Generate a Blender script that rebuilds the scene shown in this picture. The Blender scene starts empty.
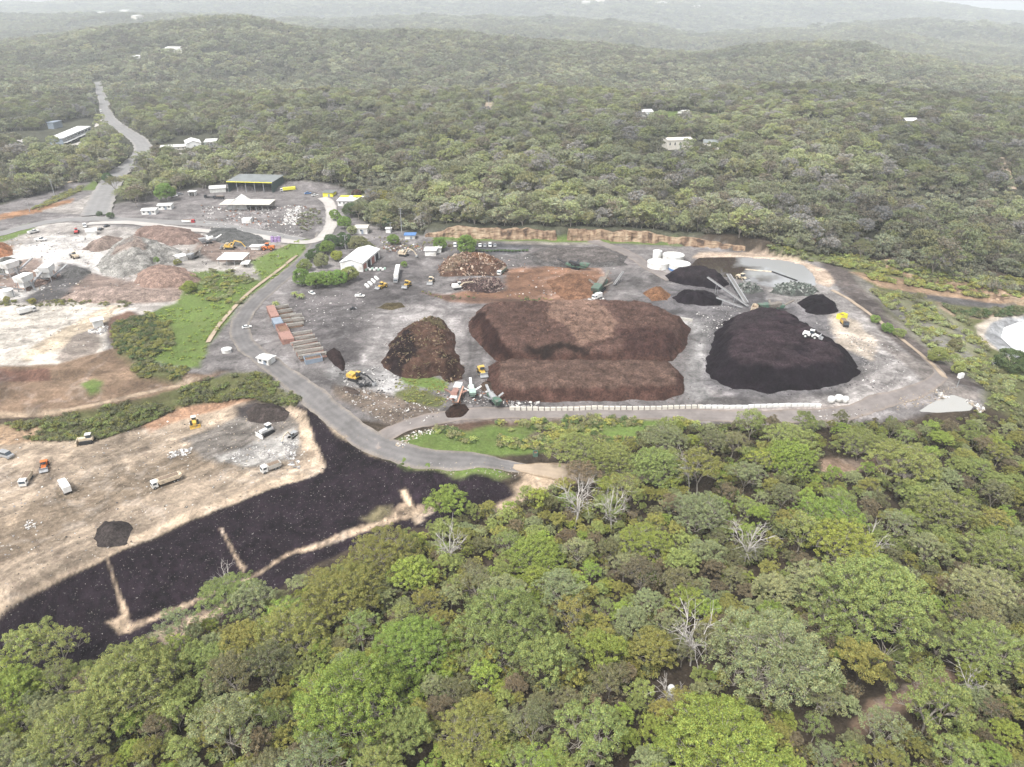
import bpy, math, random
import numpy as np
from mathutils import Matrix, Vector, Euler
random.seed(7)
RNG = np.random.default_rng(11)
PI = math.pi
H = 140.0                    # flying height above the site pad
FPX = 731.0                  # focal length in pixels of a 1024 wide frame
PITCH = math.radians(27.0)
SP, CP = math.sin(PITCH), math.cos(PITCH)
sc = bpy.context.scene
COL = sc.collection

# ------------------------------------------------------------------ noise
def _hash(ix, iy, s):
    h = (ix.astype(np.int64) * 374761393 + iy.astype(np.int64) * 668265263 + s * 974634777) & 0xffffffff
    h = ((h ^ (h >> 13)) * 1274126177) & 0xffffffff
    return ((h ^ (h >> 16)) & 0xffff) / 65535.0
def vnoise(x, y, s=0):
    x = np.asarray(x, float); y = np.asarray(y, float)
    ix = np.floor(x); iy = np.floor(y); fx = x - ix; fy = y - iy
    fx = fx * fx * (3 - 2 * fx); fy = fy * fy * (3 - 2 * fy)
    a = _hash(ix, iy, s); b = _hash(ix + 1, iy, s); c = _hash(ix, iy + 1, s); d = _hash(ix + 1, iy + 1, s)
    return (a + (b - a) * fx) * (1 - fy) + (c + (d - c) * fx) * fy
def fbm(x, y, s=0, o=4, g=0.5):
    t = 0; a = 1; n = 0
    for k in range(o):
        t = t + a * vnoise(x * 2 ** k, y * 2 ** k, s + k * 17); n += a; a *= g
    return t / n
def sstep(t):
    t = np.clip(t, 0, 1); return t * t * (3 - 2 * t)

# ------------------------------------------------------------------ photo geometry
def W(u, v, z=0.0):
    a = (u - 512.0) / FPX; b = (383.5 - v) / FPX
    dy = CP + b * SP; dz = -SP + b * CP
    t = (z - H) / dz
    return (a * t, dy * t)
def zat(v, y):
    b = (383.5 - v) / FPX
    return H + y * (-SP + b * CP) / (CP + b * SP)

# ------------------------------------------------------------------ terrain
CT = [ # (u, v, z) spot heights
 (230,330,0),(300,300,0),(380,300,0),(420,350,0),(500,300,0),(600,280,0),(700,300,0),(800,320,0),(880,350,0),(500,400,0),(600,405,0),
 (700,408,0),(800,408,0),(870,395,0),(920,375,0),(385,400,0),(350,270,0),(450,250,0),(600,238,0),(700,242,0),(770,250,0),(240,350,0),
 (300,365,0),(560,330,0),(470,330,0),(640,340,0),(830,285,0),(450,405,0),(850,300,0),(940,392,-.5),(975,395,-2),
 (350,420,-.5),(320,395,0),(400,448,-2.5),(480,462,-4),(540,470,-5),(450,432,-2.5),(560,430,-3),(520,450,-4.5),
 (0,240,0),(60,300,0),(100,250,0),(0,365,0),(60,372,0),(100,355,0),(170,320,0),(160,230,0),(190,290,0),(0,320,0),(-200,300,0),(-200,380,0),
 (130,370,-1.5),(180,365,-1.5),(225,372,-.5),(260,375,-1),(300,392,-1.5),
 (0,412,-5.5),(80,407,-5),(140,395,-4.5),(200,378,-2.5),(-200,425,-5.5),
 (0,440,-10),(60,442,-10),(120,434,-10),(170,415,-9.5),(215,403,-9),(280,405,-6),(-200,450,-10),
 (20,500,-10),(100,470,-10),(200,450,-9),(270,440,-8.5),(300,420,-6.5),(100,530,-10),(0,585,-10),(-200,600,-10),
 (0,602,-10),(60,573,-10),(130,538,-10),(200,508,-9.5),(260,485,-9),(322,470,-8.5),(-200,700,-10),(380,462,-5.5),(340,440,-4),
 (0,652,-21),(60,640,-21),(130,634,-21),(200,606,-20),(260,578,-19),(330,548,-17),(400,520,-14),(440,498,-12),(500,490,-9),(540,482,-7),(-200,760,-21),
 (430,478,-7),(480,478,-6),
 (900,285,-5),(960,330,-11),(1015,335,-15),(1010,375,-13),(930,300,-8),(1060,300,-15),(1100,360,-16),(940,350,-6),(985,375,-9),(900,325,-3),
 (1000,440,-10),(960,408,-5),(905,410,-4),(880,268,-2),(1200,330,-18),(1300,420,-18),(900,430,-6),
 (600,470,-8),(750,460,-6),(850,462,-7),(1024,500,-11),(600,600,-7),(800,600,-5),(300,640,-11),(100,720,-10),(400,740,-1),(700,740,2),(950,740,4),
 (200,680,-9),(500,560,-9),(0,760,-12),(1100,700,0),(-200,900,-10),(500,1000,6),(1200,900,6),(1400,600,-5),
 (200,205,0),(100,215,0),(0,215,0),(300,195,0),(-300,230,0),(-500,300,0),(-600,420,-8),(1500,300,-10),(250,230,0),(300,240,0)]
CPX = np.array([W(u, v, z) for u, v, z in CT]); CPZ = np.array([c[2] for c in CT], float)
def _phi(dx, dy): return np.sqrt(dx * dx + dy * dy + 9.0)
_A = _phi(CPX[:, None, 0] - CPX[None, :, 0], CPX[:, None, 1] - CPX[None, :, 1])
_n = len(CT); _M = np.zeros((_n + 1, _n + 1)); _M[:_n, :_n] = _A + np.eye(_n) * -1.0; _M[_n, :_n] = 1; _M[:_n, _n] = 1
_Wt = np.linalg.solve(_M, np.concatenate([CPZ, [0]]))
def rbf(x, y):
    s = x.shape; x = x.ravel(); y = y.ravel(); out = np.full(x.shape, _Wt[_n])
    for k in range(_n): out += _Wt[k] * _phi(x - CPX[k, 0], y - CPX[k, 1])
    return out.reshape(s)
UC = np.array([-400, 0, 60, 100, 200, 256, 320, 400, 440, 512, 640, 700, 768, 860, 900, 1024, 1500], float)
def _col(*v): return np.array(v, float)
Y1 = [ # forward distance, height per azimuth column
 (560,  _col(0,0,0,0,0,0,2,6,9,9,9,9,10,2,-4,-8,-8)),
 (640,  _col(0,0,0,0,1,2,6,11,14,14,14,14,17,12,6,3,3)),
 (850,  _col(6,4,3,2,4,8,14,20,22,23,22,22,24,24,22,20,18)),
 (1150, None), (1450, _col(18,16,8,4,0,-12,-16,-14,-14,-12,-12,-12,-10,-8,-10,-12,-12)),
 (2300, None), (3000, _col(20,20,20,30,55,55,30,10,5,-15,-30,-30,-15,-20,-40,-60,-60)),
 (4600, None), (5700, _col(40,40,40,40,40,30,20,20,20,20,-10,-40,-40,10,20,10,10)),
 (7600, None), (9500, _col(*([60]*17))), (16000, _col(*([20]*17)))]
VC = {1150: _col(116,112,112,112,108,101,100,104,103,100,98,96,95,97,100,104,106),
      2300: _col(50,49,46,38,27,25,36,34,34,40,58,57,50,48,58,74,80),
      4600: _col(22,22,22,21,20,20,21,22,23,24,30,40,36,28,26,34,40),
      7600: _col(4,5,4,2,1,-3,-4,-4,-3,-3,-3,-1,1,-4,2,15,16)}
YD = np.array([a for a, b in Y1], float)
TAB = np.array([b if b is not None else zat(VC[a], a) for a, b in Y1])
def hfar(x, y):
    u = np.clip(512 + FPX * x / (y * CP + 64), UC[0], UC[-1])
    wob = 1 + 0.10 * (fbm(x / 900.0, y / 900.0, 91, 3) - .5) * sstep((y - 1300) / 1500)
    yy = np.clip(y * wob, YD[0], YD[-1])
    k = np.clip(np.searchsorted(YD, yy) - 1, 0, len(YD) - 2)
    lo = np.zeros_like(u); hi = np.zeros_like(u)
    for j in range(len(YD)):
        row = np.interp(u, UC, TAB[j])
        lo = np.where(k == j, row, lo); hi = np.where(k + 1 == j, row, hi)
    t = sstep((yy - YD[k]) / (YD[k + 1] - YD[k]))
    z = lo + (hi - lo) * t
    z += (fbm(x / 260., y / 260., 5, 4) - .5) * 36 * sstep((y - 620) / 900.)
    z += (np.abs(fbm(x / 1100. + 3, y / 1100., 8, 4) - .5) - .09) * -280 * sstep((y - 1700) / 2500.) * (1 - sstep((y - 6200) / 900.) * .9)
    return z
# the cut sandstone face north of the pad: a step along this line
CL1 = [W(*p) for p in [(425,237),(440,237),(500,239),(590,241),(650,243),(700,247),(745,252),(775,256),(800,262)]]
CL2 = [W(u, v, -8) for u, v in [(855,272),(880,276),(905,284),(960,290),(1000,296),(1024,298),(1100,306),(1300,320)]]
def hterr(x, y):
    x = np.asarray(x, float); y = np.asarray(y, float)
    near = rbf(x, y)
    near = near + (fbm(x / 28., y / 28., 3, 3) - .5) * 1.0
    fm = sstep((172 - y + x * .12) / 60.)
    near = near + (fbm(x / 45., y / 45., 31, 3) - .5) * 7 * fm
    # blend towards hills just behind the cliff line
    yc = np.interp(x, [p[0] for p in CL1 + CL2], [p[1] for p in CL1 + CL2], left=560, right=430)
    yc = np.where(x < CL1[0][0], np.interp(x, [-2000, -200, -80, CL1[0][0]], [600, 600, 560, CL1[0][1]]), yc)
    far = hfar(x, np.maximum(y, 560))
    # step height by x: 8 m at the main face, 4 m on the right
    w1 = sstep((y - yc) / np.where(x > CL1[0][0], 5.0, 60.0))
    step = np.interp(x, [-200, CL1[0][0] - 12, CL1[0][0] + 6, CL1[-1][0] - 20, CL1[-1][0] + 5, CL2[0][0], CL2[0][0] + 30, 700], [0, 0, 8, 7.5, 3, 1, 5, 5])
    ramp = sstep((y - yc - 5) / 90.0)
    z = near + step * w1
    z = z + (far - z) * np.where(y > 640, 1.0, ramp)
    return z
def PX(u, v, far=False):
    """where the line of sight through photo pixel (u, v) meets the terrain"""
    a = (u - 512.0) / FPX; b = (383.5 - v) / FPX
    dy = CP + b * SP; dz = -SP + b * CP
    t = np.concatenate([np.arange(60, 700, 4.0), np.arange(700, 9000, 20.0)])
    x = a * t; y = dy * t; zr = H + dz * t
    hh = hterr(x, y)
    k = np.argmax(zr < hh)
    if k == 0: k = len(t) - 1
    lo, hi = t[k - 1], t[k]
    f0 = zr[k - 1] - hh[k - 1]; f1 = zr[k] - hh[k]
    for _ in range(3):
        tm = lo + (hi - lo) * f0 / max(f0 - f1, 1e-6)
        fm = (H + dz * tm) - float(hterr(np.array([a * tm]), np.array([dy * tm]))[0])
        if fm > 0: lo, f0 = tm, fm
        else: hi, f1 = tm, fm
    tm = lo + (hi - lo) * f0 / max(f0 - f1, 1e-6)
    return Vector((a * tm, dy * tm, float(hterr(np.array([a * tm]), np.array([dy * tm]))[0])))
def hz(x, y): return float(hterr(np.array([float(x)]), np.array([float(y)]))[0])
def hprof(x, y):   # quick height where only a little accuracy is needed
    return hterr(np.asarray(x), np.asarray(y))
def PP(pts): return [tuple(PX(u, v)) for u, v in pts]

def sd_poly(x, y, poly):
    """signed distance, positive inside"""
    P = np.array([(p[0], p[1]) for p in poly], float); n = len(P)
    d = np.full(x.shape, 1e18); ins = np.zeros(x.shape, bool)
    for i in range(n):
        ax, ay = P[i]; bx, by = P[(i + 1) % n]
        ex, ey = bx - ax, by - ay; L = ex * ex + ey * ey + 1e-9
        t = np.clip(((x - ax) * ex + (y - ay) * ey) / L, 0, 1)
        dx = x - (ax + t * ex); dy = y - (ay + t * ey)
        d = np.minimum(d, dx * dx + dy * dy)
        c = ((ay > y) != (by > y)) & (x < (bx - ax) * (y - ay) / (by - ay + 1e-12) + ax)
        ins ^= c
    return np.where(ins, 1, -1) * np.sqrt(d)
def sd_line(x, y, line):
    P = np.array([(p[0], p[1]) for p in line], float)
    d = np.full(x.shape, 1e18)
    for i in range(len(P) - 1):
        ax, ay = P[i]; bx, by = P[i + 1]
        ex, ey = bx - ax, by - ay; L = ex * ex + ey * ey + 1e-9
        t = np.clip(((x - ax) * ex + (y - ay) * ey) / L, 0, 1)
        d = np.minimum(d, (x - (ax + t * ex)) ** 2 + (y - (ay + t * ey)) ** 2)
    return np.sqrt(d)

# ------------------------------------------------------------------ mesh helpers
def mesh_np(name, V, F, mat=None, attrs=None, smooth=False, mats=None, midx=None):
    """V (n,3), F (m,k) of equal k"""
    V = np.asarray(V, np.float32); F = np.asarray(F, np.int32)
    me = bpy.data.meshes.new(name)
    me.vertices.add(len(V)); me.vertices.foreach_set('co', V.ravel())
    k = F.shape[1]
    me.loops.add(F.size); me.loops.foreach_set('vertex_index', F.ravel())
    me.polygons.add(len(F)); me.polygons.foreach_set('loop_start', np.arange(0, F.size, k, dtype=np.int32))
    try: me.polygons.foreach_set('loop_total', np.full(len(F), k, np.int32))
    except Exception: pass
    me.polygons.foreach_set('use_smooth', np.full(len(F), smooth))
    for m in (mats or ([mat] if mat else [])): me.materials.append(m)
    if midx is not None: me.polygons.foreach_set('material_index', np.asarray(midx, np.int32))
    if attrs:
        for nm, (dom, typ, data) in attrs.items():
            at = me.attributes.new(nm, typ, dom)
            at.data.foreach_set('color' if 'COLOR' in typ else ('vector' if typ == 'FLOAT_VECTOR' else 'value'), np.asarray(data, np.float32 if typ != 'INT' else np.int32).ravel())
    me.update(calc_edges=True)
    return me
def link(name, me, parent=None, loc=None, rz=0.0):
    o = bpy.data.objects.new(name, me); COL.objects.link(o)
    if parent: o.parent = parent
    if loc is not None: o.location = loc
    if rz: o.rotation_euler = (0, 0, rz)
    return o
def tag(o, label=None, cat=None, group=None, kind=None):
    if label: o['label'] = label
    if cat: o['category'] = cat
    if group: o['group'] = group
    if kind: o['kind'] = kind
    return o
def empty(name, loc, rz=0.0, label=None, cat=None, group=None):
    o = bpy.data.objects.new(name, None); COL.objects.link(o)
    o.location = loc; o.rotation_euler = (0, 0, rz); o.empty_display_size = .5
    return tag(o, label, cat, group)
class MB:
    """collects shapes in local coordinates into one mesh"""
    def __init__(s): s.v = []; s.f = []
    def raw(s, vs, fs):
        b = len(s.v); s.v += [tuple(p) for p in vs]; s.f += [tuple(b + i for i in f) for f in fs]; return s
    def box(s, x0, y0, z0, x1, y1, z1, bev=0.0, M=None):
        if bev > 0:
            b = bev; pts = []
            xs = (x0, x1); ys = (y0, y1); zs = (z0, z1)
            vs = []
            for ix in (0, 1):
                for iy in (0, 1):
                    for iz in (0, 1):
                        sx = 1 if ix == 0 else -1; sy = 1 if iy == 0 else -1; sz = 1 if iz == 0 else -1
                        X, Y, Z = xs[ix], ys[iy], zs[iz]
                        vs += [(X, Y + sy * b, Z + sz * b), (X + sx * b, Y, Z + sz * b), (X + sx * b, Y + sy * b, Z)]
            idx = lambda ix, iy, iz, k: (ix * 4 + iy * 2 + iz) * 3 + k
            fs = []
            for i in (0, 1):
                fs.append([idx(i, 0, 0, 0), idx(i, 0, 1, 0), idx(i, 1, 1, 0), idx(i, 1, 0, 0)])
                fs.append([idx(0, i, 0, 1), idx(0, i, 1, 1), idx(1, i, 1, 1), idx(1, i, 0, 1)])
                fs.append([idx(0, 0, i, 2), idx(0, 1, i, 2), idx(1, 1, i, 2), idx(1, 0, i, 2)])
            for i in (0, 1):
                for j in (0, 1):
                    fs.append([idx(i, j, 0, 0), idx(i, j, 1, 0), idx(i, j, 1, 1), idx(i, j, 0, 1)])
                    fs.append([idx(i, 0, j, 0), idx(i, 1, j, 0), idx(i, 1, j, 2), idx(i, 0, j, 2)])
                    fs.append([idx(0, i, j, 1), idx(1, i, j, 1), idx(1, i, j, 2), idx(0, i, j, 2)])
            for i in (0, 1):
                for j in (0, 1):
                    for k in (0, 1): fs.append([idx(i, j, k, 0), idx(i, j, k, 1), idx(i, j, k, 2)])
        else:
            vs = [(x0,y0,z0),(x1,y0,z0),(x1,y1,z0),(x0,y1,z0),(x0,y0,z1),(x1,y0,z1),(x1,y1,z1),(x0,y1,z1)]
            fs = [(0,3,2,1),(4,5,6,7),(0,1,5,4),(1,2,6,5),(2,3,7,6),(3,0,4,7)]
        if M is not None: vs = [M @ Vector(p) for p in vs]
        return s.raw(vs, fs)
    def prism(s, prof, y0, y1, axis='y'):
        """profile [(a,z)...] extruded along y (axis y) or x"""
        n = len(prof)
        if axis == 'y': vs = [(a, y0, z) for a, z in prof] + [(a, y1, z) for a, z in prof]
        else: vs = [(y0, a, z) for a, z in prof] + [(y1, a, z) for a, z in prof]
        fs = [tuple(range(n))[::-1], tuple(range(n, 2 * n))] + [(i, (i + 1) % n, n + (i + 1) % n, n + i) for i in range(n)]
        return s.raw(vs, fs)
    def tube(s, p, q, r0, r1=None, n=8, caps=True):
        r1 = r0 if r1 is None else r1
        p = Vector(p); q = Vector(q); d = (q - p)
        if d.length < 1e-6: return s
        d.normalize(); a = d.orthogonal().normalized(); b = d.cross(a)
        vs = []
        for c, r in ((p, r0), (q, r1)):
            for i in range(n):
                t = 2 * PI * i / n; vs.append(c + a * (r * math.cos(t)) + b * (r * math.sin(t)))
        fs = [(i, (i + 1) % n, n + (i + 1) % n, n + i) for i in range(n)]
        if caps: fs += [tuple(range(n))[::-1], tuple(range(n, 2 * n))]
        return s.raw(vs, fs)
    def bar(s, p, q, w, h=None):
        """square section bar between two points"""
        h = h or w; p = Vector(p); q = Vector(q); d = (q - p).normalized()
        up = Vector((0, 0, 1)) if abs(d.z) < .95 else Vector((1, 0, 0))
        a = d.cross(up).normalized(); b = a.cross(d)
        vs = [c + a * (w / 2 * i) + b * (h / 2 * j) for c in (p, q) for i, j in ((-1, -1), (1, -1), (1, 1), (-1, 1))]
        return s.raw(vs, [(0,1,2,3),(7,6,5,4),(0,4,5,1),(1,5,6,2),(2,6,7,3),(3,7,4,0)])
    def lathe(s, prof, n=20, c=(0, 0)):
        m = len(prof); vs = []
        for r, z in prof:
            for i in range(n):
                t = 2 * PI * i / n; vs.append((c[0] + r * math.cos(t), c[1] + r * math.sin(t), z))
        fs = []
        for k in range(m - 1):
            for i in range(n):
                j = (i + 1) % n; fs.append((k * n + i, k * n + j, (k + 1) * n + j, (k + 1) * n + i))
        fs.append(tuple(range(n))[::-1]); fs.append(tuple((m - 1) * n + i for i in range(n)))
        return s.raw(vs, fs)
    def wheel(s, x, y, z, r, w, n=14):
        return s.tube((x, y - w / 2, z), (x, y + w / 2, z), r, r, n)
    def build(s, name, mat, parent=None, smooth=False):
        me = bpy.data.meshes.new(name); me.from_pydata([tuple(v) for v in s.v], [], s.f); me.materials.append(mat)
        me.validate(); 
        if smooth: me.polygons.foreach_set('use_smooth', [True] * len(me.polygons))
        me.update()
        return link(name, me, parent)

# ------------------------------------------------------------------ materials
def nt_new(name):
    m = bpy.data.materials.new(name); m.use_nodes = True
    nt = m.node_tree; b = nt.nodes['Principled BSDF']
    return m, nt, b
def NN(nt, t, **k):
    n = nt.nodes.new(t)
    for a, v in k.items():
        if a.startswith('i_'): n.inputs[int(a[2:])].default_value = v
        else: setattr(n, a, v)
    return n
def paint(name, col, rough=.6, var=.12, scale=1.2, metal=0.0, spec=.3, bump=0.0, dirt=None, dscale=.5):
    """surface with a noise variation of its own colour and optional dirt patches"""
    m, nt, b = nt_new(name); L = nt.links.new
    tc = NN(nt, 'ShaderNodeTexCoord')
    n1 = NN(nt, 'ShaderNodeTexNoise'); n1.inputs['Scale'].default_value = scale; n1.inputs['Detail'].default_value = 5
    L(tc.outputs['Object'], n1.inputs['Vector'])
    mr = NN(nt, 'ShaderNodeMapRange'); mr.inputs[1].default_value = .3; mr.inputs[2].default_value = .7
    mr.inputs[3].default_value = 1 - var; mr.inputs[4].default_value = 1 + var
    L(n1.outputs['Fac'], mr.inputs[0])
    mx = NN(nt, 'ShaderNodeMix', data_type='RGBA', blend_type='MULTIPLY'); mx.inputs[0].default_value = 1
    mx.inputs[6].default_value = (*col, 1); L(mr.outputs[0], mx.inputs[7])
    out = mx.outputs[2]
    if dirt:
        n2 = NN(nt, 'ShaderNodeTexNoise'); n2.inputs['Scale'].default_value = dscale; n2.inputs['Detail'].default_value = 6; n2.inputs['Roughness'].default_value = .65
        L(tc.outputs['Object'], n2.inputs['Vector'])
        r2 = NN(nt, 'ShaderNodeMapRange'); r2.inputs[1].default_value = .48; r2.inputs[2].default_value = .62; L(n2.outputs['Fac'], r2.inputs[0])
        m2 = NN(nt, 'ShaderNodeMix', data_type='RGBA'); L(r2.outputs[0], m2.inputs[0]); L(out, m2.inputs[6]); m2.inputs[7].default_value = (*dirt, 1)
        out = m2.outputs[2]
    L(out, b.inputs['Base Color'])
    b.inputs['Roughness'].default_value = rough; b.inputs['Metallic'].default_value = metal
    b.inputs['Specular IOR Level'].default_value = spec
    if bump:
        bp = NN(nt, 'ShaderNodeBump'); bp.inputs['Strength'].default_value = bump; bp.inputs['Distance'].default_value = .3
        n3 = NN(nt, 'ShaderNodeTexNoise'); n3.inputs['Scale'].default_value = scale * 3; n3.inputs['Detail'].default_value = 4; L(tc.outputs['Object'], n3.inputs['Vector'])
        L(n3.outputs['Fac'], bp.inputs['Height']); L(bp.outputs[0], b.inputs['Normal'])
    return m
# ================================================================== GROUND
# pixel polygons of the photo, unprojected onto the terrain, hold the ground's own colours
C_LITTER = (.085,.066,.048); C_DIRT = (.40,.315,.225); C_DIRTP = (.44,.36,.27); C_GREY = (.265,.247,.243); C_DGREY = (.17,.162,.162)
C_PALE = (.52,.485,.45); C_WHITE = (.78,.75,.715); C_RED = (.27,.165,.12); C_ORANGE = (.42,.235,.13); C_GRASS = (.125,.180,.048)
C_OLIVE = (.115,.125,.05); C_BLACK = (.023,.015,.0215); C_PINK = (.35,.27,.23); C_BROWN = (.13,.085,.06); C_TAN = (.56,.435,.315); C_BRUSH = (.16,.14,.08)
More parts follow.
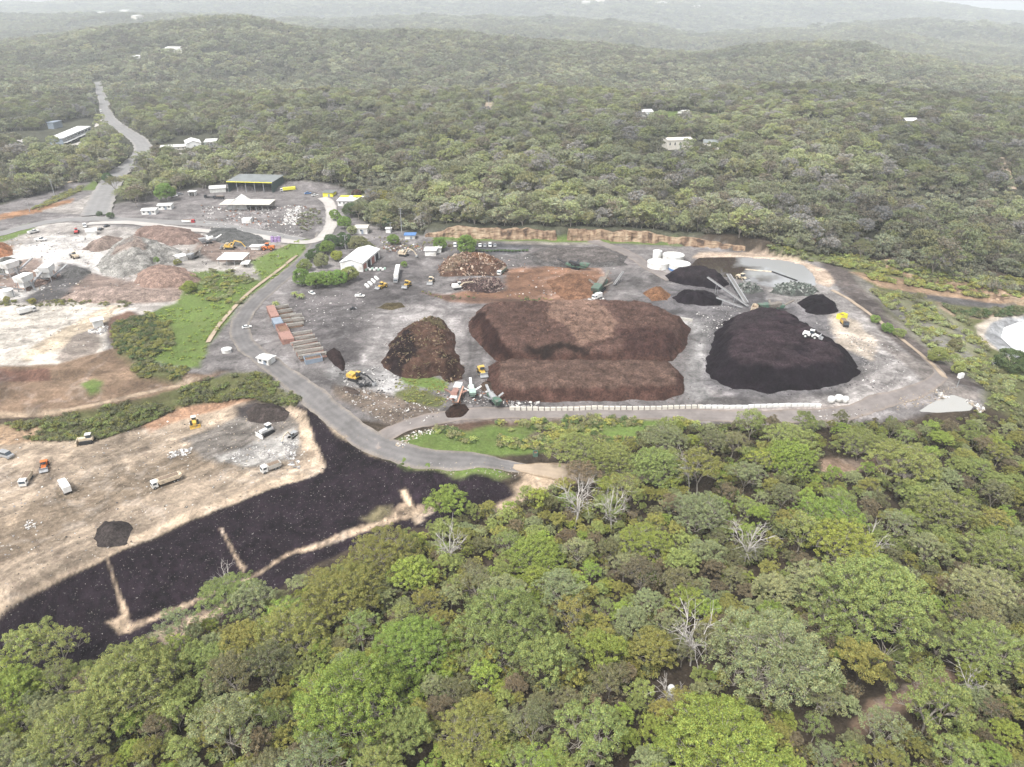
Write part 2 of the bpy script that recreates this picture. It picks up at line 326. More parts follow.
# (colour, softness m, noise warp m, grassiness, [pixels])
ZONES = [
 # whole cleared site
 (C_GREY, 3, 4, 0, [(-300,232),(0,205),(60,185),(90,180),(112,205),(150,195),(200,188),(235,180),(300,180),(345,188),(350,215),(375,226),(430,236),(560,238),(700,244),(790,256),(850,268),(900,285),(1024,300),(1300,330),(1300,400),(1024,400),(975,412),(905,418),(850,425),(700,425),(560,425),(400,425),(350,420),(300,405),(240,385),(200,370),(100,380),(0,390),(-300,400)]),
 # left quarry
 (C_PALE, 3, 5, 0, [(-300,250),(0,232),(60,222),(180,232),(300,240),(310,250),(260,275),(230,300),(190,312),(100,330),(110,360),(50,372),(0,375),(-300,380)]),
 (C_WHITE, 5, 8, 0, [(-100,262),(0,252),(50,235),(100,236),(118,262),(112,290),(60,300),(0,300)]),
 (C_PINK, 4, 5, 0, [(40,290),(75,268),(100,275),(140,282),(200,285),(180,302),(100,304),(30,302)]),
 (C_PINK, 4, 4, 0, [(-60,268),(0,262),(40,258),(50,280),(20,290),(-60,292)]),
 (C_DGREY, 3, 4, 0, [(45,285),(60,262),(92,268),(75,286),(60,300),(20,302)]),
 (C_ORANGE, 2, 3, 0, [(-60,252),(0,243),(14,246),(10,252),(0,255),(-60,262)]),
 (C_GREY, 2, 2, 0, [(205,225),(262,230),(270,243),(250,249),(205,238)]),
 (C_PINK, 2, 2, 0, [(200,236),(240,248),(300,245),(275,262),(215,262),(195,250)]),
 ((.69,.64,.565), 3, 5, 0, [(-300,310),(0,305),(60,302),(115,304),(120,315),(108,330),(100,352),(60,364),(0,366),(-300,370)]),
 ((.70,.59,.45), 2, 4, 0, [(20,356),(60,330),(110,305),(122,306),(108,325),(70,345),(30,360)]),
 ((.36,.31,.27), 2, 4, 0, [(52,358),(75,335),(98,326),(100,345),(92,356),(60,362)]),
 (C_RED, 2, 3, 0, [(112,345),(106,328),(110,318),(128,311),(138,314),(122,326),(112,337),(130,358),(135,368),(118,362)]),
 # terraced slope between the upper pad and the tipping floor
 ((.27,.19,.13), 2, 3, .2, [(-300,374),(0,366),(55,364),(100,352),(112,348),(135,366),(180,372),(230,370),(200,378),(140,400),(80,412),(0,415),(-300,422)]),
 ((.24,.135,.10), 1.5, 2, 0, [(-300,376),(0,369),(50,368),(50,378),(0,380),(-300,388)]),
 (C_GRASS, 2, 3, 1, [(80,383),(92,377),(103,381),(101,390),(88,393)]),
 (C_OLIVE, 2, 3, 1, [(-300,430),(0,424),(60,415),(130,402),(190,383),(230,372),(262,372),(300,398),(296,406),(250,398),(200,402),(170,410),(140,425),(100,438),(40,440),(0,432),(-300,450)]),
 (C_TAN, 1, 1, 0, [(-300,416),(0,411),(70,408),(120,396),(165,384),(200,375),(200,378),(165,388),(122,400),(70,411),(0,415),(-300,422)]),
 # tipping floor
 ((.49,.395,.30), 2, 4, 0, [(-300,455),(0,430),(35,437),(90,440),(140,430),(180,410),(230,402),(285,406),(310,412),(330,470),(262,492),(200,514),(130,545),(60,578),(0,612),(-300,720)]),
 ((.42,.30,.20), 2, 3, 0, [(-300,450),(0,425),(38,424),(42,440),(0,445),(-300,470)]),
 ((.42,.26,.17), 2, 3, 0, [(140,425),(175,408),(215,401),(255,400),(215,410),(180,420),(150,432)]),
 ((.33,.26,.19), 6, 10, 0, [(30,500),(120,470),(250,430),(300,425),(290,450),(180,480),(90,520),(0,570),(-80,600),(-60,560)]),
 ((.25,.225,.20), 4, 8, 0, [(180,440),(240,415),(275,410),(298,425),(300,455),(250,465),(200,462)]),
 ((.52,.50,.47), 3, 6, 0, [(215,455),(250,445),(290,430),(300,440),(285,458),(240,466)]),
 ((.07,.06,.06), 3, 3, 0, [(232,408),(255,402),(290,408),(292,420),(268,424),(240,418)]),
 # black mulch covered batter
 (C_BLACK, 1.2, 3, 0, [(296,405),(320,412),(352,445),(385,462),(420,470),(470,474),(505,482),(518,494),(500,508),(470,515),(440,522),(400,530),(340,552),(275,590),(200,628),(140,655),(60,665),(0,675),(-300,800),(-300,740),(0,610),(60,580),(130,548),(200,518),(262,492),(322,472),(312,440)]),
 ((.66,.525,.39), .8, 1.5, 0, [(-300,720),(-100,650),(0,603),(60,574),(130,536),(200,507),(262,484),(312,468),(300,440),(298,420),(284,410),(290,406),(306,412),(314,440),(326,466),(322,472),(262,492),(200,516),(130,546),(60,580),(0,612),(-300,740)]),
 (C_TAN, .6, 1, 0, [(107.5,560),(108.6,560),(119.5,590),(127,608),(130,616),(121,618),(117.8,594)]),
 (C_TAN, 1, 2, 0, [(106,624),(125,616),(133,624),(162,613),(180,605),(245,578),(290,551),(330,538),(382,520),(395,508),(402,502),(412,506),(440,502),(432,512),(420,516),(400,521),(340,541),(290,555),(240,583),(170,614),(120,634)]),
 (C_TAN, 1, 1, 0, [(400,490),(405,488),(414,508),(424,520),(416,524),(408,510)]),
 (C_TAN, .6, 1, 0, [(220.5,530),(222,529),(236.5,556),(246,568),(243,572),(234.3,557)]),
 (C_BRUSH, 2, 3, .5, [(362,520),(378,508),(392,506),(392,514),(372,524)]),
 (C_TAN, 2, 2, 0, [(478,512),(510,498),(518,494),(514,485),(540,472),(552,480),(550,490),(520,505),(490,520)]),
 (C_DIRTP, 1.5, 2, 0, [(302,396),(312,396),(345,428),(378,450),(420,463),(470,468),(500,474),(470,472),(415,468),(372,456),(338,436)]),
 # green batters
 (C_GRASS, 3, 5, 1, [(115,345),(140,316),(180,300),(190,272),(215,270),(260,280),(250,262),(280,248),(300,238),(310,240),(306,250),(280,275),(240,305),(208,345),(203,365),(140,360)]),
 (C_OLIVE, 4, 6, 1, [(112,345),(115,325),(145,313),(170,322),(170,345),(150,362),(190,368),(180,380),(140,378)]),
 (C_GRASS, 2, 3, 1, [(-60,245),(0,232),(28,224),(38,225),(30,232),(0,243),(-60,258)]),
 (C_GRASS, 2, 2, 1, [(80,190),(98,178),(110,180),(95,190)]),
 (C_OLIVE, 2, 2, 1, [(30,210),(60,195),(85,185),(80,192),(50,205),(35,212)]),
 (C_ORANGE, 1.5, 2, 0, [(-100,238),(0,214),(40,207),(75,198),(70,203),(45,211),(0,220),(-100,246)]),
 (C_PALE, 2, 2, 0, [(40,211),(75,202),(105,186),(112,212),(100,215),(55,213)]),
 (C_GRASS, 2, 3, 1, [(398,438),(430,430),(470,427),(560,418),(640,415),(700,420),(650,440),(560,452),(520,456),(450,456),(412,448)]),
 (C_GRASS, 2, 3, 1, [(385,458),(440,463),(500,468),(512,476),(500,480),(450,474),(405,468)]),
 (C_BROWN, 3, 4, .3, [(430,426),(480,418),(640,412),(700,414),(700,420),(600,420),(520,424),(470,430)]),
 ((.20,.155,.12), 3, 5, 0, [(528,438),(545,425),(575,422),(575,440),(548,450)]),
 # pad interior
 ((.42,.395,.385), 5, 8, 0, [(362,330),(395,306),(420,302),(460,320),(480,345),(480,385),(455,390),(400,385),(360,375)]),
 ((.56,.545,.535), 4, 6, 0, [(335,365),(400,370),(400,400),(350,392),(325,372)]),
 ((.19,.175,.175), 6, 8, 0, [(290,290),(380,262),(420,262),(430,300),(362,308),(360,370),(320,360),(290,335)]),
 (C_GRASS, 1.5, 2, .9, [(400,378),(410,370),(430,376),(448,382),(446,392),(425,388),(403,384)]),
 (C_OLIVE, 2, 3, .9, [(393,392),(412,387),(445,397),(443,408),(410,406),(395,398)]),
 ((.25,.20,.16), 3, 4, .1, [(335,385),(365,390),(392,395),(440,410),(440,420),(390,428),(360,410),(335,393)]),
 ((.35,.20,.13), 4, 5, 0, [(505,270),(560,262),(600,268),(610,280),(600,296),(560,302),(480,300),(440,296),(470,290),(505,290)]),
 ((.24,.15,.11), 2, 3, .15, [(420,292),(470,297),(560,300),(600,300),(600,306),(540,306),(450,302)]),
 ((.26,.235,.23), 5, 6, 0, [(520,252),(560,246),(610,248),(640,262),(620,268),(560,262),(530,268)]),
 ((.14,.14,.15), 3, 3, 0, [(455,244),(530,243),(532,248),(520,254),(460,255)]),
 ((.47,.43,.38), 2, 2, 0, [(505,241),(600,241),(610,243),(560,245),(505,244)]),
 (C_GRASS, 1.5, 2, 1, [(430,237),(560,237),(640,239),(690,243),(680,246),(600,243),(500,241),(435,241)]),
 ((.20,.19,.195), 5, 6, 0, [(640,290),(700,280),(760,290),(800,300),(860,330),(880,360),(830,395),(740,400),(695,380),(690,330),(650,310)]),
 ((.41,.385,.37), 5, 9, 0, [(760,270),(810,275),(850,300),(900,340),(935,375),(900,400),(850,412),(800,405),(860,385),(868,350),(830,310),(770,300)]),
 ((.60,.52,.43), 3, 5, 0, [(835,312),(855,320),(880,345),(868,360),(838,345),(830,325)]),
 ((.50,.49,.47), 2, 3, 0, [(655,312),(690,318),(705,332),(690,330),(665,322)]),
 ((.42,.37,.34), 3, 5, 0, [(790,408),(850,405),(870,410),(850,425),(790,425),(600,418),(400,420),(640,412)]),
 (C_GREY, 4, 5, 0, [(455,316),(470,312),(490,345),(488,375),(470,395),(455,380),(465,350)]),
 ((.33,.32,.315), 3, 5, 0, [(690,318),(712,322),(708,345),(702,380),(716,400),(690,402),(684,380),(690,345)]),
 (C_GRASS, 8, 8, .6, [(650,118),(652,112),(690,111),(724,113),(724,121),(700,122)]), ((.13,.15,.06), 8, 8, .5, [(660,158),(700,152),(722,152),(722,161),(690,164)]), ((.13,.16,.05), 8, 8, .5, [(562,158),(592,152),(598,160),(570,164)]),
 # pond bank and dark rim on the north east
 ((.64,.51,.40), 1.5, 2, 0, [(692,258),(700,252),(760,252),(800,256),(830,272),(836,282),(828,287),(815,283),(810,270),(790,262),(740,258),(700,260)]),
 ((.16,.135,.125), 2, 3, 0, [(820,262),(848,268),(868,288),(885,308),(950,360),(985,385),(975,392),(935,372),(880,330),(840,290)]),
 ((.30,.27,.25), 2, 3, 0, [(870,330),(960,385),(985,398),(975,400),(930,388),(880,345)]),
 ((.13,.15,.065), 4, 6, .8, [(770,248),(850,256),(885,262),(1024,280),(1200,290),(1200,300),(1024,292),(900,280),(850,271),(835,264),(800,258)]),
 # right hand valley
 (C_OLIVE, 6, 8, 1, [(850,268),(900,285),(1024,300),(1300,320),(1300,440),(1024,420),(985,405),(985,388),(900,322),(868,288)]),
 ((.20,.205,.12), 5, 9, 1, [(885,292),(930,298),(975,335),(985,355),(960,360),(920,330)]),
 ((.26,.245,.215), 2, 2, 0, [(852,272),(862,278),(890,300),(940,345),(932,345),(880,302),(858,285)]),
 ((.26,.245,.215), 2, 2, 0, [(880,290),(892,296),(950,345),(965,362),(955,360),(925,335)]),
 ((.25,.24,.20), 1.5, 2, 0, [(905,310),(915,312),(985,365),(975,366)]), ((.25,.24,.20), 1.5, 2, 0, [(925,306),(933,306),(975,340),(990,356),(980,352),(960,336)]), ((.24,.225,.18), 1.5, 2, 0, [(880,312),(888,314),(960,366),(985,388),(972,382),(930,352)]),
 ((.42,.29,.19), 2, 3, 0, [(850,272),(900,278),(1024,292),(1200,302),(1200,312),(1024,303),(930,296),(880,287)]),
 (C_DGREY, 2, 2, 0, [(890,290),(960,298),(1024,306),(1200,318),(1200,324),(1024,310),(950,304)]),
 (C_TAN, 2, 3, 0, [(938,302),(960,312),(1000,312),(1024,306),(1024,312),(990,318),(958,318),(940,308)]),
 ((.66,.58,.48), 1.5, 1, 0, [(976,325),(990,316),(1024,311),(1100,312),(1100,365),(1024,368),(1000,352),(980,342)]),
 # foreground bare patches
 ((.36,.37,.38), 1.5, 1, 0, [(984,336),(990,322),(1008,315),(1060,313),(1130,326),(1130,364),(1024,364),(1000,352)]),
 (C_TAN, 2, 3, 0, [(520,470),(600,468),(660,470),(640,480),(560,485),(530,490)]),
 ((.36,.26,.19), 2, 3, 0, [(815,460),(860,458),(910,462),(920,468),(860,472),(825,478)]),
 ((.36,.25,.18), 2, 4, 0, [(870,700),(950,670),(960,680),(900,712),(860,740),(850,725)]),
 (C_TAN, 2, 4, 0, [(150,634),(200,612),(230,600),(210,625),(170,645)]),
]
# rows and columns of the ground sheet
rows = [12.0]
while rows[-1] < 15000:
    y = rows[-1]
    d = min(max(1.25 * (y * y + H * H) / (FPX * H), .95), .0085 * y + .2) if y < 3500 else .014 * y
    rows.append(y + max(d, .9))
rows = np.array(rows)
cols = np.concatenate([np.arange(-1500, -120, 24), np.arange(-120, 1144, 2.6), np.arange(1144, 2600, 24)]).astype(float)
GX = (cols[None, :] - 512) / FPX * (rows[:, None] * CP + H * SP); GY = np.repeat(rows[:, None], len(cols), 1)
GZ = hterr(GX, GY)
nr, nc = GX.shape
colr = np.zeros((nr, nc, 3)); colr[:] = C_LITTER
colr = np.where((GY > 480)[..., None], np.array((.095, .098, .066)), colr)
grs = np.zeros((nr, nc))
wn1 = fbm(GX / 9., GY / 9., 41, 4) - .5; wn2 = fbm(GX / 9. + 40, GY / 9., 47, 4) - .5
ZONES_W = []
for colz, soft, warp, g, px in ZONES:
    pw = PP(px); ZONES_W.append(pw)
    P = np.array([(p[0], p[1]) for p in pw])
    r = np.where((rows > P[:, 1].min() - 12) & (rows < P[:, 1].max() + 12))[0]
    if len(r) == 0: continue
    s = slice(r[0], r[-1] + 1)
    x = GX[s]; y = GY[s]
    sel = (x > P[:, 0].min() - 12) & (x < P[:, 0].max() + 12)
    xs = x[sel] + wn1[s][sel] * warp; ys = y[sel] + wn2[s][sel] * warp
    a = np.clip(sd_poly(xs, ys, pw) / soft + .5, 0, 1)
    cc = colr[s]; cc[sel] = cc[sel] * (1 - a[:, None]) + np.array(colz) * a[:, None]
    gg = grs[s]; gg[sel] = gg[sel] * (1 - a) + g * a
# pale veins, wheel tracks and wear over bare ground, as in the photo
bare = 1 - grs
vein = np.exp(-((fbm(GX / 22. + 9, GY / 22., 77, 4) - .5) / .018) ** 2) * (GY < 560) * bare
colr += (vein * .10 * (colr.mean(-1) > .12))[..., None]
n3 = fbm(GX / 5., GY / 5., 55, 3); n4 = fbm(GX / 40., GY / 40., 58, 3)
colr *= (1 + (n3 - .5) * .35 + (n4 - .5) * .5)[..., None]
def tyre(px, w=1.9, gain=-.16, lw=.55):
    global colr
    ln = [(p.x, p.y) for p in spline([Vector((*q[:2], 0)) for q in PP(px)], 4)]; P = np.array(ln)
    r = np.where((rows > P[:, 1].min() - 5) & (rows < P[:, 1].max() + 5))[0]; s = slice(r[0], r[-1] + 1)
    x = GX[s]; y = GY[s]; sel = (x > P[:, 0].min() - 5) & (x < P[:, 0].max() + 5)
    d = sd_line(x[sel] + wn1[s][sel] * 1.5, y[sel] + wn2[s][sel] * 1.5, ln); a = np.exp(-((d - w / 2) / lw) ** 2)
    cc = colr[s]; cc[sel] = cc[sel] * (1 + gain * a)[:, None]
def spline(pts, step):
    P = [Vector(p) for p in pts]; out = []
    for i in range(len(P) - 1):
        p0 = P[max(i - 1, 0)]; p1 = P[i]; p2 = P[i + 1]; p3 = P[min(i + 2, len(P) - 1)]
        n = max(1, int((p2 - p1).length / step))
        for k in range(n):
            t = k / n
            out.append(.5 * ((2 * p1) + (p2 - p0) * t + (2 * p0 - 5 * p1 + 4 * p2 - p3) * t * t + (3 * p1 - p0 - 3 * p2 + p3) * t ** 3))
    out.append(P[-1]); return out
TY = [[(0,560),(60,540),(110,505),(200,480),(290,455)],[(0,572),(80,545),(160,510),(250,478),(310,450)],[(0,520),(50,500),(90,470),(150,455),(230,430)],[(10,470),(60,500),(70,530),(30,560)],
 [(45,470),(60,500),(90,520),(160,500)],[(66,490),(90,500),(130,470),(120,445),(90,440)],[(166,487),(220,470),(290,466)],[(195,425),(180,450),(140,470),(80,478)],[(0,600),(60,560),(130,525),(220,495),(300,470)],
 [(20,440),(70,455),(140,450),(200,435),(240,425)],[(100,455),(140,480),(200,475),(255,445)],[(70,450),(40,480),(10,530)],
 [(300,290),(350,305),(400,295),(450,262),(470,252)],[(310,300),(360,312),(420,300),(446,262)],[(330,340),(370,360),(400,380),(450,396)],[(300,300),(330,330),(345,360),(370,385)],
 [(460,312),(472,340),(468,370),(455,392)],[(456,315),(466,345),(462,372),(470,396)],[(450,300),(520,300),(610,300),(660,306),(700,320)],[(690,320),(704,345),(694,375),(706,398)],[(695,322),(700,345),(690,372),(700,400)],
 [(640,270),(690,295),(760,300),(830,305),(880,345),(900,375),(860,398)],[(840,320),(870,350),(872,380),(820,400)],[(850,300),(890,340),(915,370),(880,398),(800,404)],[(720,300),(780,298),(840,318)],
 [(380,285),(400,300),(430,300),(450,290)],[(360,300),(380,320),(370,350),(350,375)],[(290,300),(305,320),(330,345),(345,380)],[(620,262),(640,285),(700,300)],[(480,256),(520,262),(560,258),(620,262)],[(0,330),(60,325),(100,310)],[(0,345),(50,335),(110,312)],
 [(120,280),(80,262),(40,255),(0,268)],[(200,250),(240,258),(290,246)],[(110,232),(60,240),(20,258)],[(340,245),(330,222),(300,200),(230,200)],[(200,205),(250,218),(310,232)]]
for i, t in enumerate(TY):
    tyre(t, gain=[-.26, -.2, .22][i % 3]); tyre([(u + 7, v + 2) for u, v in t], gain=[.16, -.2, -.16][i % 3])
# pale crust and dark damp along the toes of the heaps
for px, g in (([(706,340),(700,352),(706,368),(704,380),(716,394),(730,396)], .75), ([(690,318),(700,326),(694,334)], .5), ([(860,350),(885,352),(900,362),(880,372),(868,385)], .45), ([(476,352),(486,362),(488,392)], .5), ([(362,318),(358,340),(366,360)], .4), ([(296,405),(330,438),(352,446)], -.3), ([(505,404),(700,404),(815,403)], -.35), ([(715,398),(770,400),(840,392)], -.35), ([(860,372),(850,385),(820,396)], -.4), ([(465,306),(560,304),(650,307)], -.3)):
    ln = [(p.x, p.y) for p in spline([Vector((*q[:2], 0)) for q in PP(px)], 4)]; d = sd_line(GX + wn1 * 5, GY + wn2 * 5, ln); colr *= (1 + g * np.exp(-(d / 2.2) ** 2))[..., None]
wet = np.clip((fbm(GX / 34. + 5, GY / 34., 101, 5, .62) - .5) * 5, -1, 1) * (GY > 250) * (GY < 560) * bare
colr *= (1 - .30 * wet)[..., None] * np.array([1 , 1, 1.0])
str_ = np.clip((fbm(GX / 26. + 3, GY / 7., 131, 5, .6) - .5) * 6, -1, 1) * (GY > 235) * (GY < 620) * bare
colr *= (1 + .18 * str_)[..., None]
colr *= (.59 + .33 * grs)[..., None]
# rills and track lines on the tipping floor
tf = [W(u, v, -9) for u, v in [(-300,455),(0,430),(140,430),(285,406),(330,470),(130,545),(0,612),(-300,720)]]
a = np.clip(sd_poly(GX, GY, tf) / 4, 0, 1)
dirx, diry = W(260, 440, -9)[0] - W(20, 560, -9)[0], W(260, 440, -9)[1] - W(20, 560, -9)[1]
L_ = math.hypot(dirx, diry); across = (-GX * diry + GY * dirx) / L_ + (fbm(GX / 30., GY / 30., 61, 2) - .5) * 26; along = (GX * dirx + GY * diry) / L_
tr = fbm(across / 1.6, along / 60., 63, 3)
colr *= (1 + a * (tr - .5) * .8)[..., None]
# terraces
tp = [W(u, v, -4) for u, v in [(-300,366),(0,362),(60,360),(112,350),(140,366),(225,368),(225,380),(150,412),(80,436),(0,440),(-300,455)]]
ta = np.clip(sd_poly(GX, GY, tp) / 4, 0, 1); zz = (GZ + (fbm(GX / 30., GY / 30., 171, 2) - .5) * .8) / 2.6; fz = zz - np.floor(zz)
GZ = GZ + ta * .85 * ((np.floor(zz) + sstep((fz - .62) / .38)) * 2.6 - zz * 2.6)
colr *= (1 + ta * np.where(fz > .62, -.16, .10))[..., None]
GZ = GZ + (fbm(GX / 3.2, GY / 3.2, 66, 3) - .5) * .5 * (GY < 600)
bt = [W(u, v, -12) for u, v in [(296,405),(352,445),(420,470),(505,482),(518,494),(440,520),(340,550),(200,622),(60,660),(-300,800),(-300,740),(0,610),(130,548),(262,492),(322,472),(312,440)]]
am = np.clip((sd_poly(GX, GY, bt) - 4) / 4, 0, 1)
colr *= (1 + am * (fbm(GX / 1.3, GY / 1.3, 181, 2) - .5) * 1.5 + am * (fbm(GX / 7., GY / 7., 182, 3) - .5) * .8)[..., None]
GZ = GZ + am * ((fbm(GX / 1.6, GY / 1.6, 166, 2) - .5) * 1.1 + (fbm(GX / 6., GY / 6., 167, 2) - .5) * 1.2)
GZ_raw = GZ
# basins for the ponds
POND1 = PP([(696,262),(716,256),(760,257),(792,262),(806,268),(815,280),(808,284),(780,282),(750,272),(720,270),(700,268)])
POND1 = PP([(690,266),(697,258),(740,257),(780,261),(803,266),(814,276),(817,285),(800,287),(768,286),(742,279),(712,273)])
POND2 = PP([(916,412),(940,399),(950,394),(966,399),(974,407),(972,411),(940,413)])
POND3 = PP([(990,336),(994,325),(1010,319),(1060,317),(1130,330),(1130,360),(1024,360),(1004,349)])
def level(px, dz=0.0):
    z = float(np.mean([p[2] for p in PP(px)])); return [(*W(u, v, z + dz), z) for u, v in px]
POND1 = level([(690,266),(697,258),(740,257),(780,260),(803,265),(814,275),(817,285),(800,288),(768,287),(742,280),(712,274)])
POND2 = level([(916,412),(928,404),(940,398),(952,394),(966,399),(974,407),(972,411),(940,413)])
POND3 = level([(990,336),(994,325),(1010,319),(1060,317),(1130,330),(1130,360),(1024,360),(1004,349)], -2.2)
WL = {}
for nm, pw, dep in (('a', POND1, 1.6), ('b', POND2, 1.5), ('c', POND3, 4.0)):
    zc = np.mean([p[2] for p in pw]); WL[nm] = zc
    sd = sd_poly(GX, GY, pw)
    lvl = np.where(sd > -6, sstep((sd + 6) / 6), 0)
    GZ = GZ * (1 - lvl) + (zc + .25 - np.clip(sd * .6, 0, dep)) * lvl if nm != 'c' else GZ * (1 - sstep((sd + 12) / 12)) + (zc + .5 - np.clip((sd) * .55, 0, dep + 1.0)) * sstep((sd + 12) / 12)
V = np.stack([GX, GY, GZ], -1).reshape(-1, 3)
ii = (np.arange(nr - 1)[:, None] * nc + np.arange(nc - 1)[None, :]).ravel()
Fq = np.stack([ii, ii + 1, ii + nc + 1, ii + nc], 1)

def ground_mat():
    m, nt, b = nt_new('ground_earth'); L = nt.links.new
    at = NN(nt, 'ShaderNodeAttribute', attribute_name='Col'); ag = NN(nt, 'ShaderNodeAttribute', attribute_name='Grass')
    geo = NN(nt, 'ShaderNodeNewGeometry')
    n1 = NN(nt, 'ShaderNodeTexNoise'); n1.inputs['Scale'].default_value = .9; n1.inputs['Detail'].default_value = 6; n1.inputs['Roughness'].default_value = .65
    n2 = NN(nt, 'ShaderNodeTexNoise'); n2.inputs['Scale'].default_value = .16; n2.inputs['Detail'].default_value = 8; n2.inputs['Roughness'].default_value = .7; n2.inputs['Distortion'].default_value = .6
    vo = NN(nt, 'ShaderNodeTexVoronoi'); vo.inputs['Scale'].default_value = .55
    for n in (n1, n2, vo): L(geo.outputs['Position'], n.inputs['Vector'])
    r1 = NN(nt, 'ShaderNodeMapRange'); r1.inputs[1].default_value = .3; r1.inputs[2].default_value = .7; r1.inputs[3].default_value = .72; r1.inputs[4].default_value = 1.3; L(n1.outputs['Fac'], r1.inputs[0])
    r2 = NN(nt, 'ShaderNodeMapRange'); r2.inputs[1].default_value = .32; r2.inputs[2].default_value = .68; r2.inputs[3].default_value = .72; r2.inputs[4].default_value = 1.28; L(n2.outputs['Fac'], r2.inputs[0])
    mu = NN(nt, 'ShaderNodeMath', operation='MULTIPLY'); L(r1.outputs[0], mu.inputs[0]); L(r2.outputs[0], mu.inputs[1])
    mx = NN(nt, 'ShaderNodeMix', data_type='RGBA', blend_type='MULTIPLY'); mx.inputs[0].default_value = 1; L(at.outputs['Color'], mx.inputs[6]); L(mu.outputs[0], mx.inputs[7])
    # green tufts mottle only where grass grows
    rg = NN(nt, 'ShaderNodeMapRange'); rg.inputs[1].default_value = .45; rg.inputs[2].default_value = .6; L(n2.outputs['Fac'], rg.inputs[0])
    mg = NN(nt, 'ShaderNodeMath', operation='MULTIPLY'); L(rg.outputs[0], mg.inputs[0]); L(ag.outputs['Fac'], mg.inputs[1])
    mg2 = NN(nt, 'ShaderNodeMath', operation='MULTIPLY'); mg2.inputs[1].default_value = .75; L(mg.outputs[0], mg2.inputs[0])
    dk = NN(nt, 'ShaderNodeMix', data_type='RGBA', blend_type='MULTIPLY'); dk.inputs[0].default_value = 1; L(mx.outputs[2], dk.inputs[6]); dk.inputs[7].default_value = (.72, .62, .75, 1)
    m2 = NN(nt, 'ShaderNodeMix', data_type='RGBA'); L(mg2.outputs[0], m2.inputs[0]); L(mx.outputs[2], m2.inputs[6]); L(dk.outputs[2], m2.inputs[7])
    # stones
    rs = NN(nt, 'ShaderNodeMapRange'); rs.inputs[1].default_value = .10; rs.inputs[2].default_value = .16; rs.inputs[3].default_value = .09; rs.inputs[4].default_value = 0; L(vo.outputs['Distance'], rs.inputs[0])
    m3 = NN(nt, 'ShaderNodeMix', data_type='RGBA'); L(rs.outputs[0], m3.inputs[0]); L(m2.outputs[2], m3.inputs[6]); m3.inputs[7].default_value = (.6, .57, .52, 1)
    n4 = NN(nt, 'ShaderNodeTexNoise'); n4.inputs['Scale'].default_value = .075; n4.inputs['Detail'].default_value = 9; n4.inputs['Roughness'].default_value = .72; n4.inputs['Distortion'].default_value = 1.4; L(geo.outputs['Position'], n4.inputs['Vector'])
    r4 = NN(nt, 'ShaderNodeValToRGB'); L(n4.outputs['Fac'], r4.inputs[0]); e = r4.color_ramp.elements; e[0].position = .40; e[0].color = (.70, .68, .68, 1); e[1].position = .64; e[1].color = (1.30, 1.28, 1.26, 1)
    for p_, c_ in ((.45, .80), (.465, .97), (.56, 1.02), (.575, 1.18)): q_ = r4.color_ramp.elements.new(p_); q_.color = (c_, c_ * .99, c_ * .98, 1)
    ig = NN(nt, 'ShaderNodeMapRange'); ig.inputs[3].default_value = 1; ig.inputs[4].default_value = .25; L(ag.outputs['Fac'], ig.inputs[0])
    m4 = NN(nt, 'ShaderNodeMix', data_type='RGBA', blend_type='MULTIPLY'); L(ig.outputs[0], m4.inputs[0]); L(m3.outputs[2], m4.inputs[6]); L(r4.outputs[0], m4.inputs[7])
    L(m4.outputs[2], b.inputs['Base Color']); b.inputs['Roughness'].default_value = .92; b.inputs['Specular IOR Level'].default_value = .15
    bp = NN(nt, 'ShaderNodeBump'); bp.inputs['Strength'].default_value = .7; bp.inputs['Distance'].default_value = .6; L(n1.outputs['Fac'], bp.inputs['Height']); L(bp.outputs[0], b.inputs['Normal'])
    return m
MG = ground_mat()
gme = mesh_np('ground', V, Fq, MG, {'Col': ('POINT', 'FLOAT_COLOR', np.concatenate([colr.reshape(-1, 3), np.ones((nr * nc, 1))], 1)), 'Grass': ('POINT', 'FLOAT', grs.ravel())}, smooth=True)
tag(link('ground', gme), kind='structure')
def gh(x, y):
    """height of the ground sheet itself"""
    x = np.atleast_1d(np.asarray(x, float)); y = np.atleast_1d(np.asarray(y, float))
    r = np.clip(np.searchsorted(rows, y) - 1, 0, nr - 2); u = 512 + x / (y * CP + H * SP) * FPX
    c = np.clip(np.searchsorted(cols, u) - 1, 0, nc - 2)
    fr = np.clip((y - rows[r]) / (rows[r + 1] - rows[r]), 0, 1); fc = np.clip((u - cols[c]) / (cols[c + 1] - cols[c]), 0, 1)
    return (GZ[r, c] * (1 - fc) + GZ[r, c + 1] * fc) * (1 - fr) + (GZ[r + 1, c] * (1 - fc) + GZ[r + 1, c + 1] * fc) * fr
def G(u, v, dz=0.0):
    p = PX(u, v); return Vector((p.x, p.y, float(gh(p.x, p.y)[0]) + dz))

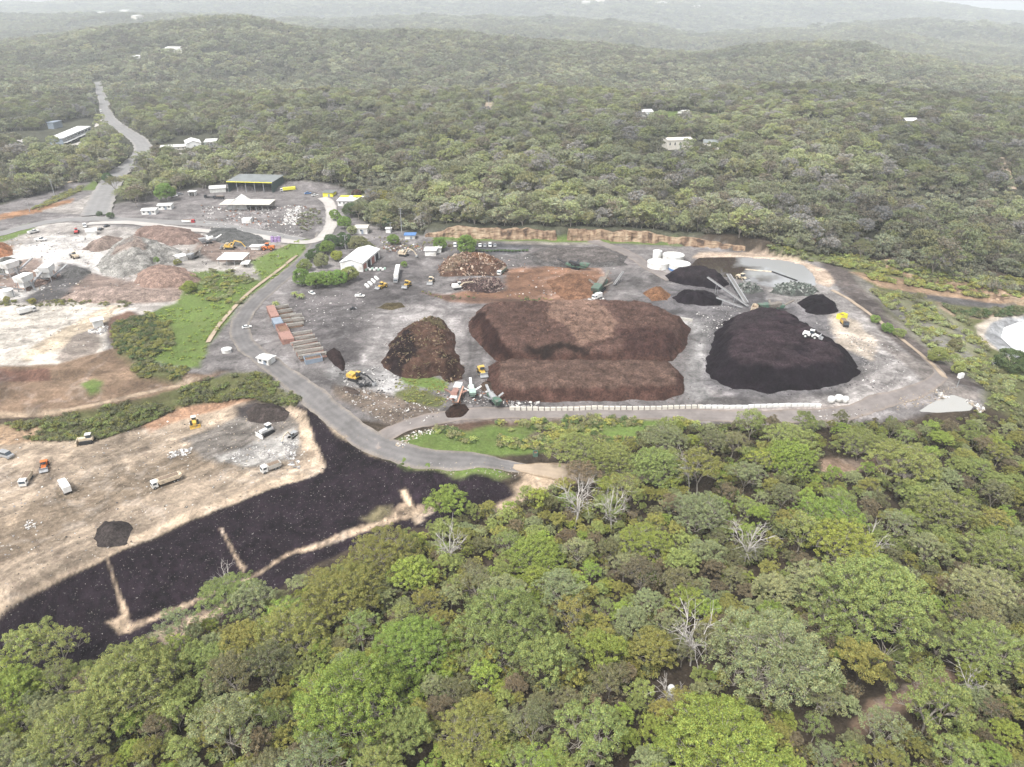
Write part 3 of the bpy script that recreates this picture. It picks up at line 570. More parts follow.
# ------------------------------------------------------------------ ribbons (roads, tracks, kerbs) draped over the ground
def spline(pts, step):
    P = [Vector(p) for p in pts]; out = []
    for i in range(len(P) - 1):
        p0 = P[max(i - 1, 0)]; p1 = P[i]; p2 = P[i + 1]; p3 = P[min(i + 2, len(P) - 1)]
        n = max(1, int((p2 - p1).length / step))
        for k in range(n):
            t = k / n
            out.append(.5 * ((2 * p1) + (p2 - p0) * t + (2 * p0 - 5 * p1 + 4 * p2 - p3) * t * t + (3 * p1 - p0 - 3 * p2 + p3) * t ** 3))
    out.append(P[-1]); return out
def ribbon(name, px, width, mat, lift=.12, step=2.0, across=6, world=None, off=0.0, kind='structure'):
    pts = [Vector((*p[:2], 0)) for p in (world or PP(px))]
    S = spline(pts, step); vs = []; uv = []; s = 0
    for i, p in enumerate(S):
        t = (S[min(i + 1, len(S) - 1)] - S[max(i - 1, 0)]).normalized(); nrm = Vector((-t.y, t.x, 0))
        w = width(i / (len(S) - 1)) if callable(width) else width
        if i: s += (p - S[i - 1]).length
        wv = 1 + .06 * math.sin(s * .31) + .04 * math.sin(s * .83)
        for k in range(across + 1):
            q = p + nrm * (off + (k / across - .5) * w * (wv if kind != 'line' else 1)); vs.append((q.x, q.y)); uv.append((k / across, s))
    A = np.array(vs); z = gh(A[:, 0], A[:, 1]).reshape(-1, across + 1)
    z = z + lift
    n = len(S); V = np.stack([A[:, 0], A[:, 1], z.ravel()], 1)
    ii = (np.arange(n - 1)[:, None] * (across + 1) + np.arange(across)[None, :]).ravel()
    F = np.stack([ii, ii + 1, ii + across + 2, ii + across + 1], 1)
    me = mesh_np(name, V, F, mat, {'Cross': ('POINT', 'FLOAT', np.array(uv)[:, 0])}, smooth=True)
    return link(name, me)
def road_mat(name, col, edge, tracks=.25, var=.3):
    m, nt, b = nt_new(name); L = nt.links.new
    geo = NN(nt, 'ShaderNodeNewGeometry'); at = NN(nt, 'ShaderNodeAttribute', attribute_name='Cross')
    n1 = NN(nt, 'ShaderNodeTexNoise'); n1.inputs['Scale'].default_value = .12; n1.inputs['Detail'].default_value = 8; n1.inputs['Roughness'].default_value = .68; L(geo.outputs['Position'], n1.inputs['Vector'])
    n2 = NN(nt, 'ShaderNodeTexNoise'); n2.inputs['Scale'].default_value = 1.1; n2.inputs['Detail'].default_value = 5; L(geo.outputs['Position'], n2.inputs['Vector'])
    # distance from centre line, wobbled
    ad = NN(nt, 'ShaderNodeMath', operation='SUBTRACT'); L(at.outputs['Fac'], ad.inputs[0]); ad.inputs[1].default_value = .5
    ab = NN(nt, 'ShaderNodeMath', operation='ABSOLUTE'); L(ad.outputs[0], ab.inputs[0])
    nn = NN(nt, 'ShaderNodeMath', operation='MULTIPLY_ADD'); L(n2.outputs['Fac'], nn.inputs[0]); nn.inputs[1].default_value = .35; L(ab.outputs[0], nn.inputs[2])
    re = NN(nt, 'ShaderNodeMapRange'); re.inputs[1].default_value = .52; re.inputs[2].default_value = .66; L(nn.outputs[0], re.inputs[0])
    tr = NN(nt, 'ShaderNodeMath', operation='PINGPONG'); L(ab.outputs[0], tr.inputs[0]); tr.inputs[1].default_value = .13
    rt = NN(nt, 'ShaderNodeMapRange'); rt.inputs[1].default_value = 0; rt.inputs[2].default_value = .13; rt.inputs[3].default_value = 1 - tracks * .5; rt.inputs[4].default_value = 1 + tracks; L(tr.outputs[0], rt.inputs[0])
    rv = NN(nt, 'ShaderNodeMapRange'); rv.inputs[1].default_value = .3; rv.inputs[2].default_value = .7; rv.inputs[3].default_value = 1 - var; rv.inputs[4].default_value = 1 + var; L(n1.outputs['Fac'], rv.inputs[0])
    mm = NN(nt, 'ShaderNodeMath', operation='MULTIPLY'); L(rt.outputs[0], mm.inputs[0]); L(rv.outputs[0], mm.inputs[1])
    mx = NN(nt, 'ShaderNodeMix', data_type='RGBA'); L(re.outputs[0], mx.inputs[0]); mx.inputs[6].default_value = (*col, 1); mx.inputs[7].default_value = (*edge, 1)
    m2 = NN(nt, 'ShaderNodeMix', data_type='RGBA', blend_type='MULTIPLY'); m2.inputs[0].default_value = 1; L(mx.outputs[2], m2.inputs[6]); L(mm.outputs[0], m2.inputs[7])
    L(m2.outputs[2], b.inputs['Base Color']); b.inputs['Roughness'].default_value = .85; b.inputs['Specular IOR Level'].default_value = .2
    bp = NN(nt, 'ShaderNodeBump'); bp.inputs['Strength'].default_value = .3; bp.inputs['Distance'].default_value = .2; L(n2.outputs['Fac'], bp.inputs['Height']); L(bp.outputs[0], b.inputs['Normal'])
    return m
R_ASPH = road_mat('worn_asphalt', (.140,.133,.130), (.20,.175,.15), .10, .3); R_GRAVEL = road_mat('gravel', (.185,.165,.155), (.21,.175,.15), .04, .3); R_PALE = road_mat('pale_dusty_road', (.40,.375,.35), (.30,.28,.26), .05, .15)
R_EXT = road_mat('sealed_road', (.21,.205,.20), (.26,.245,.23), .06, .15); R_SAND = road_mat('sandy_track', (.33,.265,.20), (.24,.18,.12), .06, .25)
def road(name, px, w, mat, **k): return tag(ribbon(name, px, w, mat, **k), kind='structure')
road('road', [(98,82),(100,92),(104,102),(106,112),(112,122),(126,132),(140,142),(143,152),(132,164),(120,172),(110,185),(100,205),(96,216)], lambda t: 13 + 8 * t, R_EXT, lift=.8, step=6)
road('road', [(-150,262),(-60,248),(0,234),(50,222),(96,219),(150,222),(210,224),(260,233),(300,241)], 13, R_EXT, lift=.3, step=4)
road('road', [(88,224),(130,223),(190,230),(240,234),(290,242),(318,240),(331,225),(330,205),(322,198)], 9, R_PALE, lift=.42, step=4)
road('road', [(324,232),(316,246),(302,262),(286,275),(268,290),(252,305),(240,325),(246,345),(268,362),(295,382),(318,400),(345,422),(372,442),(410,455),(450,460),(500,464),(535,469),(560,472)], lambda t: 9.5 - 8 * max(0, t - .9) / .1, R_ASPH, lift=.15, step=2.5)
road('road', [(372,445),(392,432),(420,422),(470,414),(560,413),(640,413),(720,416),(800,416),(850,412),(885,400),(925,386),(940,374),(925,358)], lambda t: 7.5 - 3.5 * max(0, t - .8) / .2, R_GRAVEL, lift=.15, step=2.5)
road('path', [(945,378),(925,358),(900,338),(875,318),(850,300),(832,290)], 2.6, R_SAND, lift=.2, step=2)
road('path', [(512,466),(530,469),(560,472),(600,474),(650,474)], lambda t: 1.5 + 8 * min(1, t * 3.2), R_SAND, lift=.2, step=2)
road('path', [(590,241),(612,247),(632,256),(650,268),(672,280)], 8, R_GRAVEL, lift=.2, step=3)
road('path', [(490,104),(489,108),(487,114)], 12, R_SAND, lift=2.0, step=8)
road('path', [(1000,158),(1006,172),(1012,190)], 7, R_SAND, lift=1.0, step=6)
road('path', [(-40,206),(0,198),(40,188),(80,180),(100,172)], 5, R_SAND, lift=.5, step=5)
road('path', [(150,152),(170,155),(200,152),(222,145)], 12, R_PALE, lift=.6, step=5)
road('path', [(20,140),(45,146),(75,145),(95,136),(100,124),(106,118)], 11, R_PALE, lift=.6, step=5)
road('path', [(208,343),(222,322),(242,300),(262,283),(282,268),(297,256)], 2.2, R_SAND, lift=.5, step=2)
# a dusty haul spur between the heaps

# ------------------------------------------------------------------ water
def water(name, pw, z, col, rough=.06, sky_sheen=None):
    m, nt, b = nt_new(name + '_surface'); L = nt.links.new
    geo = NN(nt, 'ShaderNodeNewGeometry')
    b.inputs['Base Color'].default_value = (*col, 1); b.inputs['Roughness'].default_value = rough; b.inputs['IOR'].default_value = 1.33; b.inputs['Specular IOR Level'].default_value = .5
    n = NN(nt, 'ShaderNodeTexNoise'); n.inputs['Scale'].default_value = .5; n.inputs['Detail'].default_value = 3; L(geo.outputs['Position'], n.inputs['Vector'])
    bp = NN(nt, 'ShaderNodeBump'); bp.inputs['Strength'].default_value = .03; bp.inputs['Distance'].default_value = .1; L(n.outputs['Fac'], bp.inputs['Height']); L(bp.outputs[0], b.inputs['Normal'])
    if sky_sheen:  # bright sky reflection painted into the water colour, paler to the right
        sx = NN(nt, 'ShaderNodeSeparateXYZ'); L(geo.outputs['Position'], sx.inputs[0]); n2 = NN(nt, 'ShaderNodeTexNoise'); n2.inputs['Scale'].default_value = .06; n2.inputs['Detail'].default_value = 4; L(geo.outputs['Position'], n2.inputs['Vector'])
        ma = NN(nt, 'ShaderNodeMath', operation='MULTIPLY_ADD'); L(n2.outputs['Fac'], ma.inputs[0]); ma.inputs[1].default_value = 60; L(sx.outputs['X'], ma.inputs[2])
        mr = NN(nt, 'ShaderNodeMapRange'); mr.inputs[1].default_value = sky_sheen[0] + 22; mr.inputs[2].default_value = sky_sheen[0] + 38; L(ma.outputs[0], mr.inputs[0])
        mx = NN(nt, 'ShaderNodeMix', data_type='RGBA'); L(mr.outputs[0], mx.inputs[0]); mx.inputs[6].default_value = (*col, 1); mx.inputs[7].default_value = (*sky_sheen[1], 1); L(mx.outputs[2], b.inputs['Base Color'])
    S = spline([Vector((p[0], p[1], 0)) for p in pw] + [Vector((pw[0][0], pw[0][1], 0))], 2)[:-1]
    me = bpy.data.meshes.new(name); me.from_pydata([(p.x, p.y, z) for p in S], [], [tuple(range(len(S)))]); me.materials.append(m); me.update()
    return tag(link(name, me), kind='structure')
water('water', POND1, WL['a'], (.045, .034, .028), .02, sky_sheen=(W(748,270)[0], (.28,.285,.285)))
water('water', POND2, WL['b'], (.34, .335, .315), .1)
water('water', POND3, WL['c'] - 2.2, (.66, .67, .67), .25)
# ================================================================== VEGETATION
def leaf_mat():
    m, nt, b = nt_new('leaves'); L = nt.links.new
    oi = NN(nt, 'ShaderNodeObjectInfo'); at = NN(nt, 'ShaderNodeAttribute', attribute_name='tone'); ai = NN(nt, 'ShaderNodeAttribute', attribute_name='tint'); ai.attribute_type = 'INSTANCER'
    # object colour for single trees (white = none) times instance tint for massed ones (zero = none)
    iz = NN(nt, 'ShaderNodeVectorMath', operation='LENGTH'); L(ai.outputs['Vector'], iz.inputs[0])
    gt = NN(nt, 'ShaderNodeMath', operation='GREATER_THAN'); gt.inputs[1].default_value = .001; L(iz.outputs['Value'], gt.inputs[0])
    mx = NN(nt, 'ShaderNodeMix', data_type='RGBA'); L(gt.outputs[0], mx.inputs[0]); L(oi.outputs['Color'], mx.inputs[6]); L(ai.outputs['Color'], mx.inputs[7])
    m2 = NN(nt, 'ShaderNodeMix', data_type='RGBA', blend_type='MULTIPLY'); m2.inputs[0].default_value = 1; L(mx.outputs[2], m2.inputs[6]); L(at.outputs['Color'], m2.inputs[7])
    L(m2.outputs[2], b.inputs['Base Color']); b.inputs['Roughness'].default_value = .55; b.inputs['Specular IOR Level'].default_value = .25
    tr = NN(nt, 'ShaderNodeBsdfTranslucent'); L(m2.outputs[2], tr.inputs['Color'])
    ms = NN(nt, 'ShaderNodeMixShader'); ms.inputs[0].default_value = .22
    L(b.outputs[0], ms.inputs[1]); L(tr.outputs[0], ms.inputs[2]); L(ms.outputs[0], nt.nodes['Material Output'].inputs['Surface'])
    return m
M_LEAF = leaf_mat()
M_BARK = paint('pale_bark', (.33,.30,.26), .85, .35, 1.5, dirt=(.13,.10,.08), dscale=.8)
M_BARKD = paint('dark_bark', (.075,.062,.052), .9, .4, 1.5)
M_DEAD = paint('dead_wood', (.46,.43,.40), .85, .25, 1.5)

def tubes(segs, n=4):
    """segs: list of (p, q, r0, r1) -> verts, quads"""
    P = np.array([s[0] for s in segs], float); Q = np.array([s[1] for s in segs], float)
    r0 = np.array([s[2] for s in segs]); r1 = np.array([s[3] for s in segs])
    d = Q - P; d /= np.linalg.norm(d, axis=1)[:, None] + 1e-9
    h = np.where(np.abs(d[:, 2:3]) < .9, np.array([[0, 0, 1.]]), np.array([[1., 0, 0]]))
    a = np.cross(d, h); a /= np.linalg.norm(a, axis=1)[:, None]; b = np.cross(d, a)
    th = np.arange(n) * 2 * PI / n; c, s = np.cos(th), np.sin(th)
    ring = a[:, None, :] * c[None, :, None] + b[:, None, :] * s[None, :, None]
    V = np.concatenate([P[:, None] + ring * r0[:, None, None], Q[:, None] + ring * r1[:, None, None]], 1).reshape(-1, 3)
    base = np.arange(len(segs))[:, None] * 2 * n; i = np.arange(n); j = (i + 1) % n
    F = np.stack([base + i, base + j, base + n + j, base + n + i], -1).reshape(-1, 4)
    return V, F
def bend(p, q, r0, r1, rng, k=3, amp=.12):
    """a limb bent through k pieces"""
    p = np.array(p, float); q = np.array(q, float); L = np.linalg.norm(q - p); out = []; prev = p
    for i in range(1, k + 1):
        t = i / k; c = p + (q - p) * t
        c[2] += math.sin(t * PI) * L * .10 * (1 if q[2] > p[2] else 0)
        if i < k: c += (rng.random(3) - .5) * L * amp
        out.append((prev, c, r0 + (r1 - r0) * (i - 1) / k, r0 + (r1 - r0) * t)); prev = c
    return out
def leaves(cent, rad, per, size, rng, flat=.75, up=.35, tones=None):
    """leaf quads on the shells of clumps"""
    n = len(cent) * per
    C = np.repeat(cent, per, 0); R = np.repeat(rad, per)
    d = rng.normal(size=(n, 3)); d[:, 2] = np.where(rng.random(n) < .8, np.abs(d[:, 2]), d[:, 2]); d /= np.linalg.norm(d, axis=1)[:, None]
    rr = R * (.55 + .5 * rng.random(n) ** .6)
    P = C + d * rr[:, None] * np.array([1, 1, flat])
    nr = d + rng.normal(size=(n, 3)) * .75 + np.array([0, 0, up]); nr /= np.linalg.norm(nr, axis=1)[:, None]
    t = np.cross(nr, rng.normal(size=(n, 3))); t /= np.linalg.norm(t, axis=1)[:, None] + 1e-9; b = np.cross(nr, t)
    s = size * (.6 + .8 * rng.random(n)); asp = .45 + .4 * rng.random(n)
    t = t * s[:, None] * .5; b = b * (s * asp)[:, None] * .5
    V = np.stack([P - t, P + b, P + t, P - b], 1).reshape(-1, 3)
    F = np.arange(n * 4).reshape(-1, 4)
    tc = np.ones(len(cent)) if tones is None else tones
    tone = np.repeat(tc, per) * (.78 + .44 * rng.random(n))
    return V, F, np.repeat(tone, 4)
def toned(tone, rng=None, warm=.0):
    n = len(tone); w = np.repeat(np.random.default_rng(n).normal(size=n // 4), 4) * .08
    c = np.stack([tone * (1 + w + warm), tone, tone * (1 - w), np.ones(n)], 1); return np.clip(c, 0, 3)
def gum(seed, R=6.5, Ht=12, lobes=9, cl=8, per=60, leaf=.42, crad=.95, trunk=.28, spread=.8, low=.25, bark=None, skip=0.0, fork=.3):
    """a eucalypt: leaning trunk, forked limbs, lobes of leaf clumps"""
    rng = np.random.default_rng(seed)
    cz = Ht - R * spread * .75; fk = np.array([(rng.random() - .5) * 1.2, (rng.random() - .5) * 1.2, Ht * fork])
    segs = bend((0, 0, -.6), fk, trunk, trunk * .75, rng, 3, .05)
    LC = []; 
    for i in range(lobes):
        a = i * 2.39996 + rng.random() * .5; q = math.sqrt((i + .5) / lobes)
        rr = R * .78 * q; z = cz + R * spread * (1 - q ** 2) * .72 + (rng.random() - .35) * R * .22 - (low * R * .35 if q > .8 and rng.random() < .5 else 0)
        LC.append((rr * math.cos(a), rr * math.sin(a), z, R * (.30 + .16 * rng.random())))
    cent = []; rad = []; tones = []
    nl = max(3, lobes // 3); mids = []
    for i in range(nl):
        a = 2 * PI * i / nl + rng.random(); m = fk + np.array([math.cos(a) * R * .33, math.sin(a) * R * .33, (cz - fk[2]) * (.55 + .35 * rng.random())])
        mids.append(m); segs += bend(fk, m, trunk * .68, trunk * .42, rng, 2, .1)
    for (x, y, z, r) in LC:
        m = min(mids, key=lambda m: np.linalg.norm(m - np.array([x, y, z])))
        c = np.array([x, y, z]); segs += bend(m, c - np.array([0, 0, r * .3]), trunk * .36, trunk * .16, rng, 3, .14)
        lt = .86 + .28 * rng.random()
        for k in range(cl):
            d = rng.normal(size=3); d[2] = abs(d[2]) * .9 - .15; d /= np.linalg.norm(d)
            p = c + d * np.array([1.15, 1.15, .75]) * r * (.7 + .35 * rng.random())
            if rng.random() < skip:
                segs += bend(c, p, trunk * .13, trunk * .05, rng, 2, .2); continue
            cent.append(p); rad.append(crad * (.7 + .6 * rng.random())); tones.append(lt * (.86 + .28 * rng.random()))
            if k % 2 == 0: segs += bend(c - np.array([0, 0, r * .3]), p, trunk * .14, trunk * .06, rng, 2, .12)
    V, F, t = leaves(np.array(cent), np.array(rad), per, leaf, rng, tones=np.array(tones))
    TV, TF = tubes(segs)
    return (V, F, toned(t)), (TV, TF)
def tree_meshes(name, bark, **k):
    (V, F, t), (TV, TF) = gum(**k)
    a = mesh_np(name + '_crown', V, F, M_LEAF, {'tone': ('POINT', 'FLOAT_COLOR', t)})
    b = mesh_np(name + '_trunk', TV, TF, bark, smooth=True)
    return a, b
def joined(name, bark, **k):
    (V, F, t), (TV, TF) = gum(**k)
    n = len(V); tt = np.concatenate([t, np.ones((len(TV), 4))])
    return mesh_np(name, np.concatenate([V, TV]), np.concatenate([F, TF + n]), None, {'tone': ('POINT', 'FLOAT_COLOR', tt)}, mats=[M_LEAF, bark], midx=[0] * len(F) + [1] * len(TF))

VAR = {}
VAR['dome']  = [tree_meshes('dome', M_BARK, seed=s, R=7, Ht=12.5, lobes=22, cl=18, per=88, leaf=.27, crad=.64, spread=.95, trunk=.32, low=.9) for s in (1, 2, 3)]
VAR['big']   = [tree_meshes('big', M_BARK, seed=s, R=13, Ht=15.5, lobes=44, cl=22, per=80, leaf=.30, crad=.8, spread=.8, trunk=.5, low=.7, fork=.22) for s in (4, 5, 6)]
VAR['bigopen'] = [tree_meshes('bigopen', M_BARK, seed=s, R=12, Ht=14.5, lobes=34, cl=17, per=80, leaf=.28, crad=.8, spread=.65, trunk=.42, skip=.14, fork=.25) for s in (15, 16, 17)]
VAR['open']  = [tree_meshes('open', M_BARK, seed=s, R=6.5, Ht=12.5, lobes=16, cl=13, per=85, leaf=.25, crad=.62, spread=.75, trunk=.27, skip=.2) for s in (11, 12, 13, 14)]
VAR['airy']  = [tree_meshes('airy', M_BARK, seed=s, R=5.5, Ht=11.5, lobes=14, cl=11, per=65, leaf=.24, crad=.66, spread=.85, trunk=.25, skip=.36) for s in (21, 22, 23)]
VAR['dark']  = [tree_meshes('dark', M_BARKD, seed=s, R=6, Ht=12, lobes=16, cl=13, per=85, leaf=.25, crad=.62, spread=.65, trunk=.34, skip=.05) for s in (31, 32)]
VAR['bushy'] = [tree_meshes('bushy', M_BARKD, seed=s, R=3.6, Ht=6.5, lobes=10, cl=11, per=80, leaf=.22, crad=.48, spread=.9, trunk=.16, low=1.0, fork=.15) for s in (41, 42, 43)]
def ball_meshes(seed, R=4.5, n=190, per=80):
    rng = np.random.default_rng(seed); d = rng.normal(size=(n, 3)); d /= np.linalg.norm(d, axis=1)[:, None]; d = d[d[:, 2] > -.75]
    lob = rng.normal(size=(9, 3)); lob /= np.linalg.norm(lob, axis=1)[:, None]; bump_ = (d @ lob.T).max(1)
    c = d * (R * (.46 + .46 * bump_ ** 2))[:, None] * np.array([1, 1, .82]); c[:, 2] += R * .86
    V, F, t = leaves(c, .6 + .35 * rng.random(len(c)), per, .28, rng, tones=.86 + .28 * rng.random(len(c)))
    segs = bend((0, 0, -.5), (0, 0, R * .6), .24, .18, rng, 2, .05)
    for k in range(0, len(c), 6): segs += bend((0, 0, R * .5), c[k], .1, .04, rng, 2, .1)
    TV, TF = tubes(segs)
    return mesh_np('round_crown', V, F, M_LEAF, {'tone': ('POINT', 'FLOAT_COLOR', toned(t))}), mesh_np('round_trunk', TV, TF, M_BARKD, smooth=True)
VAR['round'] = [ball_meshes(s) for s in (51, 52, 53)]
def dead_mesh(seed, R=5, Ht=11):
    rng = np.random.default_rng(seed); segs = bend((0, 0, -.5), (.4, .2, Ht * .35), .17, .13, rng, 3, .06); fk = segs[-1][1]
    for i in range(6):
        a = i * 1.2 + rng.random(); r = R * (.5 + .5 * rng.random()); q = np.array([math.cos(a) * r, math.sin(a) * r, Ht * (.65 + .35 * rng.random())])
        s = bend(fk, q, .10, .045, rng, 4, .14); segs += s
        for j in (0, 1, 2, 3):
            for _ in range(3):
                e = s[j][0] + (rng.normal(size=3) * .9 + np.array([math.cos(a), math.sin(a), 1.0])) * R * .22
                segs += bend(s[j][0], e, .045, .018, rng, 2, .2)
                segs += bend(e - (e - s[j][0]) * .4, e + rng.normal(size=3) * R * .16, .026, .012, rng, 1, .2)
    V, F = tubes(segs); return mesh_np('bare_branches', V, F, M_DEAD, smooth=True)
DEAD = [dead_mesh(s) for s in (1, 2, 3)]

# colours of foliage (own colour of the leaves)
LC = {'bright': (.265,.345,.075), 'mid': (.262,.305,.098), 'olive': (.275,.270,.078), 'grey': (.280,.308,.148), 'dull': (.200,.200,.098), 'lime': (.285,.325,.070), 'brown': (.20,.165,.10), 'deep': (.10,.145,.055)}
LC['ash'] = (.27,.25,.235)
CN = {'bright': 'bright green', 'mid': 'mid green', 'olive': 'olive', 'grey': 'grey green', 'dull': 'dull green', 'lime': 'yellow green', 'brown': 'brownish', 'deep': 'deep green'}
FRONT = [W(u, v, -8) for u, v in [(-900,760),(-300,735),(0,664),(100,654),(150,640),(240,600),(300,574),(380,552),(430,524),(500,510),(550,500),(575,472),(640,452),(720,446),(830,446),(880,450),(930,448),(990,444),(1060,436),(1500,440),(2300,1100),(2300,2500),(-2300,2500)]]
GAPS = [PP([(650,688),(688,688),(692,712),(650,712)]), PP([(520,472),(600,466),(650,470),(640,482),(560,487),(530,492)]), PP([(815,460),(860,456),(915,462),(860,474),(825,480)]), PP([(865,705),(955,668),(960,682),(900,716),(860,742),(845,730)]), PP([(150,640),(230,602),(215,622),(170,650)])]
# hand placed trees: crown centre pixel, crown width in pixels, kind, colour, label
HAND = [
 (722,750,126,'dome','lime','dense round yellow green dome crown at the bottom edge, beside the white drum'),
 (352,708,112,'dome','bright','large lumpy bright green crown, the nearest one left of the bottom centre'),
 (415,650,82,'dome','bright','round bright green tree crown just behind the largest lumpy crown'),
 (505,628,92,'dome','mid','broad mid green crown right of the twin bright green domes'),
 (770,662,120,'open','grey','wide grey green tree showing pale limbs behind the yellow green dome'),
 (868,612,110,'dome','mid','largest rounded mid green crown on the right half of the near forest'),
 (535,556,58,'dome','bright','round bright green tree near the dead pale trees of the clearing'),
 (645,542,56,'dark','lime','yellow green flat topped tree over a dark forked trunk'),
 (700,512,60,'airy','grey','pale green spreading tree with a white trunk and bare lower limbs'),
 (230,735,70,'open','grey','pale green tree with a fan of grey limbs near the bottom left'),
 (575,445,54,'dark','mid','dark trunked tree standing on the edge of the sandy track junction'),
 (612,452,50,'dome','mid','rounded mid green tree on the edge of the green batter'),
 (655,462,52,'dome','mid','pale round tree right of the track junction, in front of a dark gum'),
 (665,432,46,'dark','grey','grey green gum with black forked trunk under the block wall'),
 (790,430,56,'dark','mid','flat topped gum with dark forked trunk beneath the end of the block wall'),
 (790,455,50,'dome','bright','bright green tree immediately left of the bare red track patch'),
 (905,462,66,'open','mid','wide soft green tree right of the bare red track patch'),
 (862,438,50,'dark','mid','dark limbed gum below the stacked white bales'),
 (985,655,78,'open','mid','mid green spreading tree near the right edge beside the dead grey log'),
 (930,710,74,'open','mid','green tree growing over the bare sandy bank at the bottom right'),
 (20,700,60,'dome','bright','bright green crown against the left edge of the near forest'),
 (70,740,90,'open','mid','broad green crown in the bottom left corner'),
 (130,690,100,'dome','mid','very wide mottled green crown in the middle of the lower left forest'),
 (345,600,80,'dome','olive','large olive green crown above the bright green twin domes'),
 (290,640,80,'open','olive','olive tree with pale forked limbs left of the bright green domes'),
 (445,505,44,'dark','bright','bright green tree leaning over the black batter toe'),
 (385,560,76,'open','olive','olive green crown at the toe of the black batter'),
 (30,650,60,'open','mid','green tree at the toe of the black batter by the left edge'),
 (230,600,64,'open','mid','green trees edge crown beside the notch in the batter toe track'),
 (840,545,70,'open','lime','yellow green crown in the centre of the right hand forest'),
 (1000,560,72,'open','mid','broad green tree right of the dark hollow near the right edge'),
 (560,600,56,'open','grey','blue grey green tree between two round crowns in the middle'),
 (830,520,70,'open','bright','bright green spreading crown behind the yellow green one'),
 (945,510,60,'dark','mid','flat topped tree with thick black trunk near the right edge'),
 (700,470,46,'open','olive','olive and brown tipped crown right of the pale round tree'),
 (985,595,70,'open','grey','pale grey green crown with bare limbs at the right edge'),
 (640,580,44,'open','brown','brownish green thin tree in the middle of the near forest'),
 (470,735,80,'airy','olive','sparse olive thicket tree at the bottom centre'),
 (590,740,78,'open','mid','green tree with a pale trunk at the bottom edge, left of the dome'),
 (60,610+45,50,'airy','mid','wispy tree left of the sandy notch at the batter toe'),
 (880,735,50,'airy','grey','wispy grey tree left of the bare sandy bank'),
 (815,590,60,'dome','grey','grey green rounded tree left of the largest right hand crown'),
]
TREES = []   # (x, y, z, R) taken spots
NTREE = [0]
def plant(x, y, R, kind, colr_, label, group, name='gum_tree', hs=None):
    if R > 8.5 and kind in ('dome', 'open', 'airy', 'dark'): kind = 'big' if kind == 'dome' else 'bigopen'
    meshes = VAR[kind]; cm, tm = meshes[NTREE[0] % len(meshes)]; NTREE[0] += 1
    baseR = {'big': 12.6, 'bigopen': 11.8, 'dome': 7, 'open': 6.5, 'airy': 5.5, 'dark': 6, 'bushy': 3.6, 'round': 4.6}[kind] * 1.1
    s = R / baseR; hs = hs or s * random.uniform(.9, 1.1)
    rz = random.uniform(0, 6.28)
    root = empty(name, (x, y, float(gh(x, y)[0]) - .1), rz, label, 'tree', group); root.scale = (s, s, hs)
    c = link('crown', cm, root); t = link('trunk', tm, root)
    j = np.array(LC[colr_]) * random.uniform(.88, 1.12); j[0] *= random.uniform(.93, 1.08)
    c.color = (*j, 1)
    TREES.append((x, y, R)); return root
pxm = lambda y, z: FPX / (y * CP + (H - z) * SP)
for u, v, w, kind, cname, lab in HAND:
    g0 = PX(u, v); k = pxm(g0.y, g0.z); R = w / 2 / k
    hh = {'dome': 12.5 / 7.7, 'open': 12.5 / 7.15, 'airy': 11.5 / 6, 'dark': 12 / 6.6}[kind] * R * .62
    if R > 8.5: hh = R * .82
    x, y = W(u, v, g0.z + hh)
    plant(x, y, R, kind, cname, lab, 'gum trees of the near forest')
# fill
FP = np.array([(p[0], p[1]) for p in FRONT])
def in_poly(x, y, P): return sd_poly(np.array([x]), np.array([y]), P)[0]
REG = [(-1e9, 560, 'along the toe of the black batter'), (560, 640, 'a little in from the black batter')]
def where_txt(u, v):
    a = 'at the left edge' if u < 90 else 'left of the bright domes' if u < 300 else 'around the bright domes' if u < 460 else 'in the middle' if u < 620 else 'right of the middle' if u < 760 else 'before the right edge' if u < 920 else 'by the right edge'
    if v < 480: b = 'below the block wall'
    elif v < 545: b = 'in the upper forest'
    elif v < 610: b = 'in the mid forest'
    elif v < 680: b = 'in the lower forest'
    else: b = 'in the nearest trees'
    return a + ' ' + b
cand = []
rr_ = random.Random(5)
def vis(x, y, z, m=1.0):
    d = y * CP + (H - z) * SP; u = 512 + FPX * x / d; v = 383.5 - FPX * (-(H - z) * CP + y * SP) / d
    return u, v
nfill = 0
BY = {}
big = [t for t in TREES]
allow = 300 - len(HAND)
xs = []; tries = 0
placed = []
while len(placed) < allow and tries < 60000:
    tries += 1
    v = rr_.uniform(425, 880); u = rr_.uniform(-60, 1090)
    if rr_.random() > (1.0 if v > 500 else .9): continue
    x, y = W(u, v, -6)
    z = -6
    den = fbm(np.array([x / 26.]), np.array([y / 26.]), 71, 2)[0]
    if den < .38 and rr_.random() < .6: continue
    R = rr_.choice([2.9, 3.4, 3.9, 4.4, 5.0, 5.6, 6.2, 7.0]) * (1.0 if v > 520 else .95)
    if sd_poly(np.array([x]), np.array([y]), FRONT)[0] < 1.0: continue
    if any(sd_poly(np.array([x]), np.array([y]), g)[0] > -R * .5 for g in GAPS): continue
    if any((x - a) ** 2 + (y - b) ** 2 < (.60 * (R + c)) ** 2 for a, b, c in TREES): continue
    uu, vv = vis(x, y, z + 8)
    if vv > 800 or uu < -40 or uu > 1064: continue
    TREES.append((x, y, R)); placed.append((x, y, R, uu, vv))
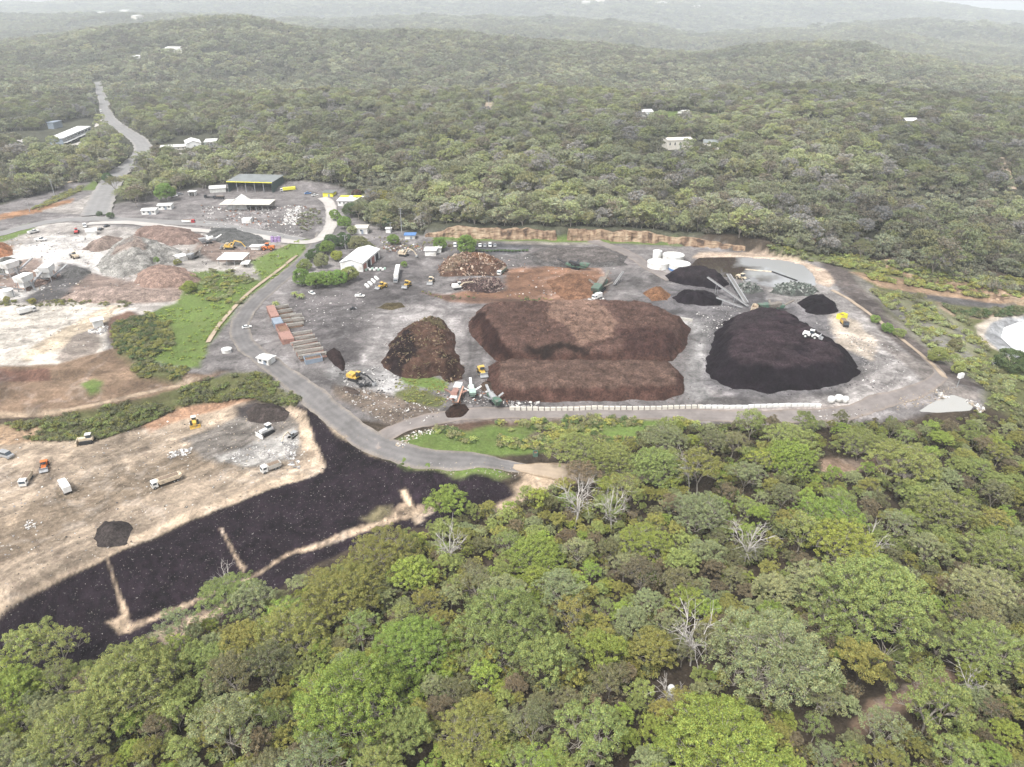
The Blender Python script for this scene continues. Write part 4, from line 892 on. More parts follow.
for x, y, R, uu, vv in placed:
    TREES.remove((x, y, R))
    tone = fbm(np.array([x / 40.]), np.array([y / 40.]), 73, 2)[0]
    r = rr_.random()
    kind = 'bushy' if R < 3.2 else rr_.choice(['open', 'open', 'airy', 'dome', 'dark', 'airy'])
    cname = rr_.choice(['mid', 'mid', 'olive', 'grey', 'dull', 'olive', 'bright', 'lime', 'grey', 'dull', 'brown'] if tone > .45 else ['mid', 'mid', 'bright', 'mid', 'olive', 'grey', 'dull', 'lime'])
    sz = 'small' if R < 3.2 else 'medium' if R < 4.7 else 'broad'
    st = {'open': 'spreading', 'airy': 'thin crowned', 'dome': 'rounded', 'dark': 'dark trunked', 'bushy': 'low bushy'}[kind]
    lab = '%s %s %s tree, %s' % (sz, CN[cname], st, where_txt(uu, vv))
    plant(x, y, R, kind, cname, lab, 'gum trees of the near forest')
    BY.setdefault(lab, 0); BY[lab] += 1
print('front trees', len(placed), 'tries', tries, 'labels', len(BY))
# dead trees
for i, (u, v, w, lab) in enumerate([(575,520,52,'pale leafless tree beside the sandy track junction, tallest of the bare ones'), (612,525,40,'thin white leafless tree right of the tallest bare one'), (692,655,60,'leafless grey tree with wide forked limbs behind the yellow green dome'),
        (668,700,36,'pale forked bare tree standing beside the white drum'), (745,560,46,'grey bare tree with sprawling limbs below the pale green spreading tree'), (690,480,36,'bare grey branches right of the pale round tree'), (968,690,34,'weathered bare tree above the sandy bank at the lower right'), (225,560+25,30,'bare grey shrub tree at the sandy notch of the batter toe'), (450,560,40,'thin bare tree behind the large olive crown'), (870,560,40,'bare white limbs between green crowns in the right hand forest'), (515,650,36,'bare pale stems in a gap right of the bright domes')]):
    g0 = PX(u, v); k = pxm(g0.y, g0.z); R = w / 2 / k; x, y = W(u, v, g0.z + 4)
    o = link('dead_tree', DEAD[i % 3]); o.location = (x, y, float(gh(x, y)[0])); o.rotation_euler = (0, 0, i * 1.7); s = R / 4.6; o.scale = (s, s, s)
    tag(o, lab, 'dead tree', 'dead trees of the near forest')

# ------------------------------------------------------------------ massed plants by geometry nodes
def src(objs, name):
    c = bpy.data.collections.new(name)
    for i, me in enumerate(objs):
        o = bpy.data.objects.new('%s_kind_%02d' % (name, i), me); c.objects.link(o)
    return c
def scatter(name, P, S, T, coll, label, cat, nk, idx=None, tilt=0.06, kind='stuff'):
    n = len(P); rng = np.random.default_rng(n)
    me = bpy.data.meshes.new(name); me.vertices.add(n); me.vertices.foreach_set('co', np.asarray(P, np.float32).ravel())
    def at(nm, typ, d, key='value'):
        a = me.attributes.new(nm, typ, 'POINT'); a.data.foreach_set(key, d.ravel())
    at('idx', 'INT', (rng.integers(0, nk, n) if idx is None else np.asarray(idx)).astype(np.int32))
    rot = np.stack([rng.normal(size=n) * tilt, rng.normal(size=n) * tilt, rng.random(n) * 6.283], 1).astype(np.float32)
    at('rot', 'FLOAT_VECTOR', rot, 'vector'); at('scl', 'FLOAT_VECTOR', np.asarray(S, np.float32), 'vector')
    at('tint', 'FLOAT_VECTOR', np.asarray(T, np.float32), 'vector')
    o = link(name, me)
    ng = bpy.data.node_groups.new(name + '_growth', 'GeometryNodeTree')
    ng.interface.new_socket('Geometry', in_out='INPUT', socket_type='NodeSocketGeometry'); ng.interface.new_socket('Geometry', in_out='OUTPUT', socket_type='NodeSocketGeometry')
    gi = ng.nodes.new('NodeGroupInput'); go = ng.nodes.new('NodeGroupOutput')
    ip = ng.nodes.new('GeometryNodeInstanceOnPoints'); ci = ng.nodes.new('GeometryNodeCollectionInfo'); ci.inputs['Collection'].default_value = coll; ci.inputs['Separate Children'].default_value = True; ci.inputs['Reset Children'].default_value = True
    def na(nm, typ):
        a = ng.nodes.new('GeometryNodeInputNamedAttribute'); a.data_type = typ; a.inputs['Name'].default_value = nm; return a.outputs['Attribute']
    L = ng.links.new
    L(gi.outputs[0], ip.inputs['Points']); L(ci.outputs[0], ip.inputs['Instance']); ip.inputs['Pick Instance'].default_value = True
    L(na('idx', 'INT'), ip.inputs['Instance Index']); e = ng.nodes.new('FunctionNodeEulerToRotation'); L(na('rot', 'FLOAT_VECTOR'), e.inputs[0]); L(e.outputs[0], ip.inputs['Rotation']); L(na('scl', 'FLOAT_VECTOR'), ip.inputs['Scale'])
    L(ip.outputs[0], go.inputs[0])
    md = o.modifiers.new('growth', 'NODES'); md.node_group = ng
    return tag(o, label, cat, kind=kind)
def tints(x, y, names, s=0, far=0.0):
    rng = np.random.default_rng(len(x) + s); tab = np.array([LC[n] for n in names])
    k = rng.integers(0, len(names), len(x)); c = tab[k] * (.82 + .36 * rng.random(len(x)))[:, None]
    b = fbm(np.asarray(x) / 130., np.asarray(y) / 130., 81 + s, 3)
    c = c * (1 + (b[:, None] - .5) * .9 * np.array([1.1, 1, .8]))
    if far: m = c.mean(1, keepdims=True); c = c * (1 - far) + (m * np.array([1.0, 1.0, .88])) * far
    return c
# shrubs
def shrub_mesh(seed, R=1.5, n=9, per=30, leaf=.36, tw=True):
    rng = np.random.default_rng(seed); a = rng.random(n) * 6.28; q = np.sqrt(rng.random(n)) * R * .75
    cent = np.stack([np.cos(a) * q, np.sin(a) * q, R * .55 + rng.random(n) * R * .5], 1)
    V, F, t = leaves(cent, np.full(n, R * .42), per, leaf, rng, tones=.8 + .4 * rng.random(n)); tt = toned(t)
    segs = []
    for c in cent: segs += bend((0, 0, -.2), c, .05, .02, rng, 2, .2)
    TV, TF = tubes(segs, 3); k = len(V)
    # three sided tubes are padded to quads
    return mesh_np('shrub', np.concatenate([V, TV]), np.concatenate([F, TF + k]), None, {'tone': ('POINT', 'FLOAT_COLOR', np.concatenate([tt, np.ones((len(TV), 4))]))}, mats=[M_LEAF, M_BARKD], midx=[0] * len(F) + [1] * len(TF))
SHR = src([shrub_mesh(s) for s in range(1, 7)], 'shrub')
def rnd_in(poly, n, rng, mind=0):
    P = np.array([(p[0], p[1]) for p in poly]); lo = P.min(0); hi = P.max(0)
    out = np.zeros((0, 2))
    while len(out) < n:
        q = lo + (hi - lo) * rng.random((n * 3, 2)); q = q[sd_poly(q[:, 0], q[:, 1], poly) > 0]; out = np.concatenate([out, q])
    return out[:n]
rng = np.random.default_rng(77)
FV = [W(u, v, -8) for u, v in [(-150,728),(0,655),(100,645),(150,632),(240,592),(300,567),(380,547),(430,520),(500,505),(550,495),(575,466),(640,446),(720,440),(830,436),(880,430),(930,424),(1024,418),(1180,430),(1400,1000),(-400,1000)]]
Q = rnd_in(FV, 9500, rng)
for g in GAPS: Q = Q[sd_poly(Q[:, 0], Q[:, 1], g) < -.5]
den = fbm(Q[:, 0] / 9., Q[:, 1] / 9., 12, 2); Q = Q[den > .42]
s = .5 + rng.random(len(Q)) ** 1.5 * 1.1
T = tints(Q[:, 0], Q[:, 1], ['olive', 'dull', 'mid', 'olive', 'brown', 'grey', 'dull', 'brown'], 1) * .9
T = T * .92
scatter('undergrowth', np.stack([Q[:, 0], Q[:, 1], gh(Q[:, 0], Q[:, 1])], 1), np.stack([s, s, s * (.7 + .6 * rng.random(len(Q)))], 1), T, SHR, 'olive and brown undergrowth between the trees of the near forest', 'undergrowth', 6)
NEARK = src([joined('near_gum', [M_BARK, M_BARKD][i % 2], seed=400 + i, R=4.6, Ht=8.5, lobes=11, cl=11, per=70, leaf=.25, crad=.62, spread=.85, trunk=.18, skip=.12, low=.8, fork=.22) for i in range(6)], 'small_gum')
ex = []; TA = np.array(TREES)
for q in rnd_in([W(u, v, -8) for u, v in [(-420,738),(0,658),(100,648),(150,634),(240,596),(300,570),(380,549),(430,521),(500,506),(550,497),(575,468),(640,448),(720,442),(830,440),(880,440),(930,437),(1000,432),(1350,432),(1700,1000),(-800,1000)]], 7000, rng):
    R = 1.8 + 2.2 * rng.random() ** 1.3
    if any(sd_poly(q[:1], q[1:], g)[0] > -R * .6 for g in GAPS): continue
    if (((TA[:, 0] - q[0]) ** 2 + (TA[:, 1] - q[1]) ** 2) < (.55 * (TA[:, 2] + R)) ** 2).any(): continue
    TA = np.vstack([TA, [q[0], q[1], R]]); ex.append((q[0], q[1], R))
ex = np.array(ex); print('extra', len(ex)); s = ex[:, 2] / 4.8
scatter('forest', np.stack([ex[:, 0], ex[:, 1], gh(ex[:, 0], ex[:, 1]) - .1], 1), np.stack([s, s, s * (.9 + .5 * rng.random(len(s)))], 1), tints(ex[:, 0], ex[:, 1], ['mid', 'olive', 'dull', 'grey', 'mid', 'bright', 'olive', 'brown', 'lime'], 2), NEARK, 'small young gums packed between the large trees of the near forest', 'forest', 6)
# scrub on batters
def scrub(px, n, names, smin, smax, label, name='scrub', cl=.5, s0=0, grow=1.0):
    pw = PP(px); q = rnd_in(pw, n, rng); d = fbm(q[:, 0] / 8., q[:, 1] / 8., 13 + s0, 3); q = q[d > cl]
    s = smin + (smax - smin) * rng.random(len(q)) ** 2
    return q, s, tints(q[:, 0], q[:, 1], names, 3 + s0)
SC = [scrub([(868,288),(900,292),(960,310),(975,335),(1000,365),(1024,372),(1100,380),(1100,430),(1000,420),(985,405),(985,388),(900,322)], 2400, ['mid','olive','dull','grey','grey','dull'], .4, 1.7, '', s0=1, cl=.48),
      scrub([(940,305),(965,312),(1024,305),(1024,314),(960,318)], 200, ['dull','deep'], .8, 1.6, '', s0=9, cl=.2),
      scrub([(-200,440),(0,424),(60,415),(130,402),(190,383),(230,372),(262,372),(300,398),(296,406),(250,398),(200,402),(170,410),(140,425),(100,438),(40,440),(0,432)], 2200, ['mid','olive','dull','dull'], .4, 1.3, '', s0=2, cl=.40),
      scrub([(112,345),(115,325),(145,313),(170,322),(175,345),(150,362),(190,368),(180,380),(140,378)], 900, ['dull','olive','deep'], .5, 1.3, '', s0=3, cl=.35),
      scrub([(190,272),(230,270),(262,285),(240,305),(200,300),(180,290)], 350, ['dull','olive','grey'], .5, 1.4, '', s0=4, cl=.5),
      scrub([(115,345),(140,316),(180,300),(260,262),(300,240),(306,250),(280,275),(240,305),(208,345),(203,365),(140,360)], 1100, ['bright','mid','bright','lime'], .25, .8, '', s0=5, cl=.5),
      scrub([(430,430),(560,418),(700,416),(700,440),(560,452),(470,445)], 1500, ['dull','dull','mid','olive','deep'], .4, 1.3, '', s0=6, cl=.47),
      scrub([(0,302),(60,300),(130,303),(130,308),(60,306),(0,306)], 130, ['dull','olive'], .5, 1.1, '', s0=7, cl=.3),
      scrub([(395,380),(450,382),(445,408),(395,400)], 260, ['mid','olive'], .2, .5, '', s0=8, cl=.45),
      scrub([(355,238),(420,238),(480,240),(480,250),(420,252),(370,252)], 220, ['dull','brown','olive'], .3, .8, '', s0=10, cl=.4),
      scrub([(30,210),(60,195),(85,185),(80,192),(50,205),(35,212)], 300, ['dull','olive','grey'], .6, 1.3, '', s0=11, cl=.3),
      scrub([(420,292),(600,300),(600,306),(450,302)], 120, ['olive','deep'], .3, .6, '', s0=12, cl=.5),
      scrub([(298,215),(318,208),(322,222),(312,232),(296,228)], 120, ['dull','brown','grey'], .5, 1.2, '', s0=14, cl=.3),
      scrub([(765,247),(850,256),(885,262),(1024,280),(1024,290),(900,278),(850,269),(800,258)], 900, ['dull','olive','mid','grey'], .6, 2.0, '', s0=15, cl=.40),
      scrub([(860,266),(940,278),(1024,290),(1024,298),(940,292),(870,280)], 500, ['dull','olive','mid'], .6, 1.9, '', s0=13, cl=.4)]
Q = np.concatenate([a for a, b, c in SC]); S = np.concatenate([b for a, b, c in SC]); T = np.concatenate([c for a, b, c in SC])
scatter('scrub', np.stack([Q[:, 0], Q[:, 1], gh(Q[:, 0], Q[:, 1]) - .1], 1), np.stack([S, S, S * .8], 1), T, SHR, 'low green and olive scrub growing on the batters round the pad', 'scrub', 6)

# mid and far forest
def ball_joined(seed, R=5.6, n=56, per=44, leaf=.58):
    rng = np.random.default_rng(seed); d = rng.normal(size=(n * 2, 3)); d /= np.linalg.norm(d, axis=1)[:, None]; d = d[d[:, 2] > -.35][:n]
    lob = rng.normal(size=(8, 3)); lob[:, 2] = abs(lob[:, 2]); lob /= np.linalg.norm(lob, axis=1)[:, None]; b_ = (d @ lob.T).max(1)
    c = d * (R * (.55 + .38 * b_))[:, None] * np.array([1, 1, .7]); c[:, 2] += 6.2 + seed % 3
    V, F, t = leaves(c, 1.0 + .5 * rng.random(len(c)), per, leaf, rng, tones=.84 + .32 * rng.random(len(c))); segs = bend((0, 0, -.5), (.5, .2, 5), .26, .2, rng, 2, .06)
    for k in range(0, len(c), 5): segs += bend((.5, .2, 5), c[k], .13, .05, rng, 2, .12)
    TV, TF = tubes(segs); k = len(V)
    return mesh_np('domed_gum', np.concatenate([V, TV]), np.concatenate([F, TF + k]), None, {'tone': ('POINT', 'FLOAT_COLOR', np.concatenate([toned(t), np.ones((len(TV), 4))]))}, mats=[M_LEAF, M_BARK], midx=[0] * len(F) + [1] * len(TF))
MIDK = src([ball_joined(600 + i) for i in range(5)] + [joined('mid_gum', M_BARK, seed=100 + i, R=6.3, Ht=10.5 + i % 3, lobes=12, cl=6, per=40, leaf=.58, crad=1.15, spread=.85 + .1 * (i % 3), trunk=.25, skip=.08, low=1.2, fork=.2) for i in range(4)], 'gum')
FARK = src([joined('far_gum', M_BARK, seed=200 + i, R=6.5, Ht=11 + i % 3, lobes=7, cl=4, per=20, leaf=1.15, crad=1.5, spread=.9, trunk=.22, skip=.05, low=1.2, fork=.2) for i in range(6)], 'distant_gum')
SITE = [tuple(PX(u, v)) for u, v in [(-300,232),(-60,212),(0,204),(40,195),(75,184),(92,181),(108,190),(112,208),(150,203),(178,193),(205,190),(235,183),(300,181),(330,184),(352,190),(360,215),(378,230),(425,233),(440,232)]]
SITE += [(p[0], p[1] + 6) for p in CL1[1:]] + [(p[0], p[1] + 4) for p in CL2]
SITE += [tuple(PX(u, v))[:2] for u, v in [(1300,440),(1024,425),(700,440),(560,500),(250,600),(0,680),(-300,800)]]
CLR = [PP([(20,148),(12,140),(50,126),(80,118),(98,124),(102,140),(80,150),(40,152)]), PP([(145,160),(150,148),(185,136),(218,134),(226,148),(200,158)]), PP([(128,212),(160,196),(200,186),(200,200),(160,214)])]
CLR2 = [PP([(655,157),(660,143),(700,143),(722,150),(722,160),(690,158)]), PP([(640,118),(645,112),(690,112),(724,116),(722,123),(690,124),(650,122)]), PP([(898,132),(900,122),(918,122),(920,132)]), PP([(160,54),(182,54),(184,48),(164,47)]), PP([(128,62),(130,54),(142,54),(142,64)]), PP([(562,157),(566,149),(592,152),(596,158)])]
CLR2.append(PP([(92,84),(103,82),(112,112),(130,130),(152,142),(154,158),(142,172),(128,186),(118,215),(88,218),(100,190),(112,175),(126,160),(130,152),(112,136),(98,118),(94,100)]))
RD = [(PP([(98,82),(100,92),(104,102),(106,112),(112,122),(126,132),(140,142),(143,152),(132,164),(120,172),(110,185),(100,205),(96,216)]), 10), (PP([(490,102),(489,108),(487,118)]), 10), (PP([(1000,156),(1006,172),(1012,192)]), 5),
      (PP([(-60,202),(0,198),(40,188),(80,180),(100,172)]), 5), (PP([(106,118),(98,125)]), 8), (PP([(145,156),(155,154)]), 8)]
def forest_pts(y0, y1, area, seed, jit=True, wide=1.0, thin=.36):
    rng = np.random.default_rng(seed)
    umax = 1.0 * wide
    A = umax * (y1 * y1 - y0 * y0); n = int(A / area)
    y = np.sqrt(y0 * y0 + (y1 * y1 - y0 * y0) * rng.random(n)); x = (rng.random(n) * 2 - 1) * umax * (y * .89 + 64) * .98
    keep = sd_poly(x, y, SITE) < 0
    keep &= ~((y < 300))
    k = np.where(keep)[0]; x = x[k]; y = y[k]
    m = np.ones(len(x), bool)
    for c in CLR + CLR2: m &= sd_poly(x, y, c) < -2
    for l, w in RD: m &= sd_line(x, y, l) > w
    d = fbm(x / 60., y / 60., seed, 3); m &= d > thin
    return x[m], y[m], rng
x, y, rng = forest_pts(300, 1250, 50, 301)
s = .48 + rng.random(len(x)) ** 1.6 * .95
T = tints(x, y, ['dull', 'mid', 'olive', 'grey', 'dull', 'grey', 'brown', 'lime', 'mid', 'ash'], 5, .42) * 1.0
nm = len(x)
scatter('forest', np.stack([x, y, gh(x, y) - .3], 1), np.stack([s, s, s * (.85 + .3 * rng.random(nm))], 1), T, MIDK, 'grey green gum forest covering the slopes behind the pad', 'forest', 9)
xb, yb, rng = forest_pts(300, 900, 26, 311, wide=.9, thin=.3)
s = 1.4 + rng.random(len(xb)) * 1.6; kb = (yb < 900)
scatter('undergrowth', np.stack([xb, yb, gh(xb, yb) - .2], 1), np.stack([s, s, s], 1), tints(xb, yb, ['dull', 'olive', 'grey', 'brown', 'dull'], 15, .5) * .95, SHR, 'dull green undergrowth beneath the gum forest behind the pad', 'undergrowth', 6)
x2, y2, rng = forest_pts(1250, 4300, 165, 302, wide=.82, thin=.33)
s = .7 + rng.random(len(x2)) ** 1.2 * .8
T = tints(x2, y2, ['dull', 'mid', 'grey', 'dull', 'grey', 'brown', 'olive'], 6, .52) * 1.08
scatter('forest', np.stack([x2, y2, gh(x2, y2) - .3], 1), np.stack([s * 1.15, s * 1.15, s], 1), T, FARK, 'hazy grey green forest on the far hills', 'forest', 6)
x3, y3, rng = forest_pts(4300, 9000, 900, 303, wide=.8, thin=.3)
s = 1.6 + rng.random(len(x3)) * 1.4
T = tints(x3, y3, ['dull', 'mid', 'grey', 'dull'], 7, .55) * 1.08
scatter('forest', np.stack([x3, y3, gh(x3, y3) - 1], 1), np.stack([s * 1.3, s * 1.3, s * .7], 1), T, FARK, 'faded blue green forest on the farthest ridges', 'forest', 6)
print('forest', nm, len(x2), len(x3))
# ================================================================== HEAPS, CLIFFS
def heap_mat(name, rough_scale=1.2, bump=1.0):
    m, nt, b = nt_new(name); L = nt.links.new
    at = NN(nt, 'ShaderNodeAttribute', attribute_name='Col'); geo = NN(nt, 'ShaderNodeNewGeometry')
    n1 = NN(nt, 'ShaderNodeTexNoise'); n1.inputs['Scale'].default_value = rough_scale; n1.inputs['Detail'].default_value = 7; n1.inputs['Roughness'].default_value = .75
    n2 = NN(nt, 'ShaderNodeTexNoise'); n2.inputs['Scale'].default_value = .22; n2.inputs['Detail'].default_value = 5; n2.inputs['Distortion'].default_value = .8
    for n in (n1, n2): L(geo.outputs['Position'], n.inputs['Vector'])
    r1 = NN(nt, 'ShaderNodeMapRange'); r1.inputs[1].default_value = .33; r1.inputs[2].default_value = .67; r1.inputs[3].default_value = .35; r1.inputs[4].default_value = 1.75; L(n1.outputs['Fac'], r1.inputs[0])
    r2 = NN(nt, 'ShaderNodeMapRange'); r2.inputs[1].default_value = .35; r2.inputs[2].default_value = .65; r2.inputs[3].default_value = .75; r2.inputs[4].default_value = 1.25; L(n2.outputs['Fac'], r2.inputs[0])
    mu = NN(nt, 'ShaderNodeMath', operation='MULTIPLY'); L(r1.outputs[0], mu.inputs[0]); L(r2.outputs[0], mu.inputs[1])
    mx = NN(nt, 'ShaderNodeMix', data_type='RGBA', blend_type='MULTIPLY'); mx.inputs[0].default_value = 1; L(at.outputs['Color'], mx.inputs[6]); L(mu.outputs[0], mx.inputs[7])
    L(mx.outputs[2], b.inputs['Base Color']); b.inputs['Roughness'].default_value = .95; b.inputs['Specular IOR Level'].default_value = .1
    bp = NN(nt, 'ShaderNodeBump'); bp.inputs['Strength'].default_value = bump; bp.inputs['Distance'].default_value = .7; L(n1.outputs['Fac'], bp.inputs['Height']); L(bp.outputs[0], b.inputs['Normal'])
    return m
M_HEAP = heap_mat('loose_material'); M_CHIP = heap_mat('coarse_chips', 2.2, 1.0)
HEAPS = []
def heap(px, h, slope, col, label, cat='heap', name='mulch_heap', top=None, topn=.45, lump=.6, mat=None, group=None, step=.6, patches=(), ridge=None, warp=5.0, topvar=1.0, power=1.0):
    pw = PP(px); P = np.array([(p[0], p[1]) for p in pw]); z0 = np.array([p[2] for p in pw])
    lo = P.min(0) - 3; hi = P.max(0) + 3
    nx = max(8, int((hi[0] - lo[0]) / step)); ny = max(8, int((hi[1] - lo[1]) / step))
    warp = min(warp, .25 * float((P.max(0) - P.min(0)).min()))
    X, Y = np.meshgrid(np.linspace(lo[0], hi[0], nx), np.linspace(lo[1], hi[1], ny))
    seed = int(abs(P.sum())) % 991
    Xw = X + (fbm(X / 7., Y / 7., seed, 3) - .5) * warp; Yw = Y + (fbm(X / 7. + 9, Y / 7., seed + 3, 3) - .5) * warp
    sd = sd_poly(Xw, Yw, pw); e = np.clip(sd, 0, 1e9)
    hh = e * slope
    cap = h * (1 + (fbm(X / 16., Y / 16., seed + 5, 3) - .5) * .5 * topvar)
    if ridge: cap = cap * ridge(X, Y)
    k = h * .18; z = -k * np.log(np.exp(-hh / k) + np.exp(-cap / k)); z = np.maximum(z, 0)
    act = sstep(e / 2.0)
    rid = np.abs(fbm(X / 7., Y / 4.5, seed + 21, 4) - .5)
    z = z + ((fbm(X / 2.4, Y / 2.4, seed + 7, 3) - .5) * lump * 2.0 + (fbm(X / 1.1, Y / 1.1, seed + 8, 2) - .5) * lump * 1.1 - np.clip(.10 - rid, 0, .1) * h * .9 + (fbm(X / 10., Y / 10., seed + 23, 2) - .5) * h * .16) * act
    g = gh(X.ravel(), Y.ravel()).reshape(X.shape)
    Z = g + np.where(sd > 0, z, 0) + np.where(sd > 0, .02, np.clip(sd, -2, 0) * .5 - .05)
    C = np.zeros((*X.shape, 3)); C[:] = col
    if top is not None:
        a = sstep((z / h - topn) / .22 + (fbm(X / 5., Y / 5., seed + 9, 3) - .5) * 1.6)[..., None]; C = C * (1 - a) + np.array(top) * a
    for ppx, pc in patches:
        q = [(p[0], p[1]) for p in [PX(u, v) for u, v in ppx]]
        a = np.clip(sd_poly(X + (fbm(X / 4., Y / 4., 3, 3) - .5) * 5, Y + (fbm(X / 4., Y / 4., 6, 3) - .5) * 5, q) / 1.5 + .5, 0, 1)[..., None]; C = C * (1 - a) + np.array(pc) * a
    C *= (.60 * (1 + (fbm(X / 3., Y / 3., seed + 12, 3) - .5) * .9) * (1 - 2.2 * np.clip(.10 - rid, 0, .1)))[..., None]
    keep = sd > -1.2
    kf = keep[:-1, :-1] & keep[1:, :-1] & keep[:-1, 1:] & keep[1:, 1:]
    r, c = np.where(kf); ii = r * nx + c; F = np.stack([ii, ii + 1, ii + nx + 1, ii + nx], 1)
    used = np.unique(F); mp = np.full(nx * ny, -1); mp[used] = np.arange(len(used))
    V = np.stack([X.ravel(), Y.ravel(), Z.ravel()], 1)[used]; F = mp[F]; Cv = np.concatenate([C.reshape(-1, 3)[used], np.ones((len(used), 1))], 1)
    ctr = np.array([P[:, 0].mean(), P[:, 1].mean(), z0.mean()]); 
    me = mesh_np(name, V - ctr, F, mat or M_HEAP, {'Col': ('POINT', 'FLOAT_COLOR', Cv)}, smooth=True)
    o = link(name, me, loc=ctr); HEAPS.append((pw, tuple(np.array(col) * .8), h))
    return tag(o, label, cat, group)
BRN = (.105, .056, .044); BLK = (.018, .0125, .017)
heap([(467,322),(480,311),(520,308),(600,307),(655,311),(690,328),(688,345),(672,362),(560,365),(500,363),(488,354),(474,338)], 7.5, 1.15, BRN, 'largest red brown mulch heap, with a paler patch across its flat top', top=(.135,.080,.064), lump=.8, topvar=.45, warp=3,
     patches=[([(548,318),(556,304),(592,302),(603,320),(616,335),(612,352),(580,358),(565,340),(548,330)], (.29,.185,.14)), ([(524,359),(545,357),(592,359),(590,361),(540,362)], (.035,.022,.018)), ([(618,345),(650,340),(680,348),(668,360),(625,362)], (.085,.045,.038)), ([(470,320),(480,318),(500,350),(510,362),(490,358)], (.045,.022,.018))])
heap([(488,366),(520,363),(670,364),(685,378),(682,394),(664,400),(540,402),(500,400),(488,388)], 4.8, .95, BRN, 'long low red brown mulch windrow behind the concrete block wall', name='mulch_windrow', top=(.165,.105,.082), topn=.6, lump=.6, topvar=.4, warp=3)
heap([(706,362),(712,340),(722,324),(740,316),(770,315),(800,322),(825,340),(855,360),(860,373),(850,382),(820,390),(770,393),(730,388),(710,378)], 8.5, .85, BLK, 'biggest black compost heap on the pad, with a purple brown top', name='compost_heap', top=(.056,.038,.044), topn=.70, lump=.6,
     patches=[([(735,318),(760,316),(775,330),(745,340),(725,345)], (.045,.033,.037))])
heap([(664,276),(672,270),(700,269),(722,275),(728,285),(722,289),(690,286),(668,281)], 5, .7, BLK, 'flat topped black compost heap beside the white tanks', name='compost_heap', top=(.035,.026,.03), lump=.5, group='black compost heaps')
heap([(673,298),(682,291),(695,292),(710,292),(722,300),(720,306),(700,306),(680,303)], 4.5, .7, BLK, 'double humped black compost heap under the long grey conveyor', name='compost_heap', lump=.6, group='black compost heaps')
heap([(797,302),(808,297),(825,296),(836,303),(840,312),(825,315),(808,313)], 4.5, .7, BLK, 'small rounded black compost heap near the curved pond bank', name='compost_heap', lump=.5, group='black compost heaps')
heap([(643,293),(650,288),(662,288),(671,294),(668,300),(652,301)], 3.5, .6, (.27,.14,.075), 'small orange brown woodchip heap between the tanks and the black heaps', name='woodchip_heap')
heap([(383,364),(390,346),(405,328),(425,320),(442,320),(453,336),(453,350),(463,366),(462,380),(450,384),(440,376),(420,380),(400,377)], 4.6, .8, (.10,.056,.042), 'heap of brown green waste and brush left of the big mulch heap', name='brush_heap', top=(.135,.078,.056), topn=.6, lump=1.3,
     patches=[([(383,364),(392,345),(412,335),(420,360),(400,378)], (.03,.018,.018)), ([(440,360),(452,362),(460,378),(448,382)], (.05,.028,.022)), ([(418,322),(440,320),(448,335),(425,330)], (.14,.115,.06))], mat=M_CHIP)
heap([(438,270),(445,260),(465,256),(490,257),(507,265),(508,272),(495,276),(460,276),(442,276)], 5, .7, (.15,.09,.065), 'heap of broken timber with an orange earth top', name='timber_heap', lump=1.4, patches=[([(470,256),(495,257),(507,266),(490,270),(472,264)], (.23,.115,.06)), ([(440,268),(455,258),(470,268),(450,276)], (.27,.2,.14))], mat=M_CHIP)
heap([(452,284),(470,280),(500,279),(504,287),(498,293),(478,292),(455,289)], 2.6, .6, (.075,.05,.047), 'dark heap of broken timber behind the white excavator', name='timber_heap', lump=1.2, mat=M_CHIP)
heap([(524,256),(545,248),(600,247),(628,256),(626,266),(585,268),(540,266)], 2.6, .3, (.15,.14,.135), 'low grey spoil mound below the cliff', name='spoil_heap', top=(.18,.16,.15), lump=.5)
heap([(548,282),(565,273),(588,275),(604,286),(600,298),(570,300),(552,294)], 1.8, .3, (.26,.14,.085), 'low orange clay mound left of the green screening plant', name='clay_heap', lump=.5)
# quarry heaps
STN = (.40,.385,.355)
heap([(97,264),(108,250),(122,240),(150,238),(180,252),(190,258),(172,263),(152,272),(120,278),(103,275)], 14, .55, STN, 'tall pale grey stone heap, the highest in the quarry yard', name='stone_heap', lump=.3, topvar=.2, patches=[([(112,262),(118,250),(140,248),(150,262),(130,264)], (.36,.29,.25)), ([(118,256),(122,252),(136,252),(138,256)], (.26,.235,.215))])
heap([(134,284),(138,272),(158,265),(185,268),(202,279),(195,286),(165,289),(145,288)], 5.5, .5, (.38,.265,.215), 'pink brown gravel heap beside the green batter', name='gravel_heap', lump=.3)
heap([(130,238),(138,229),(160,227),(190,230),(204,238),(196,244),(170,246),(150,240)], 4.5, .5, (.31,.22,.185), 'pink brown gravel heap behind the tall grey stone heap', name='gravel_heap', lump=.3, group='gravel heaps')
heap([(82,250),(92,242),(108,236),(124,238),(112,248),(100,252)], 4.5, .5, (.33,.255,.215), 'brown gravel heap left of the tall grey stone heap', name='gravel_heap', lump=.3, group='gravel heaps')
heap([(60,300),(75,290),(110,287),(140,288),(182,292),(180,300),(120,303),(80,303)], 2.2, .3, (.42,.325,.275), 'long low pink gravel heap along the quarry boundary', name='gravel_heap', lump=.3)
heap([(60,274),(72,268),(88,268),(92,272),(76,278),(64,279)], 3, .5, (.16,.155,.15), 'small dark grey stone heap in the middle of the quarry yard', name='stone_heap', lump=.4)
heap([(-30,255),(-10,244),(6,243),(15,249),(10,256),(-5,258)], 4, .5, (.36,.17,.09), 'orange sand heap cut by the left edge', name='sand_heap', lump=.3)
heap([(-20,272),(-5,262),(10,258),(24,262),(16,270),(0,275)], 4, .5, (.17,.17,.155), 'grey rock heap at the left edge of the quarry', name='rock_heap', lump=1.0)
